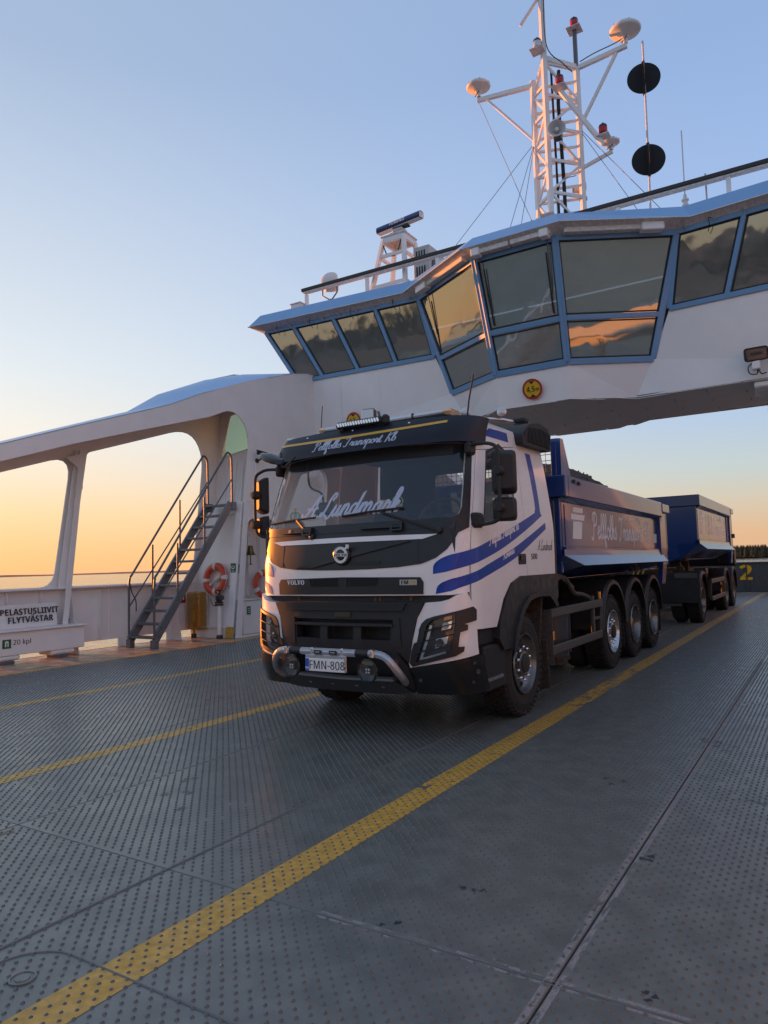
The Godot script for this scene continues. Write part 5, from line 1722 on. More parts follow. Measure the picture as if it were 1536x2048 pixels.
	pbox("bracket", "ship", fd, Vector3(-0.02, -0.2, -0.12), Vector3(0.14, 0.16, 0.2), 0.012)
	ptube("cable", "rubber", fd, curve([Vector3(-0.08, -0.14, -0.1), Vector3(-0.16, -0.22, -0.08), Vector3(-0.14, -0.34, -0.1), Vector3(-0.02, -0.36, -0.12), Vector3(0.0, -0.28, -0.14), Vector3(0.06, -0.36, -0.16), Vector3(0.14, -0.34, -0.2)], 5), 0.011, 6)
	# louvred light trough under the bridge
	var lv := thing("louvred_trough", "white trough with slanted louvres under the wheelhouse bridge", "ceiling louvre", Vector3(-0.5, 4.96, -16.6))
	pbox("trough", "ship", lv, Vector3(0.4, -0.06, 0.85), Vector3(2.0, 0.12, 0.5), 0.03)
	for k in 4:
		pbox("louvre", "ship", lv, Vector3(0.3, -0.08, 0.4 - k * 0.42), Vector3(1.9 - 0.1 * k, 0.16, 0.03), 0.004, Basis(Vector3.RIGHT, 0.5))
	pbox("trough_lamp", "gunmetal", lv, Vector3(-0.2, -0.06, 0.2), Vector3(0.5, 0.05, 0.12), 0.01)
	pbox("trough_lamp", "gunmetal", lv, Vector3(0.0, -0.06, -0.5), Vector3(0.5, 0.05, 0.12), 0.01)
	var hw := thing("hanging_shackle", "brass shackle on a dark rail below the bridge louvres", "shackle", Vector3(-0.75, 4.6, -15.9))
	ptube("rail", "blackrough", hw, [Vector3(-0.1, 0.0, 0), Vector3(1.6, 0.02, 0)], 0.025, 7)
	ptube("rail", "blackrough", hw, [Vector3(-0.16, -0.16, 0.02), Vector3(1.6, -0.14, 0.02)], 0.03, 7)
	ptube("shackle", "brass", hw, curve([Vector3(0.1, 0.38, 0), Vector3(0.0, 0.26, 0.02), Vector3(0.04, 0.08, 0.02), Vector3(0.14, 0.02, 0), Vector3(0.18, 0.24, 0)], 5), 0.026, 7)


# ---------------------------------------------------------------- truck
# Cab skin: u = way round the cab from the middle of the front (metres), y = height.
const TH := 0.18326
const R1 := 5.3228
const U1 := 0.97545
const RC := 0.34240
const U2 := 1.45053
const FY := [0.30, 0.42, 0.6, 0.9, 1.15, 1.3, 1.6, 1.9, 2.05, 2.4, 2.75, 2.85, 2.95]
const FZ := [-0.16, -0.03, 0.05, 0.07, 0.05, 0.05, 0.05, 0.0, -0.04, -0.15, -0.27, -0.33, -0.45]


func cab(p: Vector2, off: float) -> Vector3:
	var s := signf(p.x)
	var a := absf(p.x)
	var x: float
	var z: float
	var nx: float
	var nz: float
	if a < U1:
		var t := a / R1
		x = R1 * sin(t)
		z = -R1 * (1 - cos(t))
		nx = sin(t)
		nz = cos(t)
	elif a < U2:
		var t := TH + (a - U1) / RC
		x = 0.97 + RC * (sin(t) - sin(TH))
		z = -R1 * (1 - cos(TH)) - RC * (cos(TH) - cos(t))
		nx = sin(t)
		nz = cos(t)
	else:
		x = 1.25
		z = -R1 * (1 - cos(TH)) - RC * cos(TH) - (a - U2)
		nx = 1.0
		nz = 0.0
	var f: float = FZ[-1]
	for k in range(1, FY.size()):
		if p.y <= FY[k]:
			f = lerpf(FZ[k - 1], FZ[k], clampf((p.y - FY[k - 1]) / (FY[k] - FY[k - 1]), 0, 1))
			break
	# the tilt of the front fades out along the sides
	var fade := 1.0 - smoothstep(U2, U2 + 0.9, a)
	var w := (1.25 - 0.11 * pow(clampf((p.y - 1.9) / 1.05, 0, 1), 1.3)) / 1.25
	return Vector3(s * (x * w + nx * off), p.y, z + f * fade + nz * off)


func visor(p: Vector2, off: float) -> Vector3:   # p.y runs 0..1 from the lower to the upper edge
	var y := 2.715 + 0.275 * p.y
	var o := 0.14 - 0.03 * p.y * p.y
	var end := smoothstep(1.05, 1.48, absf(p.x))
	var q := cab(Vector2(p.x, minf(y, 2.75)), o * (1.0 - 0.75 * end) + off)
	return Vector3(q.x, y + 0.01 * end, q.z - 0.13 * pow(maxf(p.y, 0.0), 1.8))


func both_ways(pts: Array) -> PackedVector2Array:   # right half outline (from the middle, up and back) mirrored to a whole
	var out := PackedVector2Array(pts)
	for i in range(pts.size() - 1, -1, -1):
		if pts[i].x > 0.0001:
			out.append(Vector2(-pts[i].x, pts[i].y))
	return out


func flip(pts: PackedVector2Array) -> PackedVector2Array:
	var out := PackedVector2Array()
	for i in range(pts.size() - 1, -1, -1):
		out.append(Vector2(-pts[i].x, pts[i].y))
	return out


func patch(called: String, m: String, parent: Node3D, outline: PackedVector2Array, holes: Array, o0: float, o1: float, label := "", cell := Vector2(0.07, 0.12), fn = null) -> MeshInstance3D:
	var g := G.new()
	g.sheet(outline, holes, cell, cab if fn == null else fn, o0, o1)
	return part(g, called, m, parent, label)


func V(a: Array) -> PackedVector2Array:
	var out := PackedVector2Array()
	for k in range(0, a.size(), 2):
		out.append(Vector2(a[k], a[k + 1]))
	return out


func build_truck() -> void:
	var t := thing("tipper_truck", "white and blue tipper truck with black grille and lettered windscreen", "truck", TRUCK)
	build_cab(t)
	build_cab_front(t)
	build_cab_fittings(t)
	build_chassis(t)
	build_tipper(t, -2.9, -8.55, 1.42, 2.62, true)
	gravel_heap("brown gravel heaped in the truck's blue tipper body", TRUCK + Vector3(0, 2.3, 0), -3.1, -8.4, 1.08, 0.86)


func build_cab(t: Node3D) -> void:
	var screen := both_ways([Vector2(0.0, 1.992), Vector2(0.6, 1.992), Vector2(1.10, 2.0), Vector2(1.165, 2.03), Vector2(1.19, 2.09), Vector2(1.225, 2.72), Vector2(0.0, 2.76)])
	var side_win := rounded([Vector2(1.50, 1.955), Vector2(2.32, 2.04), Vector2(2.30, 2.70), Vector2(2.05, 2.76), Vector2(1.56, 2.65)], [0.03, 0.08, 0.16, 0.08, 0.04], 4)
	# front shell, between the door gaps
	patch("front_shell", "white", t, both_ways([Vector2(0, 1.30), Vector2(1.10, 1.30), Vector2(1.28, 1.32), Vector2(1.292, 1.9), Vector2(1.335, 2.66), Vector2(1.36, 2.95), Vector2(0, 2.95)]), [screen], -0.03, 0.0)
	for s: int in [1, -1]:
		var sd := func(a: PackedVector2Array) -> PackedVector2Array: return a if s == 1 else flip(a)
		var door := sd.call(V([1.30, 0.985, 1.76, 0.97, 1.92, 1.22, 2.1, 1.37, 2.33, 1.425, 2.562, 1.43, 2.562, 2.80, 1.344, 2.66, 1.30, 1.9]))
		patch("door", "white", t, door, [sd.call(side_win)], -0.04, 0.0)
		patch("side_panel", "white", t, sd.call(V([2.572, 1.43, 3.455, 1.43, 3.47, 2.0, 3.40, 2.95, 2.572, 2.95])), [], -0.04, 0.0)
		patch("roof_side", "white", t, sd.call(V([1.344, 2.667, 2.565, 2.807, 2.565, 2.95, 1.37, 2.95])), [], -0.04, 0.0)
		patch("side_window", "glass", t, sd.call(side_win), [], -0.014, -0.010)
		patch("window_seal", "seal", t, sd.call(V([1.485, 1.945, 2.345, 2.03, 2.325, 2.73, 2.06, 2.79, 1.54, 2.675])), [sd.call(side_win)], -0.002, 0.004)
		# swoosh stripes
		patch("stripe", "tblue", t, sd.call(curve_poly([0.94, 1.49, 0.957, 1.58, 1.07, 1.65, 1.30, 1.702, 1.94, 1.862, 2.81, 2.085, 2.905, 2.13, 2.935, 2.22, 2.90, 2.60, 2.87, 2.78], [3.02, 2.78, 3.06, 2.5, 3.075, 2.13, 3.03, 2.06, 1.95, 1.717, 1.30, 1.563, 1.05, 1.505])), [], 0.0, 0.0016)
		patch("stripe", "tblue", t, sd.call(curve_poly([0.96, 1.311, 0.985, 1.385, 1.08, 1.435, 1.30, 1.487, 2.22, 1.718, 3.20, 2.011], [3.20, 1.94, 2.23, 1.612, 1.30, 1.393, 1.1, 1.335])), [], 0.0, 0.0016)
		patch("stripe", "tblue", t, sd.call(rounded([Vector2(1.50, 2.83), Vector2(1.52, 2.925), Vector2(2.42, 2.94), Vector2(2.42, 2.84)], [0.05, 0.04, 0.0, 0.0], 4)), [], 0.0, 0.0016)
		# door handle
		patch("handle_recess", "black", t, sd.call(rounded([Vector2(2.33, 1.55), Vector2(2.535, 1.55), Vector2(2.535, 1.66), Vector2(2.33, 1.66)], 0.02, 3)), [], -0.01, 0.006)
		patch("door_handle", "blackgloss", t, sd.call(V([2.36, 1.59, 2.50, 1.59, 2.50, 1.645, 2.36, 1.645])), [], 0.0, 0.018)
		# arch flare
		var flare := V([1.77, 0.86, 1.81, 1.02, 1.95, 1.23, 2.12, 1.375, 2.34, 1.432, 3.47, 1.432, 3.47, 1.16, 3.38, 1.10, 3.25, 1.16, 3.12, 1.215, 2.75, 1.225, 2.5, 1.20, 2.28, 1.08, 2.12, 0.88, 2.07, 0.74, 1.86, 0.74])
		patch("wheel_arch", "guard", t, sd.call(flare), [], -0.06, 0.022)
		var lip := V([2.04, 0.72, 2.10, 0.90, 2.26, 1.10, 2.49, 1.225, 2.75, 1.25, 3.13, 1.24, 3.27, 1.18, 3.40, 1.08, 3.33, 1.05, 3.2, 1.14, 3.1, 1.19, 2.75, 1.2, 2.52, 1.175, 2.31, 1.06, 2.17, 0.86, 2.12, 0.72])
		patch("arch_lip", "guard", t, sd.call(lip), [], -0.2, 0.05)
	# roof cap
	var g := G.new()
	g.smooth()
	var rings := []
	for q in [[1.0, 2.95], [0.975, 2.995], [0.92, 3.025], [0.75, 3.05], [0.3, 3.07], [0.0, 3.075]]:
		var ring := []
		for k in 57:
			var u := lerpf(-3.44, 3.44, k / 56.0)
			var p := cab(Vector2(u, 2.95), -0.001)
			var c := Vector3(0, 0, -1.5)
			ring.append(Vector3(c.x + (p.x - c.x) * q[0], q[1], c.z + (p.z - c.z) * q[0]))
		rings.append(ring)
	for i in rings.size() - 1:
		for k in 57:
			g.quad(rings[i][k], rings[i][(k + 1) % 57], rings[i + 1][(k + 1) % 57], rings[i + 1][k])
	part(g, "roof", "white", t)
	# inside: back wall with its window, floor, dashboard, seats, wheel
	g = G.new()
	var back := func(p: Vector2, off: float) -> Vector3: return Vector3(p.x, p.y, -2.44 + off)
	var rear_win := rounded([Vector2(-0.3, 2.22), Vector2(1.0, 2.22), Vector2(1.0, 2.72), Vector2(-0.3, 2.72)], 0.06, 4)
	g.sheet(V([-1.2, 0.95, 1.2, 0.95, 1.12, 2.95, -1.12, 2.95]), [rear_win], Vector2(0.4, 4), back, -0.03, 0.0, true)
	part(g, "rear_wall", "interior", t)
	g = G.new()
	g.sheet(rear_win, [], Vector2(2, 2), back, -0.02, -0.016)
	part(g, "rear_window", "glass", t)
	pbox("floor", "interior", t, Vector3(0, 1.25, -1.35), Vector3(2.3, 0.05, 2.1))
	pbox("ceiling", "interior", t, Vector3(0, 2.9, -1.45), Vector3(2.1, 0.03, 1.9))
	patch("front_lining", "interior", t, both_ways([Vector2(0, 1.0), Vector2(1.3, 1.0), Vector2(1.3, 1.97), Vector2(0, 1.97)]), [], -0.06, -0.055)
	g = G.new()
	g.prism(V([-0.12, 1.9, -0.16, 1.97, -0.35, 2.0, -0.62, 1.96, -0.68, 1.82, -0.6, 1.35, -0.12, 1.35]), Transform3D(Basis(Vector3(0, 0, 1), Vector3.UP, Vector3.LEFT), Vector3(1.12, 0, 0)), 2.24)
	part(g, "dashboard", "interior", t)
	for x: float in [-0.6, 0.6]:
		var seat := pbox("seat", "seat", t, Vector3(x, 1.72, -1.45), Vector3(0.5, 0.16, 0.5), 0.05)
		pbox("backrest", "seat", seat, Vector3(x, 2.0, -1.8), Vector3(0.48, 0.5, 0.14), 0.05, Basis(Vector3.RIGHT, -0.2))
	g = G.new()
	var sw := []
	var sb := Basis(Vector3.RIGHT, 0.95)
	for k in 32:
		sw.append(Vector3(0.62, 2.07, -0.82) + sb * Vector3(cos(TAU * k / 32) * 0.225, 0, sin(TAU * k / 32) * 0.225))
	g.tube(sw, 0.016, 8, true)
	g.beam(Vector3(0.62, 2.07, -0.82) + sb * Vector3(-0.22, 0, 0), Vector3(0.62, 2.07, -0.82) + sb * Vector3(0.22, 0, 0), 0.05, 0.03)
	g.beam(Vector3(0.62, 2.07, -0.82), Vector3(0.62, 1.85, -0.6), 0.06, 0.06)
	part(g, "steering_wheel", "black", t)
	pbox("sun_blind", "interior", t, Vector3(0, 2.72, -0.42), Vector3(2.0, 0.22, 0.02), 0.004, Basis(Vector3.RIGHT, -0.35))


func curve_poly(up: Array, down: Array) -> PackedVector2Array:
	var a := []
	var b := []
	for k in range(0, up.size(), 2):
		a.append(Vector2(up[k], up[k + 1]))
	for k in range(0, down.size(), 2):
		b.append(Vector2(down[k], down[k + 1]))
	var out := PackedVector2Array(curve(a, 4))
	out.append_array(PackedVector2Array(curve(b, 4)))
	return out


func build_cab_front(t: Node3D) -> void:
	var screen := both_ways([Vector2(0.0, 1.992), Vector2(0.6, 1.992), Vector2(1.10, 2.0), Vector2(1.165, 2.03), Vector2(1.19, 2.09), Vector2(1.225, 2.72), Vector2(0.0, 2.76)])
	patch("windscreen", "glass", t, screen, [], -0.012, -0.008)
	# black mask round the screen and down to the grille
	var mask := both_ways([Vector2(0, 1.545), Vector2(0.3, 1.548), Vector2(0.6, 1.56), Vector2(0.83, 1.585), Vector2(0.97, 1.635), Vector2(1.07, 1.71), Vector2(1.135, 1.80), Vector2(1.165, 1.858), Vector2(1.27, 1.905), Vector2(1.275, 2.1), Vector2(1.29, 2.74), Vector2(0, 2.78)])
	patch("front_mask", "black", t, mask, [screen], -0.004, 0.005)
	patch("front_strip", "white", t, both_ways([Vector2(0, 1.812), Vector2(0.5, 1.81), Vector2(0.84, 1.812), Vector2(0.98, 1.852), Vector2(0.5, 1.858), Vector2(0, 1.86)]), [], 0.0, 0.011)
	for u: float in [-0.80, 0.80]:
		patch("panel_gap", "seal", t, V([u - 0.003, 1.59, u + 0.003, 1.59, u + 0.003, 1.81, u - 0.003, 1.81]), [], 0.0, 0.0062)
	patch("panel_gap", "seal", t, both_ways([Vector2(0, 1.905), Vector2(1.2, 1.905), Vector2(1.2, 1.911), Vector2(0, 1.911)]), [], 0.0, 0.0062)
	# sloping bar across the grille with the round iron badge
	patch("badge_bar", "black", t, V([-0.60, 1.575, -0.36, 1.575, 0.72, 1.795, 0.52, 1.795]), [], 0.0, 0.022)
	patch("grille_recess", "seal", t, V([0.1, 1.59, 0.42, 1.59, 0.42, 1.625, 0.1, 1.625]), [], 0.0, 0.007)
	var bp := cab(Vector2(0.0, 1.69), 0.02)
	var g := G.new()
	g.lathe([Vector2(0.098, -0.02), Vector2(0.098, 0.012), Vector2(0.085, 0.02), Vector2(0, 0.02)], Transform3D(axis_basis(Vector3(0, 0, 1)), bp), 36)
	var bd := part(g, "badge", "blackgloss", t)
	g = G.new()
	g.lathe([Vector2(0.052, 0.02), Vector2(0.055, 0.032), Vector2(0.078, 0.032), Vector2(0.081, 0.02)], Transform3D(axis_basis(Vector3(0, 0, 1)), bp), 40)
	g.box(bp + Vector3(0, 0, 0.029), Vector3(0.135, 0.034, 0.012), Basis.IDENTITY, 0.003)
	g.beam(bp + Vector3(0.05, 0.05, 0.028), bp + Vector3(0.095, 0.09, 0.028), 0.022, 0.01, Vector3(0, 0, 1))
	g.prism(V([0.06, 0.098, 0.098, 0.098, 0.098, 0.055]), Transform3D(Basis.IDENTITY, bp + Vector3(0, 0, 0.024)), 0.01)
	part(g, "badge_ring", "badge", bd)
	text("badge_lettering", "VOLVO", 0.026, "blackletter", bd, bp + Vector3(0, 0.0, 0.0365), Vector3.RIGHT, Vector3.UP, 700, "Droid Serif", 1.15)
	# lower black band with mesh, name and model plate
	var band := both_ways([Vector2(0, 1.315), Vector2(0.845, 1.312), Vector2(0.85, 1.42), Vector2(0.82, 1.465), Vector2(0, 1.478)])
	var meshhole := both_ways([Vector2(0, 1.385), Vector2(0.38, 1.385), Vector2(0.41, 1.465), Vector2(0, 1.468)])
	patch("grille_band", "black", t, band, [meshhole], -0.004, 0.012)
	patch("grille_back", "seal", t, meshhole, [], 0.0, 0.002)
	for r in 5:
		for k in 26:
			if absf(k - 12.5) < 2.0:
				continue
			var u := -0.375 + k * 0.03 + (0.015 if r % 2 else 0.0)
			var v := 1.394 + r * 0.0165
			patch("grille_rib", "black", t, V([u, v, u + 0.008, v + 0.012, u + 0.012, v + 0.012, u + 0.004, v]), [], 0.002, 0.011, "", Vector2(1, 1))
	patch("grille_bridge", "black", t, V([-0.05, 1.387, 0.05, 1.387, 0.05, 1.466, -0.05, 1.466]), [], 0.0, 0.010)
	var bt := cab(Vector2(-0.60, 1.432), 0.013)
	text("name_lettering", "VOLVO", 0.044, "letter", t, bt, Vector3(1, 0, 0.105), Vector3.UP, 700, "Droid Serif", 1.1)
	patch("model_plate", "alu", t, V([0.62, 1.395, 0.79, 1.395, 0.79, 1.445, 0.62, 1.445]), [], 0.012, 0.017)
	text("model_lettering", "FM", 0.034, "blackletter", t, cab(Vector2(0.672, 1.42), 0.018), Vector3(1, 0, -0.12), Vector3.UP, 700, "Droid Sans", 1.15)
	text("model_lettering", "X", 0.036, "gold", t, cab(Vector2(0.75, 1.42), 0.019), Vector3(1, 0, -0.13), Vector3.UP, 700, "Droid Sans", 1.5)
	# dark gap with pipes behind the lifted edge
	patch("front_backing", "seal", t, both_ways([Vector2(0, 0.40), Vector2(1.32, 0.42), Vector2(1.32, 1.31), Vector2(0, 1.31)]), [], -0.11, -0.10)
	for q in [[-0.85, -0.2, 1.265], [-0.3, 0.55, 1.275], [0.45, 0.9, 1.262]]:
		ptube("pipe", "chassis", t, [cab(Vector2(q[0], q[2]), -0.07), cab(Vector2((q[0] + q[1]) / 2, q[2] + 0.012), -0.06), cab(Vector2(q[1], q[2]), -0.07)], 0.014, 7)
	for u: float in [-0.62, 0.33, 0.38, 0.7]:
		pbox("pipe_clip", "rust", t, cab(Vector2(u, 1.27), -0.06), Vector3(0.03, 0.05, 0.03), 0.004)
	# lower centre panel with slots
	var low := both_ways([Vector2(0, 0.80), Vector2(0.60, 0.80), Vector2(0.705, 0.70), Vector2(0.745, 0.90), Vector2(0.79, 1.10), Vector2(0.86, 1.235), Vector2(0.70, 1.245), Vector2(0, 1.25)])
	var slots := [V([-0.54, 0.90, -0.235, 0.90, -0.235, 1.02, -0.54, 1.02]), V([-0.15, 0.895, 0.15, 0.895, 0.15, 1.015, -0.15, 1.015]), V([0.235, 0.90, 0.54, 0.90, 0.54, 1.02, 0.235, 1.02]), V([-0.58, 1.05, 0.58, 1.05, 0.58, 1.085, -0.58, 1.085])]
	var rs := []
	for s in slots:
		rs.append(rounded(Array(s), 0.018, 3))
	patch("lower_grille", "blackrough", t, low, rs, -0.03, 0.055)
	patch("grille_step", "blackrough", t, both_ways([Vector2(0, 1.165), Vector2(0.66, 1.165), Vector2(0.70, 1.235), Vector2(0, 1.242)]), [], 0.05, 0.075)
	patch("step_recess", "seal", t, both_ways([Vector2(0, 1.195), Vector2(0.62, 1.195), Vector2(0.635, 1.225), Vector2(0, 1.23)]), [], 0.07, 0.0765)
	patch("tow_cover", "blackgloss", t, V([-0.06, 1.105, 0.12, 1.105, 0.12, 1.15, -0.06, 1.15]), [], 0.05, 0.064)
	for u: float in [-0.6, 0.6]:
		patch("grille_rail", "blackrough", t, V([u - 0.05, 0.84, u + 0.05, 0.84, u + 0.03, 1.1, u - 0.03, 1.1]), [], 0.05, 0.066)
	patch("grille_shelf", "blackrough", t, both_ways([Vector2(0, 1.026), Vector2(0.57, 1.026), Vector2(0.57, 1.046), Vector2(0, 1.046)]), [], 0.05, 0.085)
	pbox("radiator_screen", "chassis", t, Vector3(0, 0.96, -0.08), Vector3(1.2, 0.22, 0.02))
	# corner panels and headlights
	for s: int in [1, -1]:
		var sd := func(a: PackedVector2Array) -> PackedVector2Array: return a if s == 1 else flip(a)
		var corner := V([0.71, 0.655, 0.70, 0.69, 0.75, 0.90, 0.795, 1.10, 0.87, 1.235, 1.0, 1.243, 1.08, 1.262, 1.145, 1.30, 1.235, 1.318, 1.262, 1.26, 1.305, 1.20, 1.325, 1.0, 1.335, 0.77])
		var lamp := V([0.774, 0.712, 0.85, 0.908, 0.885, 1.035, 0.93, 1.08, 1.131, 1.135, 1.118, 0.99, 1.096, 0.856, 1.073, 0.800, 0.80, 0.715])
		patch("corner_panel", "white", t, sd.call(corner), [sd.call(V([0.755, 0.70, 0.845, 0.95, 0.88, 1.06, 0.93, 1.09, 1.14, 1.145, 1.10, 0.80]))], -0.05, 0.035)
		var frame := V([0.715, 0.693, 0.735, 0.80, 0.768, 0.878, 0.795, 0.888, 0.815, 0.98, 0.812, 0.992, 0.838, 1.053, 0.881, 1.092, 0.95, 1.115, 1.195, 1.172, 1.279, 1.192, 1.309, 1.163, 1.308, 1.07, 1.20, 1.044, 1.228, 1.035, 1.225, 0.99, 1.164, 0.974, 1.145, 0.846, 1.196, 0.846, 1.188, 0.806, 1.123, 0.768, 0.744, 0.668])
		var hl := patch("headlight_guard", "black", t, sd.call(frame), [sd.call(lamp)], 0.0, 0.052)
		patch("headlight_case", "seal", hl, sd.call(lamp), [], -0.05, -0.045)
		patch("running_light", "alu", hl, sd.call(V([0.79, 0.722, 0.865, 0.91, 0.90, 1.03, 0.925, 1.035, 0.892, 0.905, 0.825, 0.745, 1.04, 0.805, 1.05, 0.778])), [], -0.04, 0.008)
		patch("reflector", "chrome", hl, sd.call(V([0.93, 0.82, 1.05, 0.86, 1.07, 0.94, 0.95, 0.91])), [], -0.045, -0.03)
		patch("reflector", "chrome", hl, sd.call(V([1.0, 0.985, 1.095, 1.005, 1.105, 1.07, 1.015, 1.045])), [], -0.045, -0.03)
		patch("indicator", "amber", hl, sd.call(V([1.03, 1.075, 1.10, 1.09, 1.105, 1.125, 1.03, 1.105])), [], -0.04, -0.005)
		plathe("low_beam", "blackgloss", hl, [Vector2(0, 0.0), Vector2(0.03, 0.006), Vector2(0.036, 0.0)], cab(Vector2(0.985 * s, 0.875), -0.01), Vector3(0.35 * s, 0, 1), 18)
		plathe("high_beam", "clearcase", hl, [Vector2(0, 0.0), Vector2(0.026, 0.008), Vector2(0.03, 0.0)], cab(Vector2(1.045 * s, 1.03), -0.012), Vector3(0.45 * s, 0, 1), 18)
		patch("headlight_glass", "lens", hl, sd.call(lamp), [], 0.012, 0.016)
		for q in [[0.86, 0.985, 1.13, 1.055], [0.835, 0.89, 1.12, 0.96], [0.78, 0.79, 1.10, 0.862]]:
			var pts := []
			for k in 7:
				pts.append(cab(Vector2(lerpf(q[0], q[2], k / 6.0) * s, lerpf(q[1], q[3], k / 6.0)), 0.058))
			ptube("guard_bar", "black", hl, pts, 0.006, 6)
		# bumper end
		patch("bumper_corner", "blackgloss", t, sd.call(V([0.735, 0.415, 0.71, 0.50, 0.715, 0.645, 0.75, 0.66, 1.335, 0.762, 1.39, 0.755, 1.40, 0.44, 1.2, 0.415])), [], -0.06, 0.05)
		for q in [[1.27, 0.70, 0.016], [1.30, 0.62, 0.022], [1.24, 0.53, 0.014], [0.80, 0.55, 0.018]]:
			plathe("bumper_sensor", "gunmetal", t, [Vector2(0, 0.004), Vector2(q[2] * 0.5, 0.004), Vector2(q[2] * 0.6, 0.0), Vector2(q[2], 0.003), Vector2(q[2], -0.004)], cab(Vector2(q[0] * s, q[1]), 0.052), Vector3(0.75 * s if q[0] > 1 else 0.2 * s, 0, 0.6), 14)
		# steps behind the bumper
		pbox("step_box", "blackrough", t, Vector3(1.08 * s, 0.60, -0.66), Vector3(0.32, 0.42, 0.5), 0.02)
		pbox("upper_step_back", "blackrough", t, Vector3(1.05 * s, 0.89, -0.62), Vector3(0.3, 0.16, 0.44), 0.02)
		for y: float in [0.44, 0.95]:
			var st := pbox("step", "galv", t, Vector3((1.17 if y < 0.6 else 1.13) * s, y + 0.06, -0.60), Vector3(0.18, 0.03, 0.40), 0.006)
			for k in 5:
				pbox("tread_rib", "galv2", st, Vector3((1.17 if y < 0.6 else 1.13) * s, y + 0.079, -0.45 - k * 0.075), Vector3(0.16, 0.01, 0.02))
	# skid plate, centre bumper
	var cb := both_ways([Vector2(0, 0.44), Vector2(0.60, 0.44), Vector2(0.735, 0.50), Vector2(0.705, 0.64), Vector2(0.62, 0.79), Vector2(0, 0.80)])
	patch("bumper_recess", "seal", t, cb, [], -0.07, -0.06)
	for s: int in [1, -1]:
		patch("bumper_cheek", "blackrough", t, V([0.55, 0.57, 0.72, 0.44, 0.735, 0.52, 0.70, 0.66, 0.60, 0.80, 0.50, 0.80, 0.55, 0.72]) if s == 1 else flip(V([0.55, 0.57, 0.72, 0.44, 0.735, 0.52, 0.70, 0.66, 0.60, 0.80, 0.50, 0.80, 0.55, 0.72])), [], -0.05, 0.075)
	patch("skid_plate", "gunmetal", t, both_ways([Vector2(0, 0.405), Vector2(0.55, 0.405), Vector2(0.72, 0.43), Vector2(0.56, 0.535), Vector2(0, 0.525)]), [], -0.05, 0.10)
	patch("skid_edge", "brushed", t, both_ways([Vector2(0, 0.525), Vector2(0.56, 0.535), Vector2(0.54, 0.555), Vector2(0, 0.545)]), [], -0.02, 0.112)
	for u: float in [-0.4, -0.13, 0.14, 0.42]:
		patch("skid_bolt", "alu", t, V([u, 0.47, u + 0.03, 0.466, u + 0.03, 0.475, u, 0.479]), [], 0.1, 0.104)
	for u: float in [-0.585, 0.585]:
		plathe("towing_eye", "alu", t, [Vector2(0.012, 0.0), Vector2(0.012, 0.012), Vector2(0.032, 0.014), Vector2(0.034, 0.0)], cab(Vector2(u, 0.70), 0.078), Vector3(0, 0, 1), 16)
	# visor with its gold line and name
	g = G.new()
	g.sheet(V([-1.46, 0.0, 1.46, 0.0, 1.46, 1.0, -1.46, 1.0]), [], Vector2(0.08, 0.13), visor, -0.03, 0.0, true)
	part(g, "sun_visor", "navy", t)
	var line := []
	for k in 41:
		var u := lerpf(-1.14, 1.02, k / 40.0)
		line.append(Vector2(u, 0.60 + 0.12 * pow((u + 0.15) / 1.0, 2.0)))
	var ga := PackedVector2Array()
	for p in line:
		ga.append(p + Vector2(0, 0.05))
	for k in range(40, -1, -1):
		ga.append(line[k] - Vector2(0, 0.05))
	patch("visor_line", "gold", t, ga, [], 0.0, 0.004, "", Vector2(0.08, 1), visor)
	script("visor_lettering", "Pellfolks Transport Kb", 1.04, 0.46, 0.017, 0.22, "silverletter", t, func(p: Vector2, off: float) -> Vector3: return visor(Vector2(p.x - 0.52, 0.22 + p.y * 0.72), off), 0.003)
	for u: float in [-0.7, -0.05, 0.62]:
		plathe("visor_rivet", "chrome", t, [Vector2(0.011, 0), Vector2(0.008, 0.008), Vector2(0, 0.01)], visor(Vector2(u, 0.86), 0.0), Vector3(0, 0.4, 1), 10)
	# names on the glass and doors
	script("windscreen_lettering", "A.Lundmark", 1.12, 0.215, 0.027, 0.34, "silverletter", t, func(p: Vector2, off: float) -> Vector3: return cab(Vector2(p.x - 0.57, 2.085 + p.y), off), -0.006)
	for s: float in [1.0, -1.0]:
		var a := Vector2(1.64, 1.742)
		var dirn := Vector2(0.72, 0.172).normalized()
		script("door_lettering", "Pellfolks Transport Kb", 0.76, 0.088, 0.011, 0.2, "letter", t, func(p: Vector2, off: float) -> Vector3: return cab_text(a, dirn, p, off, s, 0.76), 0.002)
		var b := Vector2(1.96, 1.605)
		script("door_lettering", "Korsnäs", 0.28, 0.07, 0.0095, 0.2, "letter", t, func(p: Vector2, off: float) -> Vector3: return cab_text(b, Vector2(0.96, 0.24).normalized(), p, off, s, 0.27), 0.002)
		var c := Vector2(2.92, 1.70)
		script("door_lettering", "A.Lundmark", 0.46, 0.11, 0.009, 0.3, "greyletter", t, func(p: Vector2, off: float) -> Vector3: return cab_text(c, Vector2(1, 0), p, off, s, 0.46), 0.001)
		text("power_lettering", "500", 0.062, "greyletter", t, cab(Vector2(2.79 * s, 1.63), 0.002), Vector3(0, 0, -s), Vector3.UP, 700, "Droid Sans", 1.35)


func cab_text(a: Vector2, d: Vector2, p: Vector2, off: float, s: float, width: float) -> Vector3:
	var x := p.x if s > 0 else width - p.x   # reads forwards on both sides
	var q := a + d * x + Vector2(-d.y, d.x) * p.y
	return cab(Vector2(q.x * s, q.y), off)


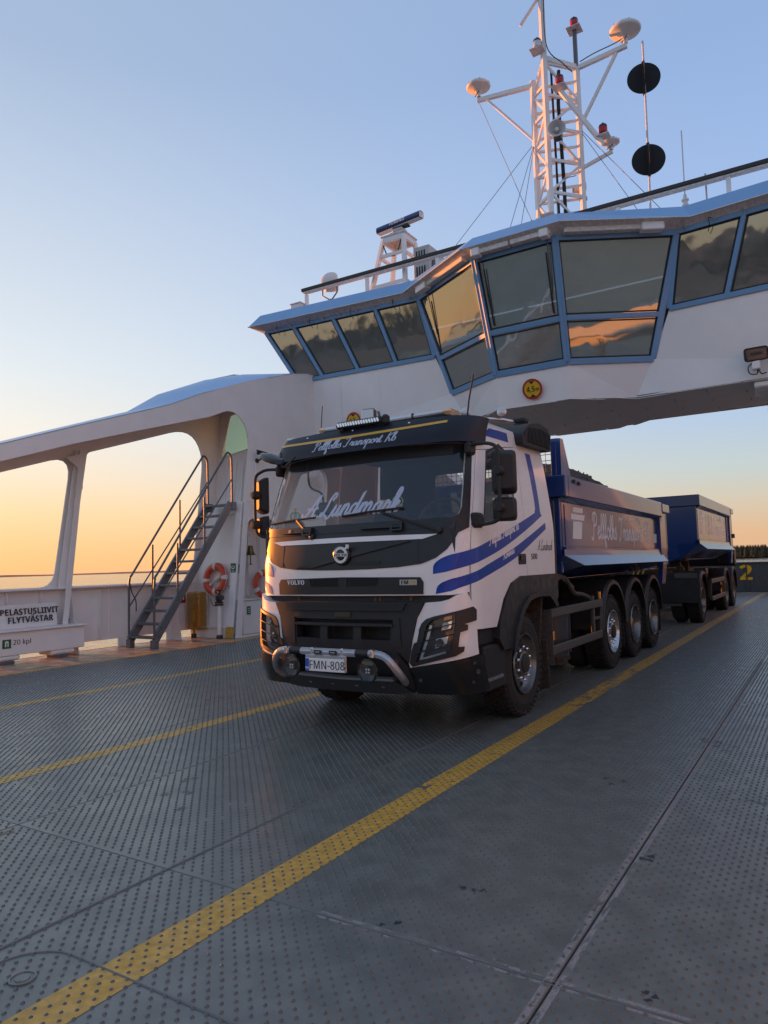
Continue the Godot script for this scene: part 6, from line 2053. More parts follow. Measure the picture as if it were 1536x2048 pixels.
func mirror_head(t: Node3D, s: float, c: Vector3, w: float, h: float) -> void:
	var g := G.new()
	var b := Basis(Vector3.UP, 0.5 * s)
	var rows := []
	g.smooth()
	for k in 5:
		var f := k / 4.0
		var sc := 1.0 - 0.42 * pow(f, 2.2)
		var ring := []
		for p in rounded([Vector2(-w / 2, -h / 2), Vector2(w / 2, -h / 2), Vector2(w / 2, h / 2), Vector2(-w / 2, h / 2)], 0.05, 4):
			ring.append(c + b * Vector3(p.x * sc, p.y * (1.0 - 0.25 * pow(f, 2.2)), f * 0.10 - 0.03))
		rows.append(ring)
	for i in 4:
		for k in rows[0].size():
			g.quad(rows[i][k], rows[i][(k + 1) % rows[0].size()], rows[i + 1][(k + 1) % rows[0].size()], rows[i + 1][k])
	g.flat()
	for k in range(1, rows[4].size() - 1):
		g.tri(rows[4][0], rows[4][k], rows[4][k + 1])
	var m := part(g, "mirror_head", "blackrough", t)
	pbox("mirror_glass", "chrome", m, c + b * Vector3(0, 0, -0.032), Vector3(w * 0.94, h * 0.94, 0.004), 0.001, b)


func build_cab_fittings(t: Node3D) -> void:
	for s: float in [1.0, -1.0]:
		var mx := 1.50 if s > 0 else 1.42
		var x := mx * s
		mirror_head(t, s, Vector3(x, 2.40, -0.42), 0.23, 0.41)
		mirror_head(t, s, Vector3(x - 0.005 * s, 2.06, -0.42), 0.22, 0.22)
		ptube("mirror_arm", "blackrough", t, curve([Vector3(1.14 * s, 2.675, -0.42), Vector3(1.28 * s, 2.68, -0.36), Vector3((mx - 0.08) * s, 2.655, -0.31), Vector3((mx - 0.01) * s, 2.60, -0.295), Vector3(mx * s, 2.45, -0.29), Vector3(mx * s, 2.15, -0.29), Vector3((mx - 0.01) * s, 2.0, -0.295), Vector3((mx - 0.06) * s, 1.945, -0.31), Vector3(1.29 * s, 1.925, -0.33), Vector3(1.18 * s, 1.92, -0.36)], 5), 0.017, 8)
		for y: float in [2.40, 2.07]:
			plathe("mirror_joint", "blackrough", t, [Vector2(0.05, -0.05), Vector2(0.048, 0.0), Vector2(0.035, 0.03), Vector2(0, 0.032)], Vector3(x, y, -0.275), Vector3(0.15 * s, 0, 1), 16)
		pbox("mirror_mount", "blackrough", t, Vector3(1.16 * s, 2.655, -0.43), Vector3(0.07, 0.12, 0.14), 0.02)
		pbox("mirror_mount", "blackrough", t, Vector3(1.235 * s, 1.97, -0.36), Vector3(0.09, 0.14, 0.14), 0.02)
		# side spot lamp and aerial on the roof edge
		# intake hood / roof box behind the door
		var g := G.new()
		g.prism(rounded([Vector2(-1.60, 2.84), Vector2(-2.50, 2.86), Vector2(-2.47, 3.12), Vector2(-2.10, 3.15), Vector2(-1.78, 3.08), Vector2(-1.60, 2.96)], [0.03, 0.03, 0.06, 0.1, 0.1, 0.05], 4), Transform3D(Basis(Vector3(0, 0, 1), Vector3.UP, Vector3(-s, 0, 0)), Vector3(1.24 * s, 0, 0)), 0.34)
		if s > 0:
			part(g, "air_intake", "blackrough", t)
			for k in 17:
				var zz := -1.78 - k * 0.042
				pbeam("intake_rib", "blackrough", t, Vector3(1.246, 2.885, zz + 0.03), Vector3(1.246, 3.085 - 0.004 * absf(k - 9), zz - 0.03), 0.012, 0.014)
			plathe("intake_lock", "seal", t, [Vector2(0, 0.006), Vector2(0.02, 0.004), Vector2(0.022, 0)], Vector3(1.242, 2.96, -1.68), Vector3.RIGHT, 12)
	# kerb mirror above the near corner of the screen
	var g := G.new()
	g.lathe([Vector2(0.0, -0.04), Vector2(0.1, -0.03), Vector2(0.15, 0.0), Vector2(0.13, 0.03), Vector2(0.0, 0.06)], Transform3D(Basis(Vector3(1.0, -0.35, 0.1).normalized() * 1.25, Vector3(0.3, 0.85, 0.35).normalized(), Vector3(0, -0.25, 0.8).normalized() * 0.6), Vector3(-0.90, 2.72, 0.02)), 20)
	part(g, "ramp_mirror", "blackgloss", t)
	ptube("ramp_mirror_arm", "black", t, curve([Vector3(-0.82, 2.78, -0.04), Vector3(-0.76, 2.62, 0.0), Vector3(-0.7, 2.74, -0.12)], 5), 0.012, 7)
	# inner mirror seen through the glass
	ptube("inner_mirror_arm", "black", t, curve([Vector3(-0.72, 2.72, -0.36), Vector3(-0.7, 2.45, -0.36), Vector3(-0.55, 2.36, -0.36), Vector3(-0.52, 2.24, -0.36)], 5), 0.012, 7)
	pbox("inner_mirror", "black", t, Vector3(-0.52, 2.19, -0.36), Vector3(0.26, 0.14, 0.06), 0.03)
	# wipers
	for q in [[-0.62, 1.88, -1.08, 2.05, -0.4, 2.08], [0.78, 1.88, -0.05, 2.07, 0.62, 2.115]]:
		var arm := pbeam("wiper_arm", "black", t, cab(Vector2(q[0] + 0.22, q[1]), 0.035), cab(Vector2((q[2] + q[4]) / 2 + 0.1, (q[3] + q[5]) / 2), 0.03), 0.02, 0.016)
		ptube("wiper_blade", "rubber", arm, [cab(Vector2(q[2], q[3]), 0.012), cab(Vector2((q[2] + q[4]) / 2, (q[3] + q[5]) / 2 + 0.005), 0.014), cab(Vector2(q[4], q[5]), 0.012)], 0.011, 6)
		plathe("wiper_hub", "black", arm, [Vector2(0, 0.04), Vector2(0.028, 0.03), Vector2(0.032, 0.0)], cab(Vector2(q[0] + 0.22, q[1]), 0.004), Vector3(0, 0.3, 1), 14)
	for u: float in [-0.62, 0.42]:
		patch("wiper_grip", "black", t, rounded([Vector2(u - 0.24, 1.93), Vector2(u + 0.20, 1.93), Vector2(u + 0.20, 1.972), Vector2(u - 0.24, 1.972)], 0.01, 2), [], 0.0, 0.045)
		patch("grip_bracket", "black", t, V([u + 0.1, 1.90, u + 0.22, 1.90, u + 0.22, 1.975, u + 0.1, 1.975]), [V([u + 0.12, 1.915, u + 0.20, 1.915, u + 0.20, 1.955, u + 0.12, 1.955])], 0.0, 0.05)
	patch("marker_lens", "amber", t, V([-0.72, 1.935, -0.68, 1.935, -0.68, 1.968, -0.72, 1.968]), [], 0.04, 0.047)
	# roof lights
	pbox("light_bar", "blackrough", t, Vector3(0.03, 3.02, -0.26), Vector3(0.56, 0.07, 0.08), 0.02)
	pbox("light_bar_lens", "lens", t, Vector3(0.03, 3.02, -0.217), Vector3(0.51, 0.045, 0.006), 0.002)
	for k in 16:
		pbox("light_cell", "chrome", t, Vector3(-0.21 + k * 0.032, 3.02, -0.222), Vector3(0.024, 0.042, 0.006), 0.002, Basis(Vector3(0, 0, 1), 0.5))
	pbox("bar_mount", "blackrough", t, Vector3(-0.2, 2.99, -0.28), Vector3(0.05, 0.07, 0.06), 0.01)
	pbox("bar_mount", "blackrough", t, Vector3(0.33, 3.02, -0.28), Vector3(0.07, 0.1, 0.08), 0.02)
	g = G.new()
	g.box(Vector3(0.12, 3.068, -0.62), Vector3(1.5, 0.055, 0.22), Basis.IDENTITY, 0.03)
	part(g, "beacon_bar", "clearcase", t)
	for x: float in [-0.64, 0.88]:
		pbox("beacon", "ambercase", t, Vector3(x, 3.068, -0.62), Vector3(0.12, 0.062, 0.235), 0.03)
	pbox("beacon_base", "blackrough", t, Vector3(0.12, 3.042, -0.62), Vector3(1.5, 0.03, 0.2), 0.008)
	for x: float in [-0.3, 0.1, 0.5]:
		pbox("bar_divider", "blackrough", t, Vector3(x, 3.068, -0.62), Vector3(0.02, 0.06, 0.225), 0.004)
	var wl := pbox("work_lamp", "gunmetal", t, Vector3(-0.08, 3.17, -0.6), Vector3(0.17, 0.14, 0.08), 0.025, Basis(Vector3.UP, 0.25))
	pbox("work_lamp_lens", "clearcase", wl, Vector3(-0.07, 3.17, -0.556), Vector3(0.14, 0.11, 0.008), 0.003, Basis(Vector3.UP, 0.25))
	ptube("work_lamp_arm", "galv2", t, [Vector3(0.03, 3.2, -0.62), Vector3(0.07, 3.07, -0.62)], 0.014, 6)
	pbox("roof_marker", "clearcase", t, Vector3(-1.0, 2.99, -0.42), Vector3(0.1, 0.035, 0.05), 0.012)
	# roof rail with spot lamps, aerials
	ptube("roof_rail", "alu", t, [Vector3(1.0, 3.02, -0.75), Vector3(1.22, 3.03, -1.1), Vector3(1.3, 3.02, -1.3)], 0.02, 8)
	for q in [[1.0, 3.07, -0.7], [1.24, 3.1, -1.05]]:
		var lp := plathe("spot_lamp", "blackrough", t, [Vector2(0.0, -0.05), Vector2(0.04, -0.04), Vector2(0.05, 0.0)], Vector3(q[0], q[1], q[2]), Vector3(0.2, 0.1, 1), 16)
		plathe("spot_lens", "clearcase", lp, [Vector2(0.05, 0.0), Vector2(0.04, 0.012), Vector2(0, 0.02)], Vector3(q[0], q[1], q[2]), Vector3(0.2, 0.1, 1), 16)
	pbox("rail_lamp", "blackrough", t, Vector3(1.33, 3.03, -1.3), Vector3(0.16, 0.05, 0.12), 0.012)
	ptube("aerial", "rubber", t, [Vector3(1.06, 3.02, -0.62), Vector3(1.08, 3.16, -0.62), Vector3(1.13, 3.42, -0.64)], 0.008, 6)
	ptube("aerial", "rubber", t, [Vector3(-0.72, 3.03, -0.6), Vector3(-0.69, 3.36, -0.6)], 0.005, 6)
	# bull bar, plate, driving lamps
	var bar := curve([Vector3(-0.696, 0.53, 0.10), Vector3(-0.713, 0.60, 0.20), Vector3(-0.674, 0.70, 0.27), Vector3(-0.609, 0.775, 0.295), Vector3(-0.505, 0.80, 0.30), Vector3(-0.3, 0.80, 0.31), Vector3(0, 0.80, 0.315), Vector3(0.3, 0.80, 0.31), Vector3(0.505, 0.80, 0.30), Vector3(0.609, 0.775, 0.295), Vector3(0.674, 0.70, 0.27), Vector3(0.713, 0.60, 0.20), Vector3(0.696, 0.53, 0.10)], 5)
	g = G.new()
	g.tube(bar, 0.031, 12)
	var bb := part(g, "bull_bar", "brushed", t)
	for k in 14:   # fluting
		var a := TAU * k / 14.0
		var rib := []
		for i in range(0, bar.size(), 2):
			var tt: Vector3 = (bar[mini(i + 1, bar.size() - 1)] - bar[maxi(i - 1, 0)]).normalized()
			var u := tt.cross(Vector3(0, 0.3, 1)).normalized()
			rib.append(bar[i] + (u * cos(a) + tt.cross(u) * sin(a)) * 0.0312)
		ptube("flute", "brushed", bb, rib, 0.0028, 4)
	for x: float in [-0.49, -0.17, 0.17, 0.49]:
		pbox("clamp", "alu", bb, Vector3(x, 0.80, 0.305), Vector3(0.045, 0.078, 0.078), 0.012)
	for x: float in [-0.38, 0.38]:
		ptube("sleeve", "black", bb, [Vector3(x - 0.065, 0.80, 0.308), Vector3(x + 0.065, 0.80, 0.308)], 0.036, 14)
	for x: float in [-0.095, 0.08]:
		pbox("bar_badge", "blackgloss", bb, Vector3(x, 0.802, 0.352), Vector3(0.085, 0.034, 0.006), 0.002)
		pbox("badge_print", "alu", bb, Vector3(x, 0.802, 0.3555), Vector3(0.055, 0.012, 0.002))
	pbox("plate_holder", "alu", t, Vector3(-0.005, 0.70, 0.345), Vector3(0.47, 0.15, 0.014), 0.004)
	pbox("number_plate", "plate", t, Vector3(-0.01, 0.685, 0.356), Vector3(0.442, 0.118, 0.008), 0.003)
	pbox("plate_band", "eublue", t, Vector3(-0.209, 0.685, 0.3612), Vector3(0.042, 0.112, 0.003))
	text("plate_lettering", "FIN", 0.018, "letter", t, Vector3(-0.209, 0.655, 0.363), Vector3.RIGHT, Vector3.UP, 700)
	text("plate_lettering", "FMN-808", 0.074, "blackletter", t, Vector3(0.015, 0.684, 0.3605), Vector3.RIGHT, Vector3.UP, 500, "Droid Sans", 0.98)
	for x: float in [-0.41, 0.455]:
		var lp := plathe("driving_lamp", "blackgloss", t, [Vector2(0.0, -0.07), Vector2(0.06, -0.06), Vector2(0.1, 0.0), Vector2(0.106, 0.02), Vector2(0.1, 0.026), Vector2(0.096, 0.02)], Vector3(x, 0.655, 0.33), Vector3(0, 0, 1), 32)
		plathe("lamp_bowl", "blackgloss", lp, [Vector2(0.096, 0.018), Vector2(0.06, -0.004), Vector2(0.0, -0.012)], Vector3(x, 0.655, 0.33), Vector3(0, 0, 1), 6)
		plathe("lamp_glass", "lens", lp, [Vector2(0.097, 0.02), Vector2(0.05, 0.028), Vector2(0, 0.03)], Vector3(x, 0.655, 0.33), Vector3(0, 0, 1), 32)
		pbox("lamp_core", "blackgloss", lp, Vector3(x, 0.655, 0.335), Vector3(0.055, 0.06, 0.02), 0.006)
		for k in 4:
			pbox("lamp_led", "clearcase", lp, Vector3(x - 0.013 + 0.026 * (k % 2), 0.642 + 0.026 * (k / 2), 0.347), Vector3(0.016, 0.016, 0.006), 0.002)
	# ornaments behind the screen
	for q in [[-0.86, 2.08, "small pale green crown ornament behind the windscreen near the passenger side"], [0.43, 2.15, "small pale green crown ornament with a gold cross behind the lettered name"]]:
		var cr := thing("crown_ornament", q[2], "ornament", TRUCK + Vector3(q[0], q[1], -0.30))
		var mk := "crown"
		if not M.has(mk):
			mat(mk, Color(0.30, 0.45, 0.25), 0.4, 0.3)
		plathe("base", mk, cr, [Vector2(0.045, 0.0), Vector2(0.05, 0.02), Vector2(0.044, 0.024)], Vector3.ZERO, Vector3.UP, 16)
		for k in 6:
			var a := TAU * k / 6
			ptube("arch", mk, cr, curve([Vector3(cos(a) * 0.045, 0.02, sin(a) * 0.045), Vector3(cos(a) * 0.056, 0.06, sin(a) * 0.056), Vector3(cos(a) * 0.03, 0.09, sin(a) * 0.03), Vector3(0, 0.085, 0)], 4), 0.006, 5)
		pbox("cross", "gold", cr, Vector3(0, 0.115, 0), Vector3(0.012, 0.05, 0.01))
		pbox("cross", "gold", cr, Vector3(0, 0.12, 0), Vector3(0.036, 0.012, 0.009))
	var card := thing("dash_card", "small orange card standing behind the windscreen", "card", TRUCK + Vector3(0.24, 2.13, -0.32))
	pbox("card", "gold", card, Vector3(0, 0.05, 0), Vector3(0.11, 0.1, 0.006), 0.002, Basis(Vector3(0, 0, 1), -0.1))


# ---------------------------------------------------------------- wheels and running gear
func wheel(t: Node3D, c: Vector3, s: float, style: String, dual: bool) -> void:
	# local frame: axle along y, outwards positive
	var ax := Vector3(s, 0, 0)
	var w := 0.30
	var root := plathe("tyre", "tyre", t, [Vector2(0.30, -0.02), Vector2(0.36, 0.0), Vector2(0.44, 0.0), Vector2(0.492, -0.018), Vector2(0.512, -0.045), Vector2(0.516, -0.07), Vector2(0.516, -w + 0.07), Vector2(0.505, -w + 0.03), Vector2(0.44, -w), Vector2(0.30, -w)], c, ax, 48)
	# tread blocks and shoulder lugs
	var g := G.new()
	for k in 44:
		var a := TAU * k / 44.0
		var rad := Vector3(0, cos(a), sin(a))
		var tang := Vector3(0, -sin(a), cos(a))
		var b := Basis(ax, rad, ax.cross(rad))
		for row in 4:
			var yy := -0.045 - row * 0.068 - 0.004
			var twist := Basis(rad, 0.25 if row % 2 else -0.25)
			var sh := tang * (0.018 if row % 2 else -0.018)
			g.box(c + ax * yy + rad * 0.521 + sh, Vector3(0.056, 0.022, 0.052), twist * b)
		g.box(c + ax * -0.022 + rad * 0.497, Vector3(0.03, 0.045, 0.042), b * Basis(Vector3(0, 0, 1), -0.55))
	part(g, "tread", "tyre", root).set_meta("kind", "stuff")
	# sidewall ribs
	plathe("sidewall_ring", "tyre", root, [Vector2(0.40, 0.0), Vector2(0.405, 0.004), Vector2(0.415, 0.004), Vector2(0.42, 0.0)], c, ax, 48)
	var metal := "dirtyalu" if style != "bright" else "alu"
	if style == "front" or style == "bright":
		# domed polished disc with long nut covers
		var rim := plathe("rim", metal, root, [Vector2(0.312, 0.0), Vector2(0.308, 0.012), Vector2(0.298, 0.012), Vector2(0.285, -0.03), Vector2(0.272, -0.07), Vector2(0.255, -0.085), Vector2(0.2, -0.075 if style == "front" else -0.12), Vector2(0.15, -0.05 if style == "front" else -0.12), Vector2(0.13, -0.045), Vector2(0.125, -0.01), Vector2(0.1, 0.0), Vector2(0, 0.004)], c, ax, 40)
		for k in 10:
			var a := TAU * k / 10.0
			var rad := Vector3(0, cos(a), sin(a))
			plathe("wheel_nut", "chrome", rim, [Vector2(0.019, -0.08), Vector2(0.019, -0.02), Vector2(0.015, 0.0), Vector2(0.008, 0.008), Vector2(0, 0.009)], c + rad * 0.168, ax, 10)
			plathe("hand_hole", "seal", rim, [Vector2(0.0, -0.066), Vector2(0.022, -0.067), Vector2(0.024, -0.075)], c + Vector3(0, cos(a + 0.314), sin(a + 0.314)) * 0.235, ax, 10)
		plathe("hub_cap", "chassis", rim, [Vector2(0.1, 0.0), Vector2(0.095, 0.02), Vector2(0.06, 0.03), Vector2(0, 0.03)], c, ax, 20)
	else:
		var rim := plathe("rim", metal, root, [Vector2(0.312, 0.0), Vector2(0.306, 0.014), Vector2(0.294, 0.012), Vector2(0.283, -0.03), Vector2(0.27, -0.10), Vector2(0.262, -0.155), Vector2(0.235, -0.175), Vector2(0.15, -0.18), Vector2(0.13, -0.16), Vector2(0.12, -0.06), Vector2(0.1, -0.045), Vector2(0, -0.04)], c, ax, 40)
		for k in 10:
			var a := TAU * k / 10.0
			plathe("wheel_nut", metal, rim, [Vector2(0.017, -0.18), Vector2(0.017, -0.15), Vector2(0, -0.148)], c + Vector3(0, cos(a), sin(a)) * 0.168, ax, 8)
			plathe("hand_hole", "seal", rim, [Vector2(0.0, -0.172), Vector2(0.02, -0.173), Vector2(0.022, -0.18)], c + Vector3(0, cos(a + 0.3), sin(a + 0.3)) * 0.222, ax, 10)
	if dual:
		plathe("inner_tyre", "tyre", root, [Vector2(0.30, -0.36), Vector2(0.44, -0.35), Vector2(0.505, -0.38), Vector2(0.525, -0.42), Vector2(0.525, -0.6), Vector2(0.44, -0.66), Vector2(0.30, -0.66)], c, ax, 40)


func guard_arch(t: Node3D, z: float, s: float, x0: float, x1: float, r: float, cy: float, a0: float, a1: float) -> void:
	# rounded plastic guard over a wheel, drawn from x0 (outer) to x1 (inner)
	var g := G.new()
	var n := 22
	var prof := [Vector2(x0 - 0.0, -0.05), Vector2(x0, 0.0), Vector2(x0 - 0.035, 0.018), Vector2(x1, 0.018)]
	for j in 3:
		g.smooth()
		for i in n:
			var q := func(ii: int, jj: int) -> Vector3:
				var a := lerpf(a0, a1, float(ii) / n)
				var rr: float = r + prof[jj].y
				return Vector3(s * prof[jj].x, maxf(cy + sin(a) * rr, 0.52), z + cos(a) * rr * 1.02)
			g.quad(q.call(i, j), q.call(i + 1, j), q.call(i + 1, j + 1), q.call(i, j + 1))
	# inside face so that it has a thickness
	g.smooth()
	for i in n:
		var q := func(ii: int, xx: float) -> Vector3:
			var a := lerpf(a0, a1, float(ii) / n)
			return Vector3(s * xx, maxf(cy + sin(a) * (r - 0.012), 0.52), z + cos(a) * (r - 0.012) * 1.02)
		g.quad(q.call(i, x0 - 0.006), q.call(i + 1, x0 - 0.006), q.call(i + 1, x1), q.call(i, x1))
	var m := part(g, "mudguard", "guard", t)
	var lip := []
	for i in n + 1:
		var a := lerpf(a0, a1, float(i) / n)
		lip.append(Vector3(s * (x0 + 0.002), maxf(cy + sin(a) * (r - 0.05), 0.52), z + cos(a) * (r - 0.05) * 1.02))
	ptube("guard_edge", "sidebar", m, lip, 0.008, 5)


func build_chassis(t: Node3D) -> void:
	for s: float in [1.0, -1.0]:
		wheel(t, Vector3(1.22 * s, 0.53, -1.44), s, "front", false)
		wheel(t, Vector3(1.21 * s, 0.53, -4.98), s, "bright", true)
		wheel(t, Vector3(1.21 * s, 0.53, -6.35), s, "rear", true)
		wheel(t, Vector3(1.21 * s, 0.53, -7.70), s, "rear", true)
		pbeam("frame_rail", "chassis", t, Vector3(0.42 * s, 0.98, -0.9), Vector3(0.42 * s, 0.98, -8.9), 0.09, 0.27, 0.01)
		pbeam("body_rail", "chassis", t, Vector3(0.42 * s, 1.22, -2.6), Vector3(0.42 * s, 1.22, -8.9), 0.12, 0.2, 0.01)
		for z: float in [-4.98, -6.35, -7.70]:
			guard_arch(t, z, s, 1.25, 0.62, 0.67, 0.60, 0.02, PI - 0.02)
			pbox("mud_flap", "rubber", t, Vector3(0.95 * s, 0.42, z - 0.66), Vector3(0.5, 0.38, 0.02), 0.006)
		pbox("mud_flap", "mud", t, Vector3(1.02 * s, 0.43, -2.14), Vector3(0.42, 0.55, 0.025), 0.008, Basis(Vector3.RIGHT, 0.08))
		# inner wing behind the front wheel
		pbox("inner_wing", "mud", t, Vector3(0.95 * s, 0.95, -2.05), Vector3(0.5, 0.6, 0.03), 0.01, Basis(Vector3.RIGHT, -0.25))
		pbox("wheel_housing", "mud", t, Vector3(0.74 * s, 0.95, -1.45), Vector3(0.06, 0.7, 1.5), 0.02)
		# side guards
		pbeam("side_rail", "sidebar", t, Vector3(1.25 * s, 0.985, -2.18), Vector3(1.25 * s, 0.985, -4.30), 0.03, 0.10, 0.008)
		pbeam("side_rail", "sidebar", t, Vector3(1.25 * s, 0.57, -2.18), Vector3(1.25 * s, 0.57, -4.24), 0.03, 0.10, 0.008)
		pbox("rail_end_plate", "sidebar", t, Vector3(1.2 * s, 0.72, -2.17), Vector3(0.16, 0.62, 0.012), 0.004)
		pbeam("rail_post", "sidebar", t, Vector3(1.22 * s, 0.52, -3.95), Vector3(1.22 * s, 1.1, -3.95), 0.05, 0.05, 0.01)
		pbeam("guard_stay", "sidebar", t, Vector3(1.2 * s, 0.78, -4.0), Vector3(1.2 * s, 0.78, -4.42), 0.04, 0.045, 0.01)
		pbox("side_marker", "amber", t, Vector3(1.255 * s, 0.73, -2.24), Vector3(0.03, 0.1, 0.045), 0.006)
		pbox("side_marker", "amber", t, Vector3(1.25 * s, 1.09, -4.2), Vector3(0.03, 0.1, 0.045), 0.006)
		# tanks, batteries and pipework behind the guards
		pbox("battery_box", "chassis", t, Vector3(0.95 * s, 0.78, -2.42), Vector3(0.42, 0.44, 0.3), 0.02)
		ptube("air_tank", "chassis", t, [Vector3(0.96 * s, 0.52, -2.35), Vector3(0.96 * s, 0.52, -2.62), Vector3(0.96 * s, 0.52, -2.95)], 0.13, 16)
		for k in 2:
			ptube("silencer", "gunmetal", t, [Vector3((1.0 - 0.1 * k) * s, 0.42, -2.95 - k * 0.42), Vector3((1.0 - 0.1 * k) * s, 0.98, -2.95 - k * 0.42)], 0.19, 20)
			ptube("silencer_foot", "mud", t, [Vector3((1.0 - 0.1 * k) * s, 0.32, -2.95 - k * 0.42), Vector3((1.0 - 0.1 * k) * s, 0.45, -2.95 - k * 0.42)], 0.17, 16)
		pbox("lid_box", "galv2", t, Vector3(0.86 * s, 1.1, -2.95), Vector3(0.34, 0.1, 0.5), 0.03, Basis(Vector3.UP, 0.15) * Basis(Vector3.RIGHT, 0.12))
		ptube("air_pipe", "sidebar", t, curve([Vector3(1.05 * s, 1.22, -2.45), Vector3(1.08 * s, 1.34, -2.85), Vector3(1.1 * s, 1.36, -3.2), Vector3(1.12 * s, 1.16, -3.5), Vector3(1.16 * s, 1.12, -3.75), Vector3(1.2 * s, 1.02, -3.95), Vector3(1.2 * s, 0.7, -3.97)], 5), 0.03, 8)
		pbeam("stay_plate", "rust", t, Vector3(1.1 * s, 1.2, -2.46), Vector3(1.1 * s, 1.4, -3.0), 0.03, 0.07)
		pbeam("stay_plate", "rust", t, Vector3(1.1 * s, 1.4, -3.0), Vector3(1.1 * s, 1.22, -3.55), 0.02, 0.05)
		for k in 6:
			ptube("hose", "rubber", t, curve([Vector3((0.7 + 0.05 * k) * s, 1.2, -2.4 - 0.02 * k), Vector3((0.86 + 0.03 * k) * s, 1.28 - 0.02 * k, -2.55), Vector3((0.8 + 0.06 * k) * s, 1.02, -2.6 - 0.03 * k), Vector3(0.6 * s, 0.9, -2.7)], 5), 0.014, 6)
		pbox("valve_block", "gunmetal", t, Vector3(0.98 * s, 1.17, -2.5), Vector3(0.2, 0.16, 0.16), 0.02)
	for z: float in [-1.44, -4.98, -6.35, -7.70]:
		ptube("axle", "chassis", t, [Vector3(-0.95, 0.53, z), Vector3(0.95, 0.53, z)], 0.09, 10)
		pbox("differential", "chassis", t, Vector3(0, 0.55, z), Vector3(0.36, 0.36, 0.4), 0.1)
	pbox("engine", "chassis", t, Vector3(0, 0.95, -1.3), Vector3(0.9, 0.6, 1.6), 0.08)
	pbox("sump", "mud", t, Vector3(0, 0.5, -1.0), Vector3(0.7, 0.3, 0.6), 0.06)
	ptube("drive_shaft", "chassis", t, [Vector3(0, 0.75, -2.2), Vector3(0, 0.58, -4.8)], 0.06, 10)
	pbox("gearbox", "chassis", t, Vector3(0, 0.8, -2.6), Vector3(0.5, 0.5, 0.8), 0.06)
	# ladder and pipe at the front of the body
	ptube("body_pipe", "black", t, [Vector3(1.12, 1.3, -2.66), Vector3(1.12, 2.32, -2.66), Vector3(0.9, 2.34, -2.66)], 0.02, 7)
	ptube("body_pipe", "sidebar", t, [Vector3(1.17, 1.32, -2.7), Vector3(1.17, 2.3, -2.7)], 0.012, 6)
	pbeam("exhaust_stack", "black", t, Vector3(0.8, 1.1, -2.62), Vector3(0.8, 2.3, -2.62), 0.22, 0.22, 0.05)
	# coupling bar and hoses at the rear
	pbeam("rear_beam", "chassis", t, Vector3(-1.0, 0.85, -9.0), Vector3(1.0, 0.85, -9.0), 0.14, 0.16, 0.02)
	mat("hoseyellow", Color(0.45, 0.25, 0.02), 0.5)
	for k in 5:
		ptube("coil_hose", "hoseyellow" if k < 3 else "rubber", t, curve([Vector3(0.55 - 0.12 * k, 1.3, -9.2), Vector3(0.62 - 0.1 * k, 1.5, -9.5), Vector3(0.6 - 0.12 * k, 0.95 + 0.04 * k, -9.9), Vector3(0.45 - 0.1 * k, 1.2, -10.5), Vector3(0.4 - 0.1 * k, 1.3, -10.9)], 6), 0.014, 6)


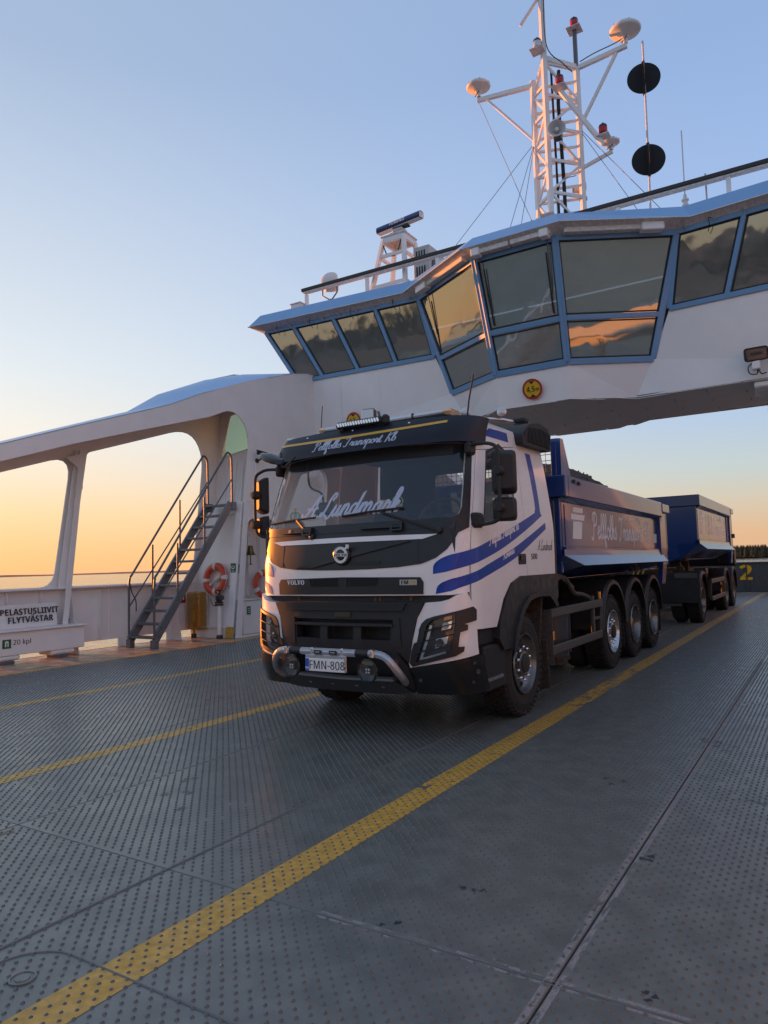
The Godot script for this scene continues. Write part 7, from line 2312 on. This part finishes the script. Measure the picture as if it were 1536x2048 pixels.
# ---------------------------------------------------------------- tipping bodies
func build_tipper(t: Node3D, z0: float, z1: float, floor_y: float, top: float, with_head: bool) -> void:
	# z0 front, z1 rear, x half-width 1.25; side: rim, recessed panel, ledge
	var h := top - floor_y
	var y_rim := top - 0.27
	var y_pan := top - 0.88 if with_head else top - 1.08
	var y_led := y_pan - 0.10
	for s: float in [1.0, -1.0]:
		pbox("side_rim", "tipper", t, Vector3(1.245 * s, top - 0.135, (z0 + z1) / 2), Vector3(0.11, 0.27, z0 - z1), 0.012)
		var g := G.new()
		# sloped strip under the rim, panel, sloped ledge, tuck under
		var sec := [Vector2(1.30, y_rim), Vector2(1.22, y_rim - 0.05), Vector2(1.205, y_rim - 0.055), Vector2(1.205, y_pan)]
		for k in 3:
			g.quad(Vector3(sec[k].x * s, sec[k].y, z0), Vector3(sec[k + 1].x * s, sec[k + 1].y, z0), Vector3(sec[k + 1].x * s, sec[k + 1].y, z1), Vector3(sec[k].x * s, sec[k].y, z1))
		part(g, "side_plate", "tipper", t)
		g = G.new()
		g.box(Vector3(1.209 * s, (y_rim - 0.06 + y_pan) / 2, (z0 + z1) / 2 - 0.02), Vector3(0.008, y_rim - y_pan - 0.10, z0 - z1 - 0.16))
		part(g, "side_panel", "tipper", t)
		g = G.new()
		g.prism(V([1.19, y_pan + 0.012, 1.25, y_pan, 1.25, y_pan - 0.03, 1.19, y_pan - 0.03]), Transform3D(Basis(Vector3(s, 0, 0), Vector3.UP, Vector3(0, 0, -1)), Vector3(0, 0, z0 + 0.02)), z0 - z1)
		part(g, "ledge_rail", "tipper", t)
		g = G.new()
		g.quad(Vector3(1.25 * s, y_pan - 0.03, z0 + 0.1), Vector3(1.25 * s, y_pan - 0.03, z1), Vector3(1.265 * s, y_led, z1 - 0.06), Vector3(1.265 * s, y_led, z0 + 0.14))
		part(g, "ledge_face", "tipper", t)
		g = G.new()
		g.quad(Vector3(1.265 * s, y_led, z0 + 0.14), Vector3(1.265 * s, y_led, z1 - 0.06), Vector3(1.36 * s, y_led - 0.13, z1 - 0.02), Vector3(1.36 * s, y_led - 0.13, z0 - 0.34))
		g.tri(Vector3(1.265 * s, y_led, z0 + 0.14), Vector3(1.36 * s, y_led - 0.13, z0 - 0.34), Vector3(1.1 * s, y_led - 0.13, z0 - 0.34))
		part(g, "rock_ledge", "tipper", t)
		g = G.new()
		g.quad(Vector3(1.36 * s, y_led - 0.13, z0 - 0.34), Vector3(1.36 * s, y_led - 0.13, z1 - 0.02), Vector3(0.75 * s, floor_y - 0.1, z1), Vector3(0.75 * s, floor_y - 0.1, z0))
		g.quad(Vector3(1.265 * s, y_led, z0 + 0.14), Vector3(1.36 * s, y_led - 0.13, z0 - 0.34), Vector3(0.75 * s, floor_y - 0.1, z0), Vector3(0.75 * s, y_led, z0 + 0.1))
		part(g, "under_slope", "tipper", t)
		# marking: block logo and company name
		var put := func(p: Vector2, off: float) -> Vector3:
			return Vector3((1.213 + off) * s, p.y, (z0 - 0.10 - p.x) if s > 0 else (z1 + 0.10 + p.x))
		var hh := y_rim - y_pan - 0.10
		var yb := y_pan + 0.05
		for poly in [[0.30, 0.12, 0.72, 0.12, 0.78, 0.56, 0.36, 0.56], [0.26, 0.60, 0.88, 0.60, 0.91, 0.74, 0.29, 0.74], [0.37, 0.79, 0.82, 0.79, 0.84, 0.92, 0.39, 0.92]]:
			g = G.new()
			var pl := V(poly)
			for i in pl.size():
				pl[i] = Vector2(pl[i].x * 0.9, yb + pl[i].y * hh)
			g.sheet(pl, [], Vector2(9, 9), put, 0.0, 0.002)
			part(g, "logo_block", "letter", t)
		var ln := z0 - z1
		g = G.new()
		g.sheet(PackedVector2Array([Vector2(ln - 0.55, yb + 0.12 * hh), Vector2(ln - 0.32, yb + 0.12 * hh), Vector2(ln - 0.30, yb + 0.45 * hh), Vector2(ln - 0.53, yb + 0.45 * hh)]), [], Vector2(9, 9), put, 0.0, 0.002)
		part(g, "logo_block", "letter", t)
		script("side_lettering", "Pellfolks Transport Kb", (ln - 2.1), hh * 0.66, 0.034, 0.05, "letter", t, func(p: Vector2, off: float) -> Vector3: return put.call(Vector2(p.x + 1.15, yb + 0.16 * hh + p.y), off), 0.001)
		script("side_lettering", "Since 1946", 0.95, hh * 0.2, 0.012, 0.15, "letter", t, func(p: Vector2, off: float) -> Vector3: return put.call(Vector2(p.x + ln * 0.55, yb + 0.72 * hh + p.y), off), 0.001)
		# rear corner post
		pbeam("corner_post", "tipper", t, Vector3(1.225 * s, y_led - 0.12, z1 + 0.05), Vector3(1.225 * s, top - 0.02, z1 + 0.05), 0.10, 0.16, 0.012, Vector3(0, 0, 1))
		if with_head:
			pbox("lash_hook", "gunmetal", t, Vector3(1.31 * s, top - 0.06, z0 - 0.24), Vector3(0.03, 0.05, 0.05), 0.01)
			pbox("lash_hook", "gunmetal", t, Vector3(1.31 * s, top - 0.07, z0 - 0.44), Vector3(0.03, 0.05, 0.05), 0.01)
	# floor and front wall
	pbox("floor", "tipper", t, Vector3(0, floor_y - 0.05, (z0 + z1) / 2), Vector3(1.6, 0.1, z0 - z1), 0.01)
	var fw := G.new()
	if with_head:
		fw.box(Vector3(0, (top - 0.27 + floor_y) / 2, z0 + 0.02), Vector3(2.4, top - 0.27 - floor_y, 0.06), Basis.IDENTITY, 0.01)
	else:
		# tub front: straight down, then tapering to the floor
		fw.prism(V([-1.2, top - 0.28, -1.2, y_pan, -1.02, y_pan - 0.22, -0.6, floor_y - 0.12, 0.6, floor_y - 0.12, 1.02, y_pan - 0.22, 1.2, y_pan, 1.2, top - 0.28]), Transform3D(Basis.IDENTITY, Vector3(0, 0, z0 - 0.02)), 0.06)
	part(fw, "front_wall", "tipper", t)
	pbox("front_rim", "tipper", t, Vector3(0, top - 0.135, z0 + 0.03), Vector3(2.6, 0.27, 0.14), 0.012)
	# tailgate with side ears
	pbox("tailgate", "tipper", t, Vector3(0, (top + floor_y) / 2 - 0.05, z1 - 0.55), Vector3(2.5, h * 0.9, 0.08), 0.015)
	for s: float in [1.0, -1.0]:
		var g := G.new()
		g.prism(V([0.0, top - 0.02, -0.62, top - 0.05, -0.62, y_pan - 0.02, -0.2, y_led - 0.55, 0.1, y_led - 0.55, -0.18, y_pan - 0.1, -0.12, top - 0.3]), Transform3D(Basis(Vector3(0, 0, 1), Vector3.UP, Vector3(s, 0, 0)), Vector3(1.17 * s, 0, z1)), 0.08)
		part(g, "tail_ear", "tipper", t)
		pbox("ear_cap", "tipper", t, Vector3(1.24 * s, top - 0.1, z1 - 0.33), Vector3(0.14, 0.16, 0.66), 0.012)
		pbox("ear_hinge", "tipper", t, Vector3(1.2 * s, top - 0.28, z1 - 0.02), Vector3(0.16, 0.2, 0.18), 0.03)
	if with_head:
		# headboard with mesh windows and sloping wings
		for s: float in [1.0, -1.0]:
			var g := G.new()
			g.prism(V([0.04, top, 0.04, top + 0.46, -0.07, top + 0.46, -0.33, top + 0.02, -0.33, top]), Transform3D(Basis(Vector3(0, 0, 1), Vector3.UP, Vector3(s, 0, 0)), Vector3(1.18 * s, 0, z0)), 0.06)
			part(g, "head_wing", "tipper", t)
		pbox("head_top", "tipper", t, Vector3(0, top + 0.43, z0 + 0.02), Vector3(2.42, 0.07, 0.05), 0.008)
		for x: float in [-1.15, -0.06, 0.06, 1.15]:
			pbox("head_post", "tipper", t, Vector3(x, top + 0.2, z0 + 0.02), Vector3(0.07, 0.44, 0.05), 0.008)
		for s: float in [-1, 1]:
			for k in 15:
				ptube("mesh_wire", "gunmetal", t, [Vector3(s * (0.13 + k * 0.07), top, z0 + 0.02), Vector3(s * (0.13 + k * 0.07), top + 0.4, z0 + 0.02)], 0.004, 4)
			for k in 5:
				ptube("mesh_wire", "gunmetal", t, [Vector3(s * 0.09, top + 0.05 + k * 0.075, z0 + 0.024), Vector3(s * 1.12, top + 0.05 + k * 0.075, z0 + 0.024)], 0.004, 4)


func gravel_heap(label: String, at: Vector3, z0: float, z1: float, hw: float, rise: float) -> void:
	var t := thing("gravel_load", label, "gravel", at)
	var nz := FastNoiseLite.new()
	nz.seed = int(-z0 * 10)
	nz.frequency = 1.3
	nz.fractal_octaves = 5
	var nx := 44
	var nn := int((z0 - z1) * 18)
	var g := G.new()
	g.smooth()
	var hgt := func(i: int, j: int) -> Vector3:
		var u := float(i) / nx * 2 - 1
		var v := float(j) / nn
		var x := u * hw
		var z := lerpf(z0, z1, v)
		var dome := maxf(0.0, 1.0 - pow(u * 0.84, 2.0) - pow((v - 0.5) / 0.47, 2.0))
		var y := rise * pow(dome, 0.9) + 0.05 * nz.get_noise_2d(x * 2.0, z * 2.0) + 0.03 * nz.get_noise_2d(x * 9.0, z * 9.0)
		return Vector3(x, y, z)
	for i in nx:
		for j in nn:
			g.quad(hgt.call(i, j), hgt.call(i + 1, j), hgt.call(i + 1, j + 1), hgt.call(i, j + 1))
	part(g, "gravel", "gravel", t)
	# loose stones on the surface
	var rng := RandomNumberGenerator.new()
	rng.seed = 4
	g = G.new()
	for k in 900:
		var p: Vector3 = hgt.call(rng.randi() % nx, rng.randi() % nn)
		g.box(p, Vector3(rng.randf_range(0.015, 0.05), rng.randf_range(0.015, 0.04), rng.randf_range(0.015, 0.05)), Basis.from_euler(Vector3(rng.randf() * 3, rng.randf() * 3, rng.randf() * 3)), 0.008)
	part(g, "stones", "gravel", t).set_meta("kind", "stuff")


# ---------------------------------------------------------------- trailer
func build_trailer() -> void:
	var t := thing("tipper_trailer", "three-axle dark blue tipper trailer coupled behind the truck", "trailer", TRUCK + Vector3(0.06, 0, 0))
	build_tipper(t, -12.85, -18.85, 1.6, 3.07, false)
	gravel_heap("brown gravel filling the dark blue trailer to the rim", TRUCK + Vector3(0.06, 2.85, 0), -13.0, -18.7, 1.08, 0.34)
	for s: float in [1.0, -1.0]:
		for q in [-13.0, -17.45, -19.25]:
			wheel(t, Vector3(1.21 * s, 0.53, q), s, "rear", true)
			guard_arch(t, q, s, 1.26, 0.6, 0.66, 0.56, 0.02, PI - 0.02)
			pbox("mud_flap", "rubber", t, Vector3(0.95 * s, 0.40, q - 0.66), Vector3(0.5, 0.36, 0.02), 0.006)
		pbeam("frame_rail", "rust", t, Vector3(0.45 * s, 1.12, -12.2), Vector3(0.45 * s, 1.12, -19.9), 0.1, 0.24, 0.01)
		pbeam("side_rail", "sidebar", t, Vector3(1.25 * s, 0.94, -14.25), Vector3(1.25 * s, 0.94, -16.75), 0.03, 0.11, 0.008)
		pbeam("side_rail", "sidebar", t, Vector3(1.25 * s, 0.5, -14.25), Vector3(1.25 * s, 0.5, -16.75), 0.03, 0.11, 0.008)
		pbeam("rail_post", "sidebar", t, Vector3(1.22 * s, 0.46, -14.3), Vector3(1.22 * s, 0.98, -14.3), 0.05, 0.05, 0.008)
		pbeam("rail_post", "sidebar", t, Vector3(1.22 * s, 0.46, -16.5), Vector3(1.22 * s, 0.98, -16.5), 0.05, 0.05, 0.008)
		pbox("front_flap", "guard", t, Vector3(0.78 * s, 0.86, -12.26), Vector3(0.98, 0.72, 0.03), 0.01)
		pbox("flap_strip", "sidebar", t, Vector3(0.98 * s, 1.14, -12.235), Vector3(0.5, 0.12, 0.02), 0.004)
		pbeam("rear_box", "black", t, Vector3(1.0 * s, 1.55, -19.7), Vector3(1.0 * s, 1.55, -20.1), 0.5, 0.5, 0.02)
		pbox("subframe_post", "rust", t, Vector3(0.6 * s, 1.36, -13.6), Vector3(0.1, 0.4, 0.1), 0.01)
		pbox("subframe_post", "rust", t, Vector3(0.6 * s, 1.36, -14.8), Vector3(0.1, 0.4, 0.1), 0.01)
		pbeam("subframe_brace", "rust", t, Vector3(0.6 * s, 1.5, -13.6), Vector3(0.6 * s, 1.2, -14.2), 0.06, 0.06, 0.005)
		pbox("valve_box", "sidebar", t, Vector3(1.0 * s, 1.2, -14.4), Vector3(0.3, 0.16, 0.34), 0.02)
		pbox("reflector", "redlens", t, Vector3(1.1 * s, 1.08, -14.3), Vector3(0.14, 0.05, 0.08), 0.01)
		for k in 3:
			ptube("hose", "rubber", t, curve([Vector3(0.9 * s, 1.15, -14.5 - k * 0.1), Vector3(1.05 * s, 1.02 - 0.05 * k, -14.8), Vector3(0.9 * s, 1.1, -15.4), Vector3(0.7 * s, 1.0, -15.9)], 5), 0.014, 6)
		for k in 4:
			pbeam("body_rib", "tipper", t, Vector3(1.21 * s, 2.76, -18.3 - 0.16 * k), Vector3(1.21 * s, 2.0, -18.3 - 0.16 * k), 0.05, 0.06, 0.008, Vector3(0, 0, 1))
		pbox("ear_lamp", "sidebar", t, Vector3(1.28 * s, 2.2, -19.5), Vector3(0.06, 0.14, 0.16), 0.015)
	for z: float in [-13.0, -17.45, -19.25]:
		ptube("axle", "chassis", t, [Vector3(-0.95, 0.53, z), Vector3(0.95, 0.53, z)], 0.08, 10)
	pbeam("subframe_top", "rust", t, Vector3(-0.9, 1.52, -13.1), Vector3(0.9, 1.52, -13.1), 0.14, 0.1, 0.01)
	pbeam("front_bar", "sidebar", t, Vector3(-1.1, 0.46, -12.3), Vector3(0.85, 0.46, -12.3), 0.05, 0.07, 0.01)
	pbox("dolly", "chassis", t, Vector3(0, 1.0, -12.95), Vector3(1.0, 0.2, 1.2), 0.03)
	plathe("turntable", "chassis", t, [Vector2(0.5, 1.1), Vector2(0.5, 1.18), Vector2(0.3, 1.2)], Vector3(0, 0, -12.95), Vector3.UP, 24)
	for x: float in [-0.3, 0.3]:
		pbeam("drawbar", "chassis", t, Vector3(x, 0.75, -12.4), Vector3(x * 0.15, 0.7, -9.6), 0.12, 0.14, 0.02)
	pbeam("drawbar_eye", "chassis", t, Vector3(0, 0.7, -9.7), Vector3(0, 0.7, -9.2), 0.1, 0.1, 0.02)
	pbox("rear_plate", "black", t, Vector3(0, 1.5, -20.1), Vector3(2.5, 0.5, 0.03), 0.01)
	ptube("rear_cable", "rubber", t, curve([Vector3(1.1, 0.95, -20.0), Vector3(1.2, 0.9, -20.2), Vector3(1.3, 1.05, -20.35), Vector3(1.38, 1.0, -20.5)], 5), 0.012, 6)
